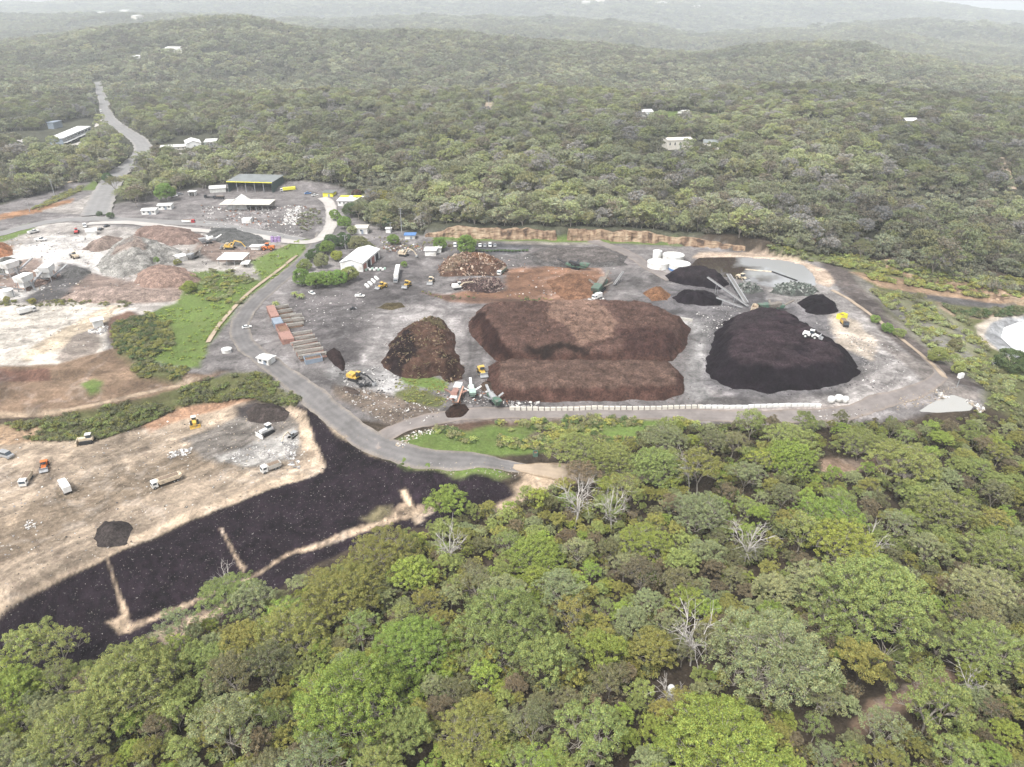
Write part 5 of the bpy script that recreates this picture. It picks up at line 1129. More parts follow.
heap([(204,236),(212,228),(235,228),(262,236),(268,243),(250,247),(222,243)], 1.6, .3, (.15,.15,.145), 'low dark grey gravel heap below the yard road', name='gravel_heap', lump=.3)
heap([(14,286),(22,276),(38,270),(52,270),(60,275),(45,284),(25,292)], 4, .5, (.40,.29,.24), 'pink gravel heap behind the crushing plant', name='gravel_heap', lump=.4)
# tipping floor
heap([(94,540),(97,528),(108,521),(124,521),(134,530),(128,543),(112,549),(98,547)], 3.2, .6, (.075,.062,.058), 'dark soil heap on the sandy tipping floor', name='soil_heap', lump=.5)
heap([(243,413),(255,403),(275,403),(291,410),(288,420),(262,424),(248,421)], 3, .5, (.085,.068,.062), 'dark soil heap at the top of the tipping floor', name='soil_heap', lump=.6)
heap([(444,412),(452,405),(466,404),(471,410),(464,417),(448,418)], 2.2, .6, (.045,.026,.02), 'small dark chip heap under the grinder conveyor', name='chip_heap', lump=.6)
heap([(479,388),(483,382),(490,381),(495,387),(490,391),(482,391)], 2.4, .8, (.12,.085,.065), 'small brown chip heap between the green screens', name='chip_heap', lump=.4)
heap([(326,352),(332,347),(340,352),(346,364),(342,372),(334,366)], 2.2, .6, (.04,.025,.024), 'dark compost spill beside the timber bays', name='compost_heap', lump=.4)
heap([(376,330-22),(386,303),(402,303),(405,307),(392,310)], 1.0, .5, (.12,.095,.05), 'thin brown weed mound on the grey pad', name='weed_heap', lump=.5)
heap([(360,392),(352,388),(345,385),(342,389),(350,394),(358,396)], 1.5, .5, (.13,.1,.085), 'little grey brown spoil heap by the sealed road', name='spoil_heap', lump=.6)

# ------------------------------------------------------------------ sandstone faces
def cliff_mat():
    m, nt, b = nt_new('sandstone'); L = nt.links.new
    geo = NN(nt, 'ShaderNodeNewGeometry'); mp = NN(nt, 'ShaderNodeMapping'); L(geo.outputs['Position'], mp.inputs[0]); mp.inputs['Scale'].default_value = (.3, .3, .09)
    n1 = NN(nt, 'ShaderNodeTexNoise'); n1.inputs['Scale'].default_value = 1; n1.inputs['Detail'].default_value = 6; L(mp.outputs[0], n1.inputs['Vector'])
    cr = NN(nt, 'ShaderNodeValToRGB'); L(n1.outputs['Fac'], cr.inputs[0]); e = cr.color_ramp.elements
    e[0].position = .34; e[0].color = (.07, .05, .038, 1); e[1].position = .70; e[1].color = (.36, .285, .205, 1)
    for p, c in ((.42, (.15, .10, .07, 1)), (.5, (.235, .165, .11, 1)), (.6, (.30, .225, .155, 1))): q = cr.color_ramp.elements.new(p); q.color = c
    m2 = NN(nt, 'ShaderNodeMapping'); L(geo.outputs['Position'], m2.inputs[0]); m2.inputs['Scale'].default_value = (.05, .05, 1.4)
    n2 = NN(nt, 'ShaderNodeTexNoise'); n2.inputs['Scale'].default_value = 1; n2.inputs['Detail'].default_value = 4; L(m2.outputs[0], n2.inputs['Vector'])
    r = NN(nt, 'ShaderNodeMapRange'); r.inputs[1].default_value = .35; r.inputs[2].default_value = .6; r.inputs[3].default_value = .85; r.inputs[4].default_value = 1.1; L(n2.outputs['Fac'], r.inputs[0])
    mx = NN(nt, 'ShaderNodeMix', data_type='RGBA', blend_type='MULTIPLY'); mx.inputs[0].default_value = 1; L(cr.outputs[0], mx.inputs[6]); L(r.outputs[0], mx.inputs[7])
    L(mx.outputs[2], b.inputs['Base Color']); b.inputs['Roughness'].default_value = .95; b.inputs['Specular IOR Level'].default_value = .1
    return m
M_ROCK = cliff_mat()
def cliff(line, h, name='cliff', seed=0, back=3.0, prof=None):
    S = spline([Vector((p[0], p[1], 0)) for p in line], 1.2); n = len(S); m = 12
    V = []
    for i, p in enumerate(S):
        t = (S[min(i + 1, n - 1)] - S[max(i - 1, 0)]).normalized(); nr_ = Vector((t.y, -t.x, 0))   # towards the camera
        fr = i / (n - 1); hh = h * (prof(fr) if prof else 1)
        for k in range(m + 1):
            f = k / m
            q = p + nr_ * (1.8 - f * 2.2)
            V.append((q.x, q.y, f, hh))
    A = np.array(V); x, y, f, hh = A.T
    g = gh(S_x := np.array([p.x for p in S]), np.array([p.y for p in S]) - 4.0)
    gb = np.repeat(g, m + 1)
    s = np.repeat(np.arange(n), m + 1)
    d = (fbm(s / 4., f * 3., seed, 4) - .5) * 3.0 + (np.floor(fbm(s / 9., f * 0 + 1, seed + 2, 2) * 6) / 6 - .5) * 2.0 + 0
    V = np.stack([x, y + d * .8, gb - .8 + f * (hh * (1 + (np.repeat(fbm(np.arange(n) / 7., np.zeros(n), seed + 4, 3), m + 1) - .5) * .5) + .8)], 1)
    # cap strip that runs back into the hill
    V = V.reshape(n, m + 1, 3); capb = V[:, -1:, :].copy(); capb[:, :, 1] += back + 4; cz = gh(capb[:, 0, 0], capb[:, 0, 1]) - .6; capb[:, 0, 2] = np.minimum(cz, capb[:, 0, 2]+.5)
    V = np.concatenate([V, capb], 1).reshape(-1, 3); M = m + 2
    ii = (np.arange(n - 1)[:, None] * M + np.arange(M - 1)[None, :]).ravel()
    F = np.stack([ii, ii + M, ii + M + 1, ii + 1], 1)
    return tag(link(name, mesh_np(name, V, F, M_ROCK, smooth=False)), kind='structure')
cliff([(p[0], p[1] + .5) for p in CL1[:-2]], 6.3, seed=3, prof=lambda f: min(1, f * 9 + .2) * (.15 if .42 < f < .455 else 1) * (1 - .55 * max(0, f - .7) / .3))
cliff([(p[0], p[1] + 2) for p in CL2[1:]], 4.2, seed=9, prof=lambda f: .5 + .5 * min(1, f * 4))
def outcrop(px, h, seed):
    pw = PP(px); cliff([(p[0], p[1]) for p in pw], h, seed=seed, prof=lambda f: math.sin(min(max(f, .08), .92) * PI) ** .5)
outcrop([(780,244),(795,243),(810,243),(822,246)], 6, 21)
outcrop([(875,262),(890,262),(905,264)], 3, 22)

# ------------------------------------------------------------------ loose stones, rubbish and chips: uncountable
def stone(seed, elong=1.0):
    r = np.random.default_rng(seed); t = (1 + 5 ** .5) / 2
    v = np.array([(-1,t,0),(1,t,0),(-1,-t,0),(1,-t,0),(0,-1,t),(0,1,t),(0,-1,-t),(0,1,-t),(t,0,-1),(t,0,1),(-t,0,-1),(-t,0,1)], float); v /= np.linalg.norm(v[0]); v *= .5 * (.7 + .6 * r.random((12, 1))); v[:, 2] *= .7; v[:, 0] *= elong
    f = [(0,11,5),(0,5,1),(0,1,7),(0,7,10),(0,10,11),(1,5,9),(5,11,4),(11,10,2),(10,7,6),(7,1,8),(3,9,4),(3,4,2),(3,2,6),(3,6,8),(3,8,9),(4,9,5),(2,4,11),(6,2,10),(8,6,7),(9,8,1)]
    m, _, _ = MST; me = bpy.data.meshes.new('stone'); me.from_pydata([tuple(a) for a in v], [], f); me.materials.append(m); return me
def tint_mat(name, rough=.8):
    m, nt, b = nt_new(name); a = NN(nt, 'ShaderNodeAttribute', attribute_name='tint'); a.attribute_type = 'INSTANCER'; nt.links.new(a.outputs['Color'], b.inputs['Base Color']); b.inputs['Roughness'].default_value = rough; b.inputs['Specular IOR Level'].default_value = .2
    return m, nt, b
MST = tint_mat('stones_and_scrap')
def plank(seed, l, w, h):
    mb = MB(); mb.box(-l / 2, -w / 2, 0, l / 2, w / 2, h); me = bpy.data.meshes.new('plank'); me.from_pydata(mb.v, [], mb.f); me.materials.append(MST[0]); return me
STC = src([stone(i) for i in range(5)] + [plank(0, 1.6, .5, .25), plank(1, .9, .8, .3)], 'stone')
STK = src([plank(i, 1 + .5 * i, .28, .22) for i in range(4)] + [stone(9, 2.2)], 'stick')
def chips(px, n, cols, smin, smax, s0, cl=.0, coll_n=7, onto=None):
    pw = PP(px); r = np.random.default_rng(900 + s0); q = rnd_in(pw, n, r)
    if cl: q = q[fbm(q[:, 0] / 6., q[:, 1] / 6., s0, 3) > cl]
    s = smin + (smax - smin) * r.random(len(q)) ** 2.2
    c = np.array(cols)[r.integers(0, len(cols), len(q))] * (.75 + .5 * r.random(len(q)))[:, None]
    return q, s, c
WHT = (.52,.505,.48); GRY = (.22,.21,.205); TAN_ = (.30,.25,.19); DRK = (.06,.055,.055); RST = (.2,.09,.05)
def do_chips(name, lst, label, cat, coll, nk, lift=.0):
    Q = np.concatenate([a for a, b, c in lst]); S = np.concatenate([b for a, b, c in lst]); C = np.concatenate([c for a, b, c in lst])
    scatter(name, np.stack([Q[:, 0], Q[:, 1], gh(Q[:, 0], Q[:, 1]) + lift], 1), np.stack([S, S, S], 1), C, coll, label, cat, nk, tilt=.35)
do_chips('rubble', [
  chips([(296,405),(352,445),(420,470),(505,482),(518,494),(440,520),(340,552),(200,628),(60,665),(-100,690),(0,610),(130,548),(262,492),(322,472)], 5000, [(.24,.22,.21), (.13,.11,.10), (.10,.08,.085), (.05,.04,.045), (.05,.04,.045), (.03,.025,.028), DRK], .12, .4, 1),
  chips([(0,430),(90,440),(180,410),(300,415),(330,470),(200,510),(60,575),(0,605),(-100,600)], 2600, [WHT, TAN_, GRY, TAN_, TAN_, DRK], .12, .7, 2),
  chips([(225,455),(260,440),(296,432),(300,450),(280,460),(240,466)], 500, [WHT, GRY, GRY], .3, .9, 3, .45),
  chips([(164,456),(178,450),(192,448),(190,455),(172,458)], 90, [WHT, WHT, GRY], .5, 1.6, 4),
  chips([(284,448),(294,440),(298,462),(302,470),(288,466)], 110, [WHT, GRY, GRY], .4, 1.5, 5),
  chips([(24,520),(34,520),(36,528),(26,532)], 24, [WHT], .4, 1.2, 6),
  chips([(-60,240),(60,232),(180,240),(300,245),(250,275),(120,300),(0,300),(-60,300)], 2600, [WHT, GRY, TAN_, DRK], .3, 1.4, 7, .45),
  chips([(0,306),(110,306),(105,345),(0,360)], 500, [WHT, TAN_, GRY], .2, 1.2, 8, .5),
  chips([(90,330),(108,326),(108,331),(100,335),(88,334)], 90, [GRY, WHT], .6, 2.0, 9),
  chips([(425,470),(500,478),(545,475),(545,468),(480,462),(420,458)], 200, [GRY, TAN_], .2, .7, 10),
  chips([(395,444),(402,436),(412,432),(450,424),(450,428),(412,440),(402,448)], 120, [WHT, TAN_], .4, 1.1, 11),
  chips([(335,385),(392,395),(440,410),(440,420),(390,428),(360,410)], 420, [WHT, TAN_, GRY, DRK], .2, 1.0, 12),
  chips([(330,365),(400,368),(400,398),(350,390)], 420, [GRY, DRK, WHT], .2, 1.2, 13, .45),
  chips([(430,385),(500,385),(520,404),(440,408)], 340, [GRY, DRK, WHT, RST], .2, 1.1, 14, .4),
  chips([(504,399),(540,402),(540,408),(504,408)], 160, [GRY, WHT, DRK], .4, 1.4, 15),
  chips([(695,308),(735,306),(745,320),(712,340),(700,330)], 420, [GRY, GRY, WHT, DRK], .3, 1.0, 16, .4),
  chips([(800,315),(850,335),(900,350),(905,380),(860,400),(862,360),(820,325)], 800, [WHT, GRY, GRY, DRK, GRY], .2, .8, 17, .42),
  chips([(200,225),(300,222),(305,238),(200,240)], 500, [WHT, GRY, DRK], .3, 1.4, 18, .4),
  chips([(200,205),(222,208),(300,205),(320,210),(310,228),(205,226)], 900, [WHT, WHT, GRY, DRK, RST], .5, 2.0, 19, .45),
  chips([(285,212),(300,205),(302,214),(296,225),(282,225)], 420, [WHT, WHT, GRY], .8, 2.0, 20),
  chips([(380,240),(425,246),(425,252),(385,252)], 260, [WHT, GRY, RST, DRK], .5, 1.8, 21, .4),
  chips([(455,253),(620,256),(600,300),(460,296)], 900, [GRY, WHT, RST, DRK], .2, 1.3, 22, .5),
  chips([(585,300),(592,294),(603,297),(604,305),(590,306)], 80, [WHT, WHT, GRY], .6, 2.2, 23),
  chips([(545,303),(590,303),(590,307),(545,306)], 70, [WHT, TAN_], .5, 1.5, 24),
  chips([(810,410),(850,408),(880,405),(850,424),(800,424)], 300, [WHT, TAN_, GRY, DRK], .2, .8, 25),
  chips([(935,386),(970,400),(985,410),(978,418),(965,398),(940,392)], 320, [TAN_, GRY, WHT], .5, 1.8, 26),
  chips([(900,395),(960,385),(940,398),(915,410),(895,410)], 300, [GRY, TAN_], .2, 1.0, 27),
  chips([(290,298),(360,290),(380,330),(300,330)], 260, [WHT, GRY], .15, .9, 28),
 ], 'pale stones, rubbish and chips scattered over the bare ground', 'rubble', STC, 7)
# timber and brush thrown over the heaps
def on_heap(px, n, cols, smin, smax, s0, h, slope):
    pw = PP(px); r = np.random.default_rng(700 + s0); q = rnd_in(pw, n, r); sd = sd_poly(q[:, 0], q[:, 1], pw)
    z = gh(q[:, 0], q[:, 1]) + np.minimum(sd * slope, h) * .93
    s = smin + (smax - smin) * r.random(len(q)) ** 1.6; c = np.array(cols)[r.integers(0, len(cols), len(q))] * (.7 + .6 * r.random(len(q)))[:, None]
    return q, s, c, z
def do_on(name, lst, label, cat):
    Q = np.concatenate([a[0] for a in lst]); S = np.concatenate([a[1] for a in lst]); C = np.concatenate([a[2] for a in lst]); Z = np.concatenate([a[3] for a in lst])
    scatter(name, np.stack([Q[:, 0], Q[:, 1], Z], 1), np.stack([S, S, S], 1), C, STK, label, cat, 5, tilt=.7)
do_on('broken_timber', [
  on_heap([(438,270),(445,260),(465,256),(490,257),(507,265),(508,272),(495,276),(460,276),(442,276)], 1300, [(.30,.21,.15), (.22,.14,.10), (.42,.34,.27), (.10,.06,.045), (.15,.08,.06)], .4, 1.7, 1, 5, .7),
  on_heap([(452,284),(470,280),(500,279),(504,287),(498,293),(478,292),(455,289)], 800, [(.15,.10,.09), (.07,.045,.045), (.26,.20,.17)], .4, 1.6, 2, 2.6, .6),
  on_heap([(383,364),(390,346),(405,328),(425,320),(442,320),(453,336),(453,350),(463,366),(462,380),(450,384),(440,376),(420,380),(400,377)], 1100, [(.12,.08,.05), (.07,.04,.03), (.13,.11,.055), (.2,.15,.10)], .3, 1.1, 3, 4.6, .8),
  on_heap([(735,290),(742,284),(756,285),(762,291),(745,293)], 260, [(.11,.13,.11), (.06,.07,.06), (.2,.2,.19)], .8, 2.2, 4, 2.0, .5),
  on_heap([(772,292),(780,284),(800,283),(818,291),(812,295),(785,295)], 620, [(.11,.13,.11), (.06,.07,.06), (.22,.23,.21)], .8, 2.2, 5, 2.6, .5),
  on_heap([(466,322),(480,311),(655,311),(690,328),(672,362),(500,363)], 1500, [(.17,.1,.07), (.06,.03,.02), (.1,.05,.035)], .2, .8, 6, 7.9, .8),
 ], 'broken timber, branches and chips lying over the waste heaps', 'timber')
def mound(px, h, slope, col, label, name, cat): return heap(px, h, slope, col, label, name=name, cat=cat, lump=.8, mat=M_CHIP)
mound([(735,291),(742,284),(756,285),(762,291),(745,294)], 2.0, .5, (.12,.125,.115), 'small grey green heap of pipe offcuts by the pond', 'scrap_heap', 'heap')
mound([(770,293),(780,284),(800,283),(820,291),(812,296),(785,296)], 2.6, .5, (.12,.125,.115), 'long grey green heap of pipe offcuts below the pond', 'scrap_heap', 'heap')

# material spilled round the toes of the heaps
sq = []; rs_ = np.random.default_rng(5)
for pw, c_, h_ in HEAPS:
    S_ = spline([Vector((p[0], p[1], 0)) for p in pw] + [Vector((pw[0][0], pw[0][1], 0))], 1.0); n_ = int(len(S_) * (2.2 if h_ > 4 else 1.2))
    k_ = rs_.integers(0, len(S_), n_); q_ = np.array([[S_[i].x, S_[i].y] for i in k_]) + rs_.normal(size=(n_, 2)) * (1.0 + .16 * h_)
    s_ = .12 + .5 * rs_.random(n_) ** 2.5; sq.append((q_, s_, np.array([c_] * n_) * (.6 + .8 * rs_.random(n_))[:, None]))
do_chips('spilled_material', sq, 'loose lumps spilled round the toes of the heaps', 'spill', STC, 5)
# ================================================================== BUILDINGS
M_WHITE = paint('white_sheet_metal', (.72,.72,.70), .5, .10, .5, dirt=(.5,.48,.44), dscale=.25)
M_CREAM = paint('cream_wall', (.55,.52,.46), .7, .12, .6)
M_GREYR = paint('grey_roof_metal', (.20,.215,.21), .45, .12, .3, dirt=(.15,.16,.155), dscale=.15)
M_GREENW = paint('dark_green_wall', (.05,.085,.08), .6, .15, .6)
M_DARK = paint('dark_opening', (.03,.03,.032), .8, .3, 1)
M_GLASS = paint('window_glass', (.05,.065,.08), .12, .1, .5, spec=.6)
M_GREYW = paint('grey_blue_wall', (.22,.26,.31), .6, .12, .6)
M_STEEL = paint('galvanised_steel', (.29,.295,.30), .5, .15, 1.2)
M_YELP = paint('yellow_panel', (.70,.66,.06), .55, .12, .8)
M_YEL = paint('machine_yellow', (.62,.40,.07), .5, .18, .9, dirt=(.25,.19,.12), dscale=.8)
M_TANP = paint('faded_tan_paint', (.58,.49,.36), .6, .15, .9, dirt=(.32,.26,.2), dscale=.8)
M_ORA = paint('machine_orange', (.55,.16,.04), .5, .15, .9)
M_RED = paint('red_paint', (.45,.05,.05), .45, .12, 1)
M_GRN = paint('machine_green', (.07,.14,.10), .5, .2, 1, dirt=(.14,.13,.11), dscale=.8)
M_GRNP = paint('pale_green_paint', (.33,.45,.38), .5, .15, 1)
M_LIME = paint('lime_hopper', (.50,.56,.12), .5, .12, 1)
M_BLUE = paint('blue_paint', (.09,.20,.42), .5, .12, 1)
M_BLK = paint('black_rubber', (.022,.022,.024), .8, .2, 2)
M_BLKP = paint('black_paint', (.03,.03,.033), .4, .2, 2)
M_TYRE = M_BLK; M_BELT = paint('dusty_belt', (.15,.145,.14), .8, .2, 1)
M_RUST = paint('rusty_pink_container', (.33,.19,.155), .7, .2, .5, dirt=(.22,.13,.105), dscale=.5)
M_CONC = paint('concrete', (.46,.44,.40), .85, .15, .7, dirt=(.34,.32,.29), dscale=.6)
M_TIM = paint('sawn_timber', (.20,.12,.08), .85, .3, 1.5, dirt=(.16,.10,.07), dscale=1.2)
M_TIMG = paint('weathered_timber', (.17,.15,.13), .9, .3, 1.5)
M_PURP = paint('purple_plastic', (.26,.18,.33), .6, .15, 1.5)
M_REDROOF = paint('red_roof', (.34,.15,.12), .7, .15, 1)
M_TARP = paint('grey_tarpaulin', (.50,.50,.47), .7, .15, .6)

def frame_of(fl, fr):
    """local frame on the ground from the two near base corners seen in the photo"""
    a, b = G(*fl), G(*fr); d = b - a; L = math.hypot(d.x, d.y); rz = math.atan2(d.y, d.x); z = min(a.z, b.z)
    return (a.x, a.y, z), rz, L
def wall_box(mb, L, D, h, z0=-1.2): mb.box(0, 0, z0, L, D, h); return mb
def gable(mb, L, D, h, rise, over=.5, axis='x', t=.18):
    """two roof slabs; the ridge runs along axis"""
    o = over
    if axis == 'x': prof = [(-o, h - o * rise / (D / 2)), (D / 2, h + rise), (D + o, h - o * rise / (D / 2)), (D + o, h - o * rise / (D / 2) + t), (D / 2, h + rise + t), (-o, h - o * rise / (D / 2) + t)]; mb.prism([(a, z) for a, z in prof], -o, L + o, 'x')
    else: prof = [(-o, h - o * rise / (L / 2)), (L / 2, h + rise), (L + o, h - o * rise / (L / 2)), (L + o, h - o * rise / (L / 2) + t), (L / 2, h + rise + t), (-o, h - o * rise / (L / 2) + t)]; mb.prism(prof, -o, D + o, 'y')
    return mb
def shed(name, fl, fr, D, h, label, cat='building', roofm=M_WHITE, wallm=M_WHITE, rise=1.0, axis='x', open_front=False, windows=0, doors=1, group=None, flat=False, slope=0.0, L=None):
    loc, rz, L0 = frame_of(fl, fr); L = L or L0
    r = empty(name, loc, rz, label, cat, group)
    w = MB()
    if open_front:
        t = .3; w.box(0, D - t, -1.2, L, D, h - .05); w.box(0, 0, -1.2, t, D - t, h - .05); w.box(L - t, 0, -1.2, L, D - t, h - .05)
        n = max(2, int(L / 7)); c = MB()
        for i in range(1, n): c.box(L * i / n - .2, .05, -1.2, L * i / n + .2, .45, h - .1)
        c.build('column', M_STEEL, r)
    else:
        if not flat and axis == 'x':
            w.prism([(0, -1.2), (D, -1.2), (D, h), (D / 2, h + rise - .02), (0, h)], 0, L, 'x')
        elif not flat:
            w.prism([(0, -1.2), (L, -1.2), (L, h), (L / 2, h + rise - .02), (0, h)], 0, D, 'y')
        else: w.box(0, 0, -1.2, L, D, h)
    w.build('wall', wallm, r)
    ro = MB()
    if flat: ro.prism([(-.7, h + .02), (D + .7, h + .02 + slope), (D + .7, h + .32 + slope), (-.7, h + .32)], -.7, L + .7, 'x')
    else: gable(ro, L, D, h + .02, rise, axis=axis)
    ro.build('roof', roofm, r)
    if not open_front:
        n = windows
        for i in range(n):
            x = L * (i + .5) / n; f = MB(); f.box(x - .75, -.06, h * .45, x + .75, .02, h * .8); wn = f.build('window', M_CREAM, r); p = MB(); p.box(x - .62, -.10, h * .48, x + .62, -.065, h * .77); p.build('pane', M_GLASS, wn)
        for i in range(doors):
            x = L * (i + 1) / (doors + 1) + .9; dd = MB(); dd.box(x - .8, -.08, -.3, x + .8, .02, h * .72); dd.build('door', M_GREYW, r)
    return r
# big open waste shed
r = shed('open_shed', (229,192), (273,193), 26, 9, 'large open fronted shed with grey metal roof and dark green walls by the forest edge', roofm=M_GREYR, wallm=M_GREENW, open_front=True, flat=True, slope=1.0)
b = MB(); loc, rz, L = frame_of((229,192), (273,193)); b.prism([(-.75, 8.6), (-.72, 8.6), (-.72, 9.35), (-.75, 9.35)], -.7, L + .7, 'x'); b.build('fascia', M_YELP, r)
bb = heap([(236,191),(255,190),(256,187),(238,187)], 3.5, .6, (.33,.30,.29), 'grey mixed waste heap inside the large open shed', name='waste_heap', lump=1.2, mat=M_CHIP)
# white workshop with gable roof
r = shed('workshop', (341,271), (363,272), 30, 5.5, 'long white gabled workshop shed beside the round green trees', rise=2.0, axis='y', doors=1, windows=0)
loc, rz, L = frame_of((341,271), (363,272))
for i in range(4):
    q = MB(); q.box(L - .02, 1.5 + i * 7, -.3, L + .08, 6.5 + i * 7, 4.2); q.build('roller_door', M_DARK if i % 2 else M_REDROOF, r)
# yard canopies
def canopy(name, fl, fr, D, h, label, roofm=M_WHITE, n=4, flat=True, rise=1.0, L=None, group=None, back=False):
    loc, rz, L0 = frame_of(fl, fr); L = L or L0; r = empty(name, loc, rz, label, 'canopy', group)
    for i in range(n):
        for y in (.3, D - .5): q = MB(); q.box(L * i / (n - 1) * .96 + .1, y, -1.2, L * i / (n - 1) * .96 + .35, y + .25, h - .05); q.build('post', M_STEEL, r)
    q = MB()
    if flat: q.prism([(-.6, h), (D + .6, h + rise * .4), (D + .6, h + rise * .4 + .25), (-.6, h + .25)], -.6, L + .6, 'x')
    else: gable(q, L, D, h, rise)
    q.build('roof', roofm, r)
    if back: q = MB(); q.box(0, D - .05, -1.2, L, D + .15, h - .1); q.build('back_wall', roofm, r)
    return r
canopy('yard_canopy', (221,211), (270,211), 15, 5, 'long pale canopy on posts over the storage bays of the upper yard', M_CREAM, 9, back=True)
r = shed('salt_dome_tent', (228,209.5), (247,209.5), 16, 3.6, 'tall white peaked tent roof rising out of the long pale canopy', 'tent', rise=5.0, axis='y', doors=0)
canopy('awning', (219,266), (243,266), 12, 4.2, 'flat white awning on posts at the top of the green batter', M_WHITE, 4)
canopy('awning', (242,268), (248,268), 6, 2.4, 'small white awning right of the flat white one', M_WHITE, 2)
shed('site_office', (142,215), (156,214.5), 8, 3.4, 'left one of the two white portable offices beside the yard road', rise=.6, windows=3)
shed('site_office', (158,210), (171.5,209.5), 8, 3.4, 'right one of the two white portable offices, with a dark side porch', rise=.6, windows=3)
shed('tarpaulin_shed', (210,193), (226,192), 9, 3.6, 'low grey tarpaulin covered store left of the large open shed', roofm=M_TARP, wallm=M_TARP, rise=1.6, doors=0)
shed('weighbridge_hut', (323,197), (333,197), 9, 3.6, 'yellow weighbridge hut with a flat grey roof', roofm=M_GREYR, wallm=M_YELP, flat=True)
r = shed('office_building', (338,206), (363,206), 14, 4.2, 'white office with yellow roof panels in front of the dark forest', flat=True, slope=.8, windows=6)
loc, rz, L = frame_of((338,206), (363,206))
for x0, x1 in ((-.4, L * .32), (L * .5, L * .82)): q = MB(); q.box(x0, 9, 5.32, x1, 14.2, 5.55); q.build('roof_panel', M_YELP, r)
shed('hut', (355,234), (367.5,234), 9, 4.2, 'white hut with pale roof among the garden trees', rise=.8, windows=1, roofm=M_CREAM)
shed('hut', (386,233), (391,233), 4, 3, 'tiny white hut beside the power pole', rise=.3, doors=0)
shed('blue_roof_shelter', (405,239), (415,239), 6, 2.6, 'low shelter with a blue roof behind the parking strip', roofm=M_BLUE, flat=True)
shed('shipping_container', (425,256), (436,256), 7, 3.6, 'white storage container in front of its twin by the yard corner', 'container', flat=True, doors=0)
shed('shipping_container', (436,253), (441,253), 6, 3.4, 'smaller white storage container half hidden behind the front one', 'container', flat=True, doors=0)
shed('pump_house', (371,255), (376,255), 5, 3.2, 'small pale hut at the corner of the white workshop', rise=.5, doors=1)
shed('entry_booth', (189,196), (195,196), 5, 3.4, 'small white booth with an open dark front near the forest edge', open_front=True, flat=True)
# buildings up the road
r = shed('long_office_building', (64,145.5), (92,134), 14, 9, 'long two storey office with a pale skillion roof on the forest hillside', flat=True, slope=.6, wallm=M_GREYW, roofm=M_WHITE, doors=0, windows=0)
loc, rz, L = frame_of((64,145.5), (92,134))
for k, (z0, z1) in enumerate(((.8, 3.3), (5.0, 8.0))):
    for i in range(8):
        q = MB(); q.box(L * i / 8 + .8, -.12, z0, L * (i + 1) / 8 - .8, .02, z1); wn = q.build('window', M_CREAM, r); q = MB(); q.box(L * i / 8 + 1.1, -.17, z0 + .25, L * (i + 1) / 8 - 1.1, -.125, z1 - .25); q.build('pane', M_GLASS, wn)
q = MB(); q.box(0, -4, 4.2, L, -.02, 4.5); q.build('balcony', M_WHITE, r)
shed('plant_room', (54.5,129), (63,127), 8, 8, 'grey blue plant room behind the long two storey office', wallm=M_GREYW, roofm=M_GREYW, flat=True, doors=0)
shed('long_low_shed', (161,151.5), (186,149.5), 12, 4, 'long low white roofed shed in the roadside clearing', flat=True, slope=.5, wallm=M_CREAM, windows=5)
shed('white_barn', (187,150), (202,148.5), 26, 6.5, 'white barn with arched looking roof in the roadside clearing', rise=2.6, axis='y')
shed('end_shed', (205,147), (216,146), 18, 5, 'pale green grey shed at the right end of the roadside clearing', flat=True, slope=.8, wallm=M_GRNP)
canopy('carport', (82,178), (95,177), 9, 4, 'white carport roof beside the branch track', M_WHITE, 3)
shed('forest_house', (667,150), (692,149), 16, 9, 'long pale cream house in the forest clearing', wallm=M_CREAM, roofm=M_CREAM, rise=1.5, windows=5)
shed('forest_house', (703,150), (719,150), 13, 7, 'pale house with a low red roofed porch right of the long cream house', wallm=M_CREAM, roofm=M_GREYR, rise=2, windows=3)
shed('porch', (707,154), (714,154), 7, 4, 'small red roofed lean to in front of the pale forest house', 'outbuilding', wallm=M_CREAM, roofm=M_REDROOF, rise=.8)
shed('farm_shed', (642,117), (653,116), 16, 6, 'white roofed farm shed on the left of the pale green paddock', rise=2, windows=0)
shed('farm_shed', (684,117), (691,116), 12, 5, 'small white farm shed at the left end of the long green paddock', rise=2, windows=0)
shed('ridge_house', (905,127), (917,127), 14, 7, 'white house among trees on the right hand ridge', rise=2, windows=2)
shed('hill_house', (165,53), (182,53), 30, 10, 'long white building on the distant left ridge', rise=3, windows=0)
shed('hill_house', (131,60), (140,58), 18, 8, 'small pale building beside the upper end of the left road', rise=2, windows=0)
shed('forest_hut', (567,154), (573,154), 8, 7, 'small white hut left in the central forest', rise=1, windows=0)
for i, (u, v, w_, lab) in enumerate([(582,5,8,'pale far building at the left end of the hilltop suburb'), (596,4,9,'widest pale building of the hilltop suburb'), (660,6,7,'pale far building right of the hilltop suburb'), (694,9,6,'last small pale building on the far ridge'), (98,16,6,'pale far house on the left skyline slope'), (120,14,8,'larger pale far house on the left skyline slope'), (132,22,5,'lower pale far house on the left skyline slope')]):
    shed('distant_building', (u, v), (u + w_, v), 60, 28, lab, rise=4, windows=0, doors=0, wallm=M_CREAM)

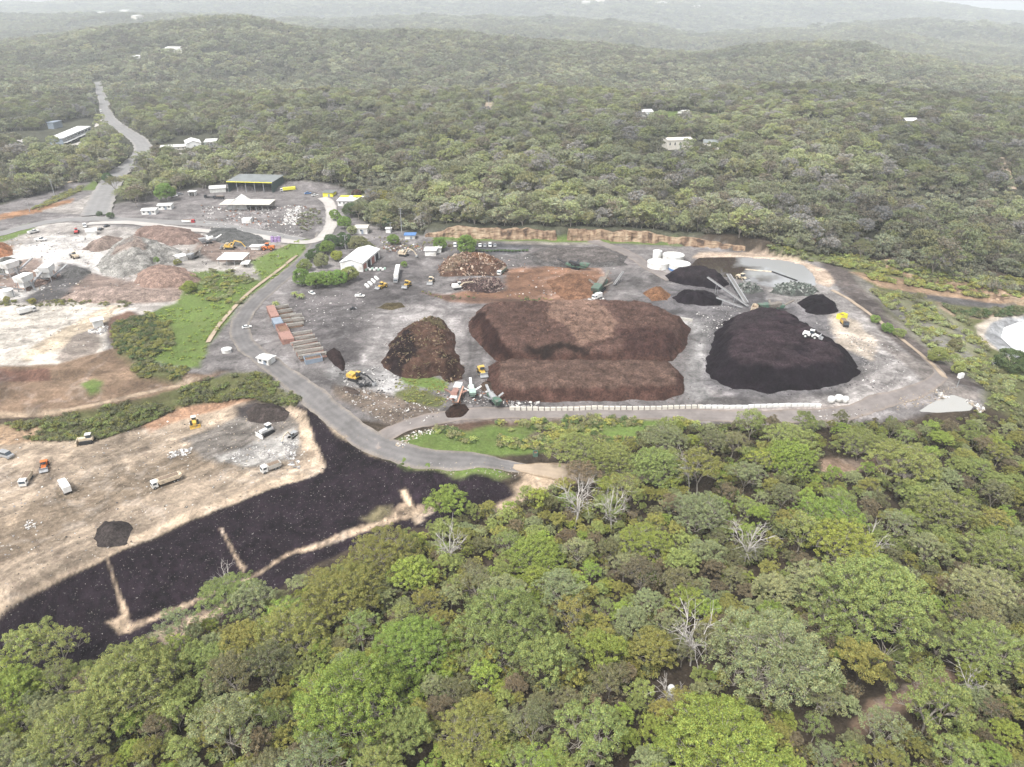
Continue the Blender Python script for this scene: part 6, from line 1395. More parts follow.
# ================================================================== MACHINES (x forward)
def wheels(r, pts, rad, w, hub=M_STEEL):
    for x, y in pts:
        t = MB(); t.wheel(x, y, rad, rad, w); wh = t.build('wheel', M_TYRE, r)
        h = MB(); h.wheel(x, y + (w * .5 + .02) * (1 if y > 0 else -1), rad, rad * .5, .06, 10); h.build('rim', hub, wh)
def place(name, u, v, to, label, cat, group=None, dz=0.0, s=1.0):
    """stands at photo pixel (u, v), facing the photo pixel `to`"""
    p = G(u, v, dz); q = G(*to); r = empty(name, p, math.atan2(q.y - p.y, q.x - p.x), label, cat, group); r.scale = (s, s, s); return r
def car(u, v, to, label, m=M_WHITE, kind='sedan', group=None, cat=None, s=1.0, name='car'):
    r = place(name, u, v, to, label, cat or ('utility truck' if kind == 'ute' else 'van' if kind == 'van' else 'car'), group, s=s)
    b = MB()
    if kind == 'sedan': b.prism([(-2.2,.35),(2.25,.35),(2.3,.75),(1.2,.95),(-1.6,1.0),(-2.25,.9)], -.88, .88)
    elif kind == 'ute': b.prism([(-2.5,.5),(2.4,.5),(2.45,.95),(1.3,1.12),(-.3,1.12),(-.32,.95),(-2.5,.95)], -.92, .92)
    else: b.prism([(-2.4,.4),(2.3,.4),(2.35,1.0),(1.6,1.2),(-2.4,1.2)], -.95, .95)
    b.build('body', m, r)
    g = MB()
    if kind == 'sedan': g.prism([(-1.7,.98),(1.1,.95),(.4,1.42),(-1.1,1.45)], -.74, .74)
    elif kind == 'ute': g.prism([(-.25,1.1),(1.25,1.1),(.6,1.68),(-.15,1.7)], -.8, .8)
    else: g.prism([(-2.35,1.2),(1.6,1.2),(.9,1.9),(-2.3,1.95)], -.86, .86)
    g.build('windows', M_GLASS, r)
    t = MB(); 
    if kind == 'sedan': t.box(-1.05, -.7, 1.46, .38, .7, 1.5)
    elif kind == 'ute': t.box(-.12, -.76, 1.71, .58, .76, 1.75)
    else: t.box(-2.3, -.84, 1.96, .88, .84, 2.02)
    t.build('roof', m, r)
    if kind == 'ute':
        for y in (-.92, .84): q = MB(); q.box(-2.5, y, .96, -.33, y + .08, 1.35); q.build('tray_side', m, r)
        q = MB(); q.box(-2.5, -.8, .96, -2.42, .8, 1.35); q.build('tailgate', m, r)
    wheels(r, [(1.45,-.82),(1.45,.82),(-1.45,-.82),(-1.45,.82)], .34, .22)
    for y in (-.6, .6): q = MB(); q.box(2.28, y - .16, .62, 2.34, y + .16, .78); q.build('headlight', M_CREAM, r)
    return r
def truck(u, v, to, label, cab=M_WHITE, body=M_STEEL, kind='box', L=8, cat='truck', s=1.0, name='truck'):
    r = place(name, u, v, to, label, cat, s=s); h = L / 2
    c = MB(); c.prism([(h - 2.1,.6),(h,.6),(h,1.7),(h - .25,2.75),(h - 2.1,2.8)], -1.2, 1.2); cb = c.build('cab', cab, r)
    g = MB(); g.prism([(h + .02,1.65),(h + .04,1.65),(h - .22,2.6),(h - .24,2.6)], -1.05, 1.05); g.build('windscreen', M_GLASS, cb)
    for y in (-1.22, 1.2): q = MB(); q.box(h - 1.7, y, 1.7, h - .5, y + .02, 2.5); q.build('side_window', M_GLASS, cb)
    f = MB(); f.box(-h, -.5, .65, h - 2.1, .5, .98); f.build('chassis', M_BLKP, r)
    b = MB()
    if kind == 'box': b.box(-h, -1.22, 1.0, h - 2.3, 1.22, 3.3, .04)
    elif kind == 'tipper': b.prism([(-h - .2,1.3),(-h + .4,1.0),(h - 2.4,1.0),(h - 2.3,2.5),(-h - .3,2.4)], -1.22, 1.22)
    elif kind == 'tank': b.tube((-h, 0, 2.0), (h - 2.4, 0, 2.0), 1.1, 1.1, 16)
    elif kind == 'dumper': b.prism([(-h - .6,1.9),(-h + .5,1.2),(h - 2.6,1.2),(h - 2.0,2.7),(-h - .8,2.6)], -1.4, 1.4)
    elif kind == 'flat': b.box(-h, -1.22, 1.0, h - 2.3, 1.22, 1.2)
    bd = b.build('tray' if kind in ('tipper', 'flat', 'dumper') else 'box_body', body, r)
    if kind in ('tipper', 'dumper'): q = MB(); z = 2.52 if kind == 'tipper' else 2.73; q.box(-h + .2, -1.05, z - .04, h - 2.7, 1.05, z + .03); q.build('load', paint('load_earth_%d' % int(u), (.20,.15,.11), .95, .3, 2), bd)
    ax = [h - .9, -h + .9, -h + 2.1] if L > 5.5 else [h - .9, -h + .9]
    wheels(r, [(x, y) for x in ax for y in (-1.05, 1.05)], .5, .35)
    return r
def loader(u, v, to, label, m=M_YEL, s=1.0, up=.5, name='wheel_loader'):
    r = place(name, u, v, to, label, 'wheel loader', s=s)
    b = MB(); b.prism([(-3.2,1.0),(-.4,1.0),(-.4,2.1),(-3.0,2.2),(-3.3,1.6)], -1.05, 1.05); b.build('engine_cover', m, r)
    b = MB(); b.box(.1, -.9, .7, 2.2, .9, 1.6, .1); b.build('front_frame', m, r)
    c = MB(); c.box(-.7, -.75, 2.1, .75, .75, 3.2, .1); cb = c.build('cab', M_GLASS, r); q = MB(); q.box(-.85, -.9, 3.22, .9, .9, 3.4, .04); q.build('cab_roof', m, cb)
    for y in (-.6, .6): q = MB(); q.bar((.8, y, 1.8), (3.0, y, .7 + up), .3, .4); q.build('lift_arm', m, r)
    k = MB(); z = .2 + up; k.prism([(2.9,z),(4.3,z - .15),(4.3,z),(3.4,z + .35),(3.2,z + .95),(3.5,z + 1.3),(3.3,z + 1.35),(2.85,z + .9)], -1.5, 1.5); k.build('bucket', M_STEEL, r)
    wheels(r, [(1.5,-1.15),(1.5,1.15),(-2.0,-1.15),(-2.0,1.15)], .82, .62, m)
    return r
def tracks(r, L, wy, w=.6, h=.95):
    for y in (-wy, wy):
        t = MB(); t.prism([(-L/2,h*.5),(-L/2+.3,.05),(L/2-.3,.05),(L/2,h*.5),(L/2-.3,h),(-L/2+.3,h)], y - w / 2, y + w / 2); t.build('track', M_BLK, r)
def excavator(u, v, to, label, m=M_YEL, s=1.0, arm=M_TANP, pose=((4.2, 3.9), (6.8, 2.6), (7.2, .9)), name='excavator'):
    r = place(name, u, v, to, label, 'excavator', s=s); tracks(r, 4.2, 1.2)
    b = MB(); b.box(-2.6, -1.35, 1.1, 1.3, 1.35, 1.5); b.prism([(-2.7,1.5),(.1,1.5),(.1,2.4),(-2.4,2.5)], -1.35, 1.35); b.build('house', m, r)
    c = MB(); c.box(.15, .35, 1.5, 1.6, 1.3, 2.9, .08); cb = c.build('cab', M_GLASS, r); q = MB(); q.box(.1, .3, 2.92, 1.65, 1.35, 3.02); q.build('cab_roof', m, cb)
    (x1, z1), (x2, z2), (x3, z3) = pose
    q = MB(); q.bar((.9, -.3, 1.6), ((x1) * .6, -.3, z1 + .3), .4, .5); q.bar((x1 * .6, -.3, z1 + .3), (x2 * .8, -.3, (z1 + z2) / 2 + .2), .38, .42); q.build('boom', arm, r)
    q = MB(); q.bar((x2 * .8, -.3, (z1 + z2) / 2 + .2), (x3, -.3, z3 + .3), .3, .34); q.build('stick', arm, r)
    q = MB(); q.prism([(x3 - .5,z3 + .4),(x3 + .3,z3 + .4),(x3 + .5,z3 - .2),(x3,z3 - .6),(x3 - .6,z3 - .4)], -.9, .3); q.build('bucket', M_STEEL, r)
    return r
def dozer(u, v, to, label, m=M_YEL, s=1.0):
    r = place('bulldozer', u, v, to, label, 'bulldozer', s=s); tracks(r, 4.0, 1.15, .65, 1.2)
    b = MB(); b.box(-.3, -.6, 1.0, 2.1, .6, 2.0, .08); b.box(-2.0, -.8, .9, -.3, .8, 1.9, .08); b.build('body', m, r)
    c = MB(); c.box(-1.5, -.7, 1.9, -.1, .7, 3.0, .08); cb = c.build('cab', M_GLASS, r); q = MB(); q.box(-1.65, -.8, 3.02, .05, .8, 3.16); q.build('cab_roof', M_WHITE, cb)
    q = MB(); q.prism([(2.5,.1),(2.8,.0),(2.65,.7),(2.85,1.4),(2.6,1.4),(2.4,.7)], -1.8, 1.8); q.build('blade', m, r)
    return r
def conveyor(name, u, v, to, label, L, z0, z1, m=M_STEEL, w=1.2, s=1.0, legs=True, cat='conveyor'):
    r = place(name, u, v, to, label, cat, s=s)
    q = MB(); q.bar((0, 0, z0), (L, 0, z1), w, .5); q.build('frame', m, r)
    q = MB(); q.bar((0, 0, z0 + .28), (L, 0, z1 + .28), w * .6, .06); q.build('belt', M_BELT, r)
    if legs:
        for f in (.3, .75):
            for y in (-w / 2, w / 2): q = MB(); q.bar((L * f, y * 1.3, -.3), (L * f, y, z0 + (z1 - z0) * f), .16); q.build('leg', m, r)
    return r
def screen_plant(u, v, to, label, m=M_GRN, m2=M_STEEL, s=1.0, L=11, name='screening_plant', drum=False):
    r = place(name, u, v, to, label, 'screening plant', s=s); tracks(r, L * .35, 1.1, .5, .9)
    h = L / 2
    q = MB(); q.box(-h * .8, -.9, 1.0, h * .75, .9, 1.5); q.build('chassis', m, r)
    q = MB(); q.prism([(-h * .95,2.1),(-h * .4,2.1),(-h * .3,3.4),(-h * 1.05,3.4)], -1.3, 1.3); q.build('hopper', m, r)
    if drum: q = MB(); q.tube((-h * .3, 0, 2.4), (h * .55, 0, 2.2), 1.15, 1.15, 18); q.build('drum', m2, r)
    else: q = MB(); q.bar((-h * .3, 0, 2.4), (h * .55, 0, 3.2), 2.2, 1.1); q.build('screen_deck', m2, r)
    q = MB(); q.box(h * .35, -1.2, 1.5, h * .8, 1.2, 2.5, .06); q.build('engine_box', m, r)
    q = MB(); q.bar((h * .6, 0, 1.6), (h * 1.5, 0, 3.9), 1.0, .35); q.build('tail_conveyor', m2, r)
    for y in (-1, 1): q = MB(); q.bar((0, y * 1.1, 1.7), (.3, y * 4.0, 3.4), .9, .3); q.build('side_conveyor', m2, r)
    return r
# tipping floor
car(7, 457, (14, 459), 'silver van parked on the sand at the left edge of the tipping floor', M_STEEL, 'van', s=1.25, name='van')
truck(27, 482, (23, 488), 'white truck with tan load standing left of the orange loader', M_WHITE, M_TANP, 'tipper', 7.5, name='tipper_truck')
loader(45, 468, (43, 478), 'orange wheel loader with white cab roof on the sandy tipping floor', M_ORA, .95)
truck(66, 490, (60, 481), 'white truck with a lime green hopper at its rear', M_WHITE, M_WHITE, 'box', 8, name='box_truck')
q = truck(166, 484, (158, 487), 'dusty white articulated dump truck crossing the tipping floor', M_WHITE, M_TANP, 'dumper', 9.5, cat='dump truck', name='dump_truck')
dozer(195, 425, (196, 430), 'small yellow bulldozer with white cab roof under the orange bank', M_YEL, 1.15)
dozer(87, 442, (80, 443), 'white cabbed compactor parked below the bushy batter', M_TANP, 1.25)
truck(271, 470, (263, 473), 'white truck tipping waste near the sandy berm', M_WHITE, M_CONC, 'tipper', 7, name='tipper_truck')
dozer(267, 434, (260, 438), 'white landfill compactor on the grey rubbish', M_WHITE, 1.3)
excavator(293, 437, (285, 444), 'small grey excavator among rubbish beside the berm', M_STEEL, .8)
# bays and road side
car(247, 328, (254, 327), 'white car parked alone beside the kerb on the sealed triangle', M_WHITE, 'sedan')
shed('guard_hut', (258,363), (269,366), 4.5, 3, 'white portable hut on the point where the two roads meet', rise=.3, windows=2, doors=1)
def water_tank(u, v, R, h, label, mat=M_WHITE, seg=28, rise=.06, name='water_tank', group=None):
    r = empty(name, G(u, v), 0, label, 'tank', group)
    q = MB(); q.lathe([(R, -.8), (R, h)], seg); q.build('shell', mat, r, smooth=False)
    q = MB(); q.lathe([(R + .12, h + .01), (R + .12, h + .15), (R * .5, h + R * rise), (.3, h + R * rise * 1.4)], seg); q.build('roof', M_WHITE, r)
    q = MB(); q.bar((R + .12, 0, 0), (R + .12, 0, h + .4), .5, .08); q.build('ladder', M_STEEL, r); return r
water_tank(227, 352, 2.2, 1.6, 'round white tank lid on the kerb of the sealed triangle')
water_tank(658, 267, 6.6, 3.4, 'wide white water tank nearest the camera on the left of the group')
_wt = water_tank(679, 269, 6.4, 3.6, 'white water tank with a blue base band on the right of the group')
q = MB(); q.lathe([(6.45, -.3), (6.45, 1.2)], 28); q.build('base_band', M_BLUE, _wt)
water_tank(673, 260, 6.6, 3.4, 'white water tank at the back of the group')
water_tank(657, 258, 2.8, 4.6, 'smallest pale water tank behind the wide white one')
for u, v, R_, lab in ((831, 402, 1.5, 'left one of the three white bales at the end of the block wall'), (838.5, 401, 1.6, 'middle and tallest of the three white bales'), (845, 402, 1.3, 'right one of the three white bales')):
    q = MB(); q.lathe([(R_ * .75, 0), (R_, .35), (R_, 1.9), (R_ * .8, 2.4), (.2, 2.5)], 16); o = q.build('wrapped_bale', M_WHITE, smooth=True); o.location = G(u, v); tag(o, lab, 'bale')
# rusty containers
def container(fl, fr, D, h, label, m=M_RUST, open_top=False, name='container'):
    loc, rz, L = frame_of(fl, fr); r = empty(name, loc, rz, label, 'container')
    q = MB()
    if open_top:
        q.box(0, 0, -.5, L, .2, h); q.box(0, D - .2, -.5, L, D, h); q.box(0, .2, -.5, .2, D - .2, h); q.box(L - .2, .2, -.5, L, D - .2, h); q.box(.2, .2, -.5, L - .2, D - .2, .25)
        q.build('shell', m, r); q = MB(); q.box(.25, .25, .3, L - .25, D - .25, h * .6); q.build('contents', M_TIM, r)
    else:
        q.box(0, 0, -.5, L, D, h, .05); 
        n = max(4, int(L / .9))
        for i in range(n): q.box(L * i / n + .12, -.07, .1, L * i / n + .42, -.005, h - .2)
        q.build('shell', m, r)
        q = MB(); q.box(L + .005, .15, .1, L + .07, D / 2 - .05, h - .15); q.build('door', m, r); q = MB(); q.box(L + .005, D / 2 + .05, .1, L + .07, D - .15, h - .15); q.build('door', m, r)
    return r
container((267,311), (272,322), 4, 2.9, 'topmost of the pink rusty containers, at the road bend')
container((272,323), (275,329), 4.5, 2.7, 'pale blue white container in the middle of the pink row', M_GREYW)
container((276,330), (280,337), 5, 2.8, 'open topped pink container in the row', open_top=True)
container((279,338), (283,345), 5.5, 3.0, 'lowest pink rusty container, next to the timber bays')
container((306,365), (323,361), 5, 2.2, 'grey blue open bin at the foot of the timber bays', M_GREYW, True, 'skip_bin')
# timber bays
def stack(u, v, to, label, L, m, seed, name='timber_stack', group='timber stacks in the bays'):
    r = place(name, u, v, to, label, 'timber stack', group); rn = random.Random(seed)
    for k in range(3):
        q = MB()
        for i in range(6 - k): 
            y = -1.6 + i * .62 + k * .3; a = rn.uniform(-.06, .06) * L; q.bar((-L / 2 + rn.uniform(-.4, .4), y - a, .25 + k * .45), (L / 2 + rn.uniform(-.4, .4), y + a, .25 + k * .45), .5, .4)
        q.build('timber_layer', m[k % len(m)], r)
    q = MB(); q.box(-L / 2 - .5, 2.1, -.3, L / 2 + .5, 2.4, 1.5); q.build('bay_divider', M_CONC, r)
    return r
lab_a = ['nearest the rusty container', 'second from the rusty container', 'third from the rusty container', 'fourth from the rusty container', 'fifth from the rusty container', 'next to the grey blue bin']
for i in range(6):
    t = i / 5; stack(300 + 13 * t, 336 + 22 * t, (300 + 13 * t + 20, 336 + 22 * t - 3.5), 'brown timber stack ' + lab_a[i], 11.5, [M_TIM, M_RUST, M_TIMG], i)
lab_b = ['beside the palms', 'second from the palms', 'third from the palms', 'beside the dark compost', 'just above the first brown stack']
for i in range(5):
    t = i / 4; stack(281 + 14 * t, 309 + 18 * t, (281 + 14 * t + 12, 309 + 18 * t - 2), 'grey green timber stack ' + lab_b[i], 8, [M_TIMG, M_TIM], 20 + i)
for i in range(2): q = stack(297 + 2 * i, 318 + 4 * i, (309 + 2 * i, 316 + 4 * i), 'short grey log stack %s' % ('behind the timber bays' if i else 'highest behind the timber bays'), 5, [M_TIMG], 40 + i)
# yard by the workshop
car(312, 294, (318, 297), 'white car beside the palms of the small round garden', M_WHITE, 'sedan', s=1.1)
car(360, 297, (367, 297), 'pale utility truck parked alone on the dark yard', M_WHITE, 'ute', s=1.05, name='utility_truck')
loader(353, 309.5, (356, 309), 'small black skid loader alone on the dark yard', M_BLKP, .5, name='skid_loader')
r = truck(396, 282, (395, 287), 'truck with a long white curtain trailer beside the green bush', M_STEEL, M_STEEL, 'flat', 6, name='semi_trailer_truck')
q = MB(); q.box(-21, -1.25, 1.25, -1.2, 1.25, 4.0, .05); q.build('trailer', M_WHITE, r)
wheels(r, [(x, y) for x in (-19.5, -18.2, -16.9) for y in (-1.05, 1.05)], .5, .35)
loader(382, 288, (374, 291), 'yellow wheel loader nearest the white bulk bags', M_YEL, 1.05)
loader(407, 287, (402, 291), 'yellow wheel loader with a big black bucket, right of the semi trailer', M_YEL, 1.1)
loader(431, 283, (428, 288), 'pale tan wheel loader beside the orange earth timber heap', M_TANP, 1.15)
excavator(404, 256, (412, 257), 'cream coloured excavator parked at the top of the yard', M_TANP, 1.3)
for i in range(12):
    a, b_ = divmod(i, 3); u = 366 + a * 3.2 + b_ * 1.1; v = 286 - a * 2.6 + b_ * 1.0
    q = MB(); q.box(-.75, -.75, 0, .75, .75, 1.3, .2); o = q.build('bulk_bag', M_WHITE); o.location = G(u, v); o.rotation_euler.z = i * .35
    tag(o, 'white bulk bag in the slanting block of bags beside the yellow loader', 'bulk bag', 'white bulk bags by the yellow loader')
for i in range(10):
    u = 366 + i * 2.1; q = MB(); q.box(-.7, -.7, 0, .7, .7, 1.1, .18); o = q.build('bulk_bag', M_WHITE if i % 3 else M_GRNP); o.location = G(u, 270.5 - (i % 2) * 1.2)
    tag(o, 'pale bulk bag in the straight row at the corner of the white workshop', 'bulk bag', 'bulk bags at the workshop corner')
for i, (dx, m, k, lab) in enumerate([(0,M_WHITE,'van','white van at the left end of the parked row by the hedge'), (5,M_STEEL,'sedan','grey car second from the left in the parked row'), (10,M_WHITE,'van','white van third from the left in the parked row'), (15,M_STEEL,'sedan','silver car fourth from the left in the parked row'), (20,M_BLKP,'sedan','dark car in the middle of the parked row'), (25,M_WHITE,'ute','white utility truck right of the dark car in the parked row'), (30,M_STEEL,'sedan','silver car third from the right end of the parked row'), (35,M_WHITE,'van','white van second from the right end of the parked row'), (40,M_STEEL,'sedan','small silver car at the right end of the parked row')]):
    car(455 + dx, 246.5, (455 + dx, 251), lab, m, k, 'cars parked by the hedge', s=1.1)
r = excavator(458, 289, (466, 288), 'white excavator with a tan arm lying beside the dark timber heap', M_WHITE, 1.25, pose=((5, 2.6), (8.5, 2.6), (9.4, .6)))
truck(502, 273, (497, 277), 'white cabbed truck with a dark green grab body right of the timber heap', M_WHITE, M_GRN, 'tipper', 10.5, name='grab_truck')
screen_plant(576, 269, (568, 268), 'dark green shredder with a white cab end at the back of the pad', M_GRN, M_BLKP, 1.25, 13, name='shredder')
screen_plant(600, 291, (612, 276), 'long dark green screening plant with folded conveyors, left of the orange woodchip heap', M_GRN, M_TIMG, 1.7, 14)
conveyor('conveyor', 614, 286, (622, 280), 'short grey conveyor leaning off the long green screening plant', 13, 1, 5)
truck(597, 299, (594, 300), 'white truck cab parked among pale bags below the long green screening plant', M_WHITE, M_WHITE, 'box', 6)
excavator(355, 380, (366, 383), 'yellow excavator with a black grapple on the pale grey pad', M_YEL, 1.25, M_BLKP, pose=((4.5, 3.2), (7.2, 2.2), (8.2, .6)))
q = MB(); 
for i in range(9): a = i * .7; q.bar((math.cos(a) * .4, math.sin(a) * .4, .2), (math.cos(a) * 3.2, math.sin(a) * 2.1, .5 + (i % 3) * .5), .5, .4)
o = q.build('scrap_pile', M_BLKP); o.location = G(364, 386); tag(o, 'black tangled scrap pile in front of the yellow grapple excavator', 'scrap pile')
loader(482, 374, (487, 383), 'yellow wheel loader carrying a grey bucket beside the brown windrow', M_YEL, 1.15)
r = screen_plant(456, 398, (452, 408), 'white and dull orange wood grinder with a sloping conveyor at the pad corner', M_WHITE, M_RUST, 1.15, 11, name='wood_grinder')
conveyor('conveyor', 461, 394, (455, 408), 'salmon orange discharge belt beside the wood grinder', 10, 3.5, 1.5, paint('salmon_paint', (.42,.25,.18), .6), 2.6, cat='conveyor')
screen_plant(472, 394, (469, 378), 'white and pale green screening plant right of the wood grinder', M_GRNP, M_WHITE, 1.0, 10, drum=True)
screen_plant(494, 403, (483, 388), 'dark green trommel with a pale green end near the start of the block wall', M_GRN, M_STEEL, 1.05, 11, drum=True, name='trommel')
# around the black heaps
_wl = loader(806, 338, (816, 340), 'white wheel loader working on top of the biggest black heap', M_WHITE, 1.15)
from mathutils.bvhtree import BVHTree
for o_ in [o for o in COL.objects if o.name.startswith('compost_heap')]:
    mm = o_.data; bt_ = BVHTree.FromPolygons([v.co + o_.location for v in mm.vertices], [tuple(p.vertices) for p in mm.polygons])
    cp_ = Vector((0, 0, H)); ht = bt_.ray_cast(cp_, (Vector((*W(811, 338, 0), 0)) - cp_).normalized())
    if ht[0] is not None: _wl.location = ht[0] + Vector((0, 0, .1)); _wl.rotation_euler.z += 0; break
print('loader on heap', _wl.location)
loader(742, 279, (748, 281), 'orange tan wheel loader beside the pond', M_TANP, 1.2)
r = truck(844, 325, (850, 333), 'black and yellow skip truck on the pale sandy patch', M_BLKP, M_YEL, 'tipper', 7.5, name='skip_truck')
container((836,318), (841,320), 5, 2.4, 'bright yellow open bin behind the black skip truck', M_YELP, True, 'skip_bin')
screen_plant(772, 311, (786, 310), 'dark green screening plant between the two black heaps', M_GRN, M_TIMG, 1.3, 12)
container((750,314), (756,315), 6, 4, 'tan open hopper at the foot of the grey conveyors', M_TANP, True, 'feed_hopper')
conveyor('conveyor', 748, 308, (700, 286), 'long grey conveyor rising over the double humped black heap', 34, 1, 6.5, M_STEEL, 1.3)
conveyor('conveyor', 746, 304, (722, 272), 'broad grey conveyor running up beside the flat topped black heap', 40, .8, 3.2, M_STEEL, 2.6)
conveyor('conveyor', 742, 309, (722, 306), 'short grey conveyor crossing under the long one', 14, 1, 4, M_STEEL, 1.4)
# concrete blocks along the south edge and other edges
def blocks(p0, p1, n, label, group, L=2.3, h=1.6, z=0, w=.8, m=None):
    a, b_ = PX(*p0), PX(*p1); rz = math.atan2(b_.y - a.y, b_.x - a.x); q = MB(); q.box(-L / 2, -w / 2, -.2, L / 2, w / 2, h, .05); q.box(-.3, -.18, h, .3, .18, h + .12); src_ = None
    for i in range(n):
        p = a.lerp(b_, i / (n - 1)); zz = float(gh(p.x, p.y)[0])
        if src_ is None: src_ = q.build('concrete_block', m or M_CONC); o = src_
        else: o = src_.copy(); COL.objects.link(o)
        o.location = (p.x, p.y, zz); o.rotation_euler.z = rz + random.uniform(-.03, .03); tag(o, label, 'concrete block', group)
blocks((512,410), (700,408), 33, 'tan concrete block in the left part of the long block wall along the brown heaps', 'left part of the block wall', 1.9, 1.5, m=M_CREAM)
blocks((702,408), (818,407), 20, 'white concrete block in the right part of the long block wall below the black heap', 'right part of the block wall', 2.15, 1.3, m=M_WHITE)
blocks((655,316), (690,321), 8, 'pale concrete block in the short row between the brown and the black heap', 'short block row', 2.4, 1.3)
blocks((540,305), (590,305), 12, 'pale concrete kerb block behind the largest brown heap', 'blocks behind the brown heap', 2.6, .8)
# pond boom
r = empty('floating_boom', (0, 0, 0), 0, 'dark floating boom line lying across the upper pond', 'boom')
pa, pb, pc = [Vector((*W(u, v, WL['a'])[:2], WL['a'] + .15)) for u, v in ((745,269.5),(772,272),(797,281))]
q = MB(); q.tube(pb, pc, .55, .55, 8); q.build('float', M_BLK, r); q = MB(); q.tube(pa, pb, .35, .35, 8); q.build('pipe', M_TANP, r)
# quarry
truck(189, 223, (195, 223), 'red cabbed tipper truck on the pale yard road', M_RED, M_WHITE, 'tipper', 9, name='tipper_truck')
loader(75, 258, (68, 254), 'tan wheel loader in the middle of the white quarry yard', M_TANP, 1.25)
car(85, 227, (86, 231), 'white van parked beside the white quarry tent', M_WHITE, 'van', s=1.2, name='van')
shed('quarry_tent', (87,236), (97,235), 7, 3, 'white tent beside the van in the quarry yard', 'tent', rise=1.2, doors=0)
loader(77, 233, (80, 227), 'red loader at the top of the quarry yard', M_RED, 1.0)
car(101, 230, (105, 228), 'black car at the top right of the quarry yard', M_BLKP, s=1.1)
car(107, 227, (110, 226), 'dark car nearest the trees above the quarry yard', M_BLKP, s=1.1)
car(34, 233, (42, 231), 'white flat truck beside the grass wedge', M_WHITE, 'ute', s=1.5, name='utility_truck')
car(41, 241, (48, 241), 'white utility truck below the grass wedge', M_WHITE, 'ute', s=1.5, name='utility_truck')
def crusher(u, v, to, label, s=1.0):
    r = place('crushing_plant', u, v, to, label, 'crushing plant', s=s)
    for x in (-3, 3):
        for y in (-2, 2): q = MB(); q.bar((x, y, -.5), (x, y, 5), .3); q.build('leg', M_STEEL, r)
    q = MB(); q.prism([(-3.4,5),(3.4,5),(4.2,8),(-4.2,8)], -2.6, 2.6); q.build('hopper', M_WHITE, r)
    q = MB(); q.box(-2.4, -1.6, 2, 2.4, 1.6, 4.6, .1); q.build('crusher_box', M_WHITE, r)
    q = MB(); q.bar((2, 0, 1), (14, 0, 6), 1.2, .5); q.build('conveyor', M_STEEL, r); q = MB(); q.bar((-2, 1, 1), (-10, 6, 5), 1.2, .5); q.build('conveyor', M_STEEL, r)
    q = MB(); q.bar((0, -5, 0), (0, -2, 6), .9, .1); q.build('stairs', M_STEEL, r); return r
crusher(50, 280, (42, 286), 'white crushing plant hopper at the right end of the quarry plant', 1.1)
crusher(27, 290, (40, 284), 'white crushing plant in the middle of the quarry plant', 1.1)
crusher(13, 276, (30, 270), 'white crushing plant standing behind the others at the left edge', 1.1)
shed('plant_silo_house', (38,281), (44,281), 4, 6, 'boxy white control room between the crushing plants', flat=True, doors=0, windows=1)
water_tank(8, 297, 3.4, 4, 'white round silo at the left edge of the quarry plant', name='silo')
shed('pump_container', (94,328), (104,326), 4, 3.4, 'cream water tank box on grey rubble at the pale quarry floor', 'container', flat=True, doors=0, wallm=M_WHITE)
truck(28, 313, (36, 311), 'white truck on the pale quarry floor', M_WHITE, M_WHITE, 'box', 8.5)
shed('white_sheeting_shed', (180,262), (188,260), 6, 3, 'small white open shelter at the foot of the tall grey stone heap', roofm=M_WHITE, flat=True, doors=0)
screen_plant(195, 258, (203, 254), 'grey screening plant right of the tall grey stone heap', M_STEEL, M_TIMG, 1.2, 10)
screen_plant(209, 243, (216, 242), 'pale grey screening plant above the awnings', M_STEEL, M_WHITE, 1.2, 10)
excavator(231, 249, (240, 249), 'yellow excavator in the row above the white awning', M_YEL, 1.4, M_YEL)
loader(228, 249, (222, 249), 'tan wheel loader left of the yellow excavator', M_TANP, 1.2)
loader(268, 250, (262, 250), 'orange wheel loader at the right end of the yard row', M_ORA, 1.4)
shed('low_white_container', (251,250), (261,250), 4, 2.2, 'low white container left of the orange loader', 'container', flat=True, doors=0)
for i in range(6):
    q = MB(); q.box(-.9, -.9, 0, .9, .9, 2.0 + (i % 2) * .4, .06); o = q.build('plastic_crate', M_PURP); o.location = G(272.5 + (i % 3) * 3.4, 242 - (i // 3) * 2.2)
    tag(o, 'purple plastic crate in the cluster at the top of the green batter', 'crate', 'purple crates')
container((242,223), (251,223), 5, 3.2, 'white container in the middle of the upper storage yard', M_WHITE)
container((236,240), (255,240), 3, 1.2, 'long low pale slab container on the dark gravel', M_CONC)
truck(210, 189+9, (204, 198), 'dark flat truck left of the large open shed', M_BLKP, M_BLKP, 'flat', 9)
truck(219, 199, (212, 199), 'black truck with a white load behind the long canopy', M_BLKP, M_BLKP, 'tipper', 9)
r = truck(288, 191, (282, 192), 'white truck with a bright yellow tall trailer at the open shed corner', M_WHITE, M_YELP, 'box', 13)
car(308, 194, (314, 193), 'blue car by the forest edge beyond the open shed', M_BLUE, s=1.2)
car(315, 196, (320, 195), 'white car right of the blue one by the forest edge', M_WHITE, s=1.2)
car(174, 197, (180, 196), 'white car parked behind the two portable offices', M_WHITE, s=1.3)
car(180, 195, (185, 194), 'pale car nearest the small white booth', M_STEEL, s=1.3)
car(101, 112, (103, 116), 'white van driving down the forest road', M_WHITE, 'van', s=1.6, name='van')
car(995, 366, (1000, 370), 'white and black utility truck under the large dark bush on the right slope', M_WHITE, 'ute', s=1.1, name='utility_truck')
car(1006, 374, (1012, 376), 'white and red utility truck right of the other one on the right slope', M_RED, 'ute', s=1.0, name='utility_truck')
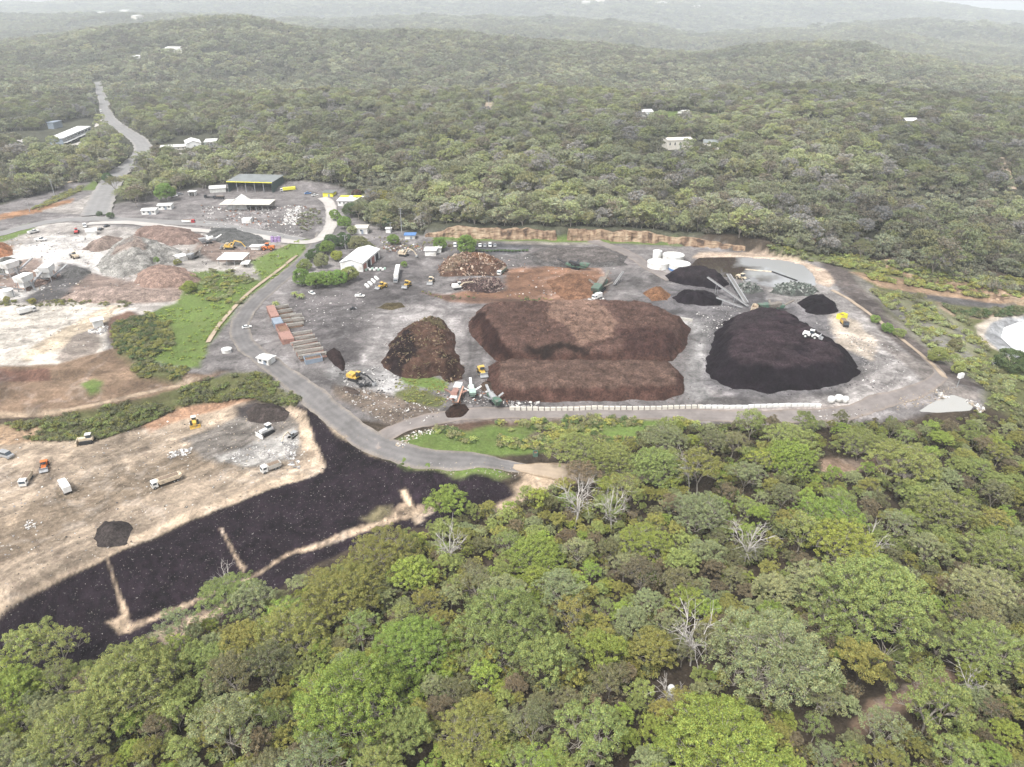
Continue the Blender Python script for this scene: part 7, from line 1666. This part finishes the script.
# masts, poles, sign boards
def pole(u, v, h, label, arms=2, name='power_pole', cat='power pole', m=M_STEEL, insul=True):
    r = empty(name, G(u, v), random.uniform(-.4, .4), label, cat)
    q = MB(); q.tube((0, 0, -1), (0, 0, h), .34, .22, 8); q.build('mast', m, r)
    for k in range(arms):
        z = h - .5 - k * 1.6; q = MB(); q.bar((-1.4, 0, z), (1.4, 0, z), .16); a = q.build('crossarm', m, r)
        if insul:
            q = MB()
            for x in (-1.2, 0, 1.2): q.tube((x, 0, z + .08), (x, 0, z + .4), .09, .07, 6)
            q.build('insulator', M_WHITE, a)
    return r
pole(402, 235, 19, 'tallest timber power pole, with a transformer, behind the parking strip', 3)
pole(391, 235, 9, 'short power pole beside the tiny white hut', 1)
pole(346, 250, 10, 'power pole behind the white gabled workshop', 1)
pole(55, 197, 15, 'pale power pole standing in the strip of scrub by the left road', 2)
pole(30, 212, 8, 'short pale post at the left end of the orange verge', 1)
pole(489, 118, 28, 'tall pale transmission pole beside the forest break', 2)
pole(464, 116, 22, 'transmission pole left of the forest break', 2)
pole(156, 196, 12, 'pole at the forest edge above the portable offices', 1)
pole(98, 120, 16, 'pole at the forest road junction', 1)
r = empty('mobile_mast', G(957, 386), .5, 'white box on a slanting mast beside the small grey pond', 'mast')
q = MB(); q.bar((0, 0, -.3), (.6, 0, 4.2), .25); q.build('mast', M_STEEL, r); q = MB(); q.box(-.9, -.8, 4.2, 1.9, .8, 6.4, .3); q.build('box', M_WHITE, r)
container((533,457), (538,457), 2.2, 1.6, 'small dark green bin beside the lower sealed road', M_GRN, True, 'skip_bin')
# white drum in the front forest
r = empty('white_drum', G(670, 698), .3, 'white drum standing on a grey stand in a gap of the near forest', 'drum')
for a in range(3): q = MB(); q.bar((math.cos(a * 2.1) * .7, math.sin(a * 2.1) * .7, -.2), (0, 0, 2.0), .16); q.build('leg', M_STEEL, r)
q = MB(); q.lathe([(.7, 1.0), (.85, 1.2), (.85, 2.0), (.6, 2.1)], 14); q.build('stand_top', M_TARP, r); q = MB(); q.lathe([(.5, 2.12), (.85, 2.5), (.9, 3.3), (.6, 3.9), (.1, 4.0)], 16); q.build('drum', M_WHITE, r, smooth=True)
# ------------------------------------------------------------------ garden trees and shrubs round the yard
def gtree(u, v, w, kind, col, label, name='garden_tree'):
    """crown centre pixel u,v and crown width in pixels"""
    g0 = PX(u, v); k = pxm(g0.y, g0.z); R = w / 2 / k * (1.22 if kind == 'dome' and w > 9 else 1.0); x, y = W(u, v, g0.z + R * .8)
    if kind == 'dome': kind = 'round'; x, y = W(u, v, g0.z + R * .9)
    o = plant(x, y, R, kind, col, label, None, name)
    return o
LC['fig'] = (.185, .285, .065); LC['figd'] = (.09, .145, .06); LC['plum'] = (.15, .085, .07); LC['jade'] = (.14, .24, .11)
for a in [(301,276,17,'dome','fig','rounded green tree at the left end of the front garden row'), (315,278,18,'dome','fig','second rounded green tree of the front garden row'), (326,277,18,'dome','fig','middle rounded green tree of the front garden row'), (338,276,18,'dome','fig','rounded green tree of the front garden row next to the dark one'), (349,272,17,'dome','mid','darker green tree at the workshop corner'),
          (304,263,14,'dome','mid','green tree behind the left end of the front garden row'), (313,254,14,'dome','deep','dark green tree on the road side of the garden'), (327,247,14,'dome','fig','bright green tree at the top of the garden'), (337,254,12,'dome','lime','yellow green tree left of the workshop wall'), (321,259,15,'dome','grey','grey green tree in the middle of the garden'), (322,246,12,'dome','deep','small dark tree at the top left of the garden'),
          (331,240,16,'dome','figd','dark round tree above the garden'), (343,239,16,'dome','figd','dark round tree between garden and white hut'), (358,242,18,'dome','dull','dull spreading tree behind the workshop ridge'), (368,246,12,'dome','dull','dull tree at the back right corner of the workshop'),
          (335,214,12,'dome','fig','bright green tree nearest the loop road'), (344,222,13,'dome','fig','bright green tree left of the white hut'), (350,208,15,'dome','deep','dark green tree in front of the yellow panelled office'), (358,214,15,'open','dull','grey brown tree behind the white hut'), (352,229,10,'dome','grey','pale tree touching the white hut'),
          (372,217,9,'dome','jade','pointed jade green tree left of the power poles'), (384,222,12,'dome','jade','round jade green tree right of the pointed one'), (393,238,12,'dome','fig','bright green round bush by the parking strip'), (440,243,13,'dome','fig','bright green bush at the left of the green strip'), (466,243,20,'dome','fig','wide bright green bush in front of the sandstone face'), (404,264,8,'dome','fig','lone green bush at the tail of the semi trailer'),
          (380,192,30,'open','olive','tall olive crowned gum beside the yellow panelled office'), (392,206,26,'open','olive','second tall olive gum right of the office'), (356,189,10,'dome','plum','dark red leaved tree above the office'),
          (164,189,18,'dome','fig','rounded green tree at the forest edge above the offices'), (123,192,20,'open','grey','large grey gum between the two roads'), (135,200,18,'open','dull','dull gum right of the large grey one between the roads'), (114,186,18,'open','dull','dull gum at the top of the road island'),
          (99,213,7,'dome','figd','small dark tree at the road island tip'), (110,215,9,'dome','figd','dark tree right of the road island tip'), (107,176,10,'dome','figd','dark conical tree beside the road bend'),
          (156,260,9,'dome','fig','small green tree at the toe of the tall grey stone heap'), (177,261,9,'dome','olive','small olive bush right of the stone heap toe'), (189,285,14,'dome','lime','yellow green tree beside the pink gravel heap'), (6,298,8,'dome','olive','olive bush at the quarry boundary left edge'), (32,300,8,'dome','olive','olive bush on the quarry boundary below the plant'),
          (875,318,10,'dome','fig','bright green bush at the top of the right batter'), (888,327,12,'dome','fig','second bright green bush down the right batter'), (900,332,12,'dome','mid','mid green bush below the bright ones on the right batter'), (938,356,18,'dome','mid','large green bush halfway down the right batter'), (958,370,14,'dome','mid','green bush above the small grey pond'), (1013,360,30,'dome','deep','large dark tree on the right slope above the two utility trucks'), (955,345,13,'dome','dull','dull bush on the right batter terraces'), (918,300,14,'open','dull','grey tree on the right batter'), (862,250,20,'open','dull','grey she oak like tree at the pond end forest edge'),
          (570,434,20,'dome','olive','olive tree at the top of the green batter'), (668,408+22,26,'open','mid','green tree poking above the block wall')]:
    gtree(*a)
# palms at the round garden and hedge balls
for i, (u, v) in enumerate([(295,296),(301,298),(276,306)]):
    r = empty('palm_tree', G(u, v + 1), i, ['small palm at the left of the round garden', 'small palm beside the white car', 'small palm behind the topmost pink container'][i], 'palm')
    q = MB(); q.tube((0, 0, -.3), (0, 0, 2.6), .25, .18, 8); q.build('trunk', M_BARKD, r)
    vs = []; fs = []; rn = random.Random(i)
    for k in range(26):
        a = k * .7 + rn.random(); p0 = Vector((0, 0, 2.6)); el = rn.uniform(.0, 1.0)
        for s_ in range(4):
            t0, t1 = s_ / 4, (s_ + 1) / 4; f = lambda t: p0 + Vector((math.cos(a) * t * 2.6, math.sin(a) * t * 2.6, el * t * 2.0 - t * t * 2.2)); n = Vector((-math.sin(a), math.cos(a), 0)); w0 = .32 * math.sin(t0 * 2.6 + .5); w1 = .32 * math.sin(t1 * 2.6 + .5); b0 = len(vs); A, B = f(t0), f(t1)
            vs += [A - n * w0, A + n * w0, B + n * w1, B - n * w1]; fs.append((b0, b0 + 1, b0 + 2, b0 + 3))
    me = mesh_np('fronds', [tuple(v_) for v_ in vs], fs, M_LEAF, {'tone': ('POINT', 'FLOAT_COLOR', toned(np.full(len(vs), 1.0)))}); c = link('crown', me, r); c.color = (*LC['mid'], 1)
SB = VAR['dome']
for i in range(19):
    u = 462 + i * 3.6; p = G(u, 252 + .3 * math.sin(i)); o = link('hedge_shrub', SHRB := (SHRB if i else shrub_mesh(50, 1.3, 12, 34, .4)), loc=p); o.color = (*LC['figd'], 1); o.rotation_euler.z = i
    tag(o, 'small dark round shrub in the straight row behind the timber heap', 'shrub', 'row of clipped shrubs')
EXPO = 1.06
# ================================================================== AIR, SKY, LIGHT, CAMERA
def haze():
    m = bpy.data.materials.new('pale_air'); m.use_nodes = True; nt = m.node_tree
    for n in list(nt.nodes):
        if n.type != 'OUTPUT_MATERIAL': nt.nodes.remove(n)
    v = nt.nodes.new('ShaderNodeVolumePrincipled'); v.inputs['Color'].default_value = (.90, .95, 1.0, 1); v.inputs['Density'].default_value = HAZE_D; v.inputs['Anisotropy'].default_value = 0.0
    nt.links.new(v.outputs[0], nt.nodes['Material Output'].inputs['Volume'])
    zmin = float(GZ.min()) - 1; zmax = max(H, float(GZ.max()) + 20) + 6
    mb = MB(); mb.box(-16500, -60, zmin, 16500, 15200, zmax)
    o = mb.build('haze', m); tag(o, 'thin pale haze in the air over the whole valley', 'haze', kind='stuff')
HAZE_D = 1.25e-4
haze()
w = bpy.data.worlds.new('World'); sc.world = w; w.use_nodes = True; nt = w.node_tree
bg = nt.nodes['Background']; sky = nt.nodes.new('ShaderNodeTexSky'); sky.sky_type = 'NISHITA'; sky.sun_disc = False
SE, SR = math.radians(58), math.radians(215)
sky.sun_elevation = SE; sky.sun_rotation = SR; sky.dust_density = 5.0; sky.air_density = 1.0; sky.altitude = 200
hs = nt.nodes.new('ShaderNodeHueSaturation'); hs.inputs['Saturation'].default_value = .22
nt.links.new(sky.outputs[0], hs.inputs['Color']); nt.links.new(hs.outputs[0], bg.inputs['Color']); bg.inputs['Strength'].default_value = .14
sl = bpy.data.lights.new('sun', 'SUN'); sl.energy = 1.5; sl.angle = math.radians(10); sl.color = (1, .97, .92)
so = bpy.data.objects.new('sun', sl); COL.objects.link(so); so.location = (0, 0, 300)
d = Vector((math.sin(SR) * math.cos(SE), math.cos(SR) * math.cos(SE), math.sin(SE)))
so.rotation_euler = d.to_track_quat('Z', 'Y').to_euler()
cam = bpy.data.cameras.new('camera'); co = bpy.data.objects.new('camera', cam); COL.objects.link(co)
co.location = (0, 0, H); co.rotation_euler = (math.radians(90) - PITCH, 0, 0)
cam.sensor_fit = 'HORIZONTAL'; cam.sensor_width = 36; cam.lens = FPX / 1024 * 36; cam.clip_start = .5; cam.clip_end = 60000
sc.camera = co
sc.view_settings.view_transform = 'Standard'; sc.view_settings.look = 'None'; sc.view_settings.exposure = EXPO; sc.view_settings.gamma = 1
sc.render.engine = 'CYCLES'
cy = sc.cycles; cy.max_bounces = 5; cy.diffuse_bounces = 3; cy.glossy_bounces = 2; cy.transmission_bounces = 2; cy.volume_bounces = 1; cy.transparent_max_bounces = 4
cy.use_denoising = True; cy.caustics_reflective = False; cy.caustics_refractive = False; cy.volume_step_rate = 10
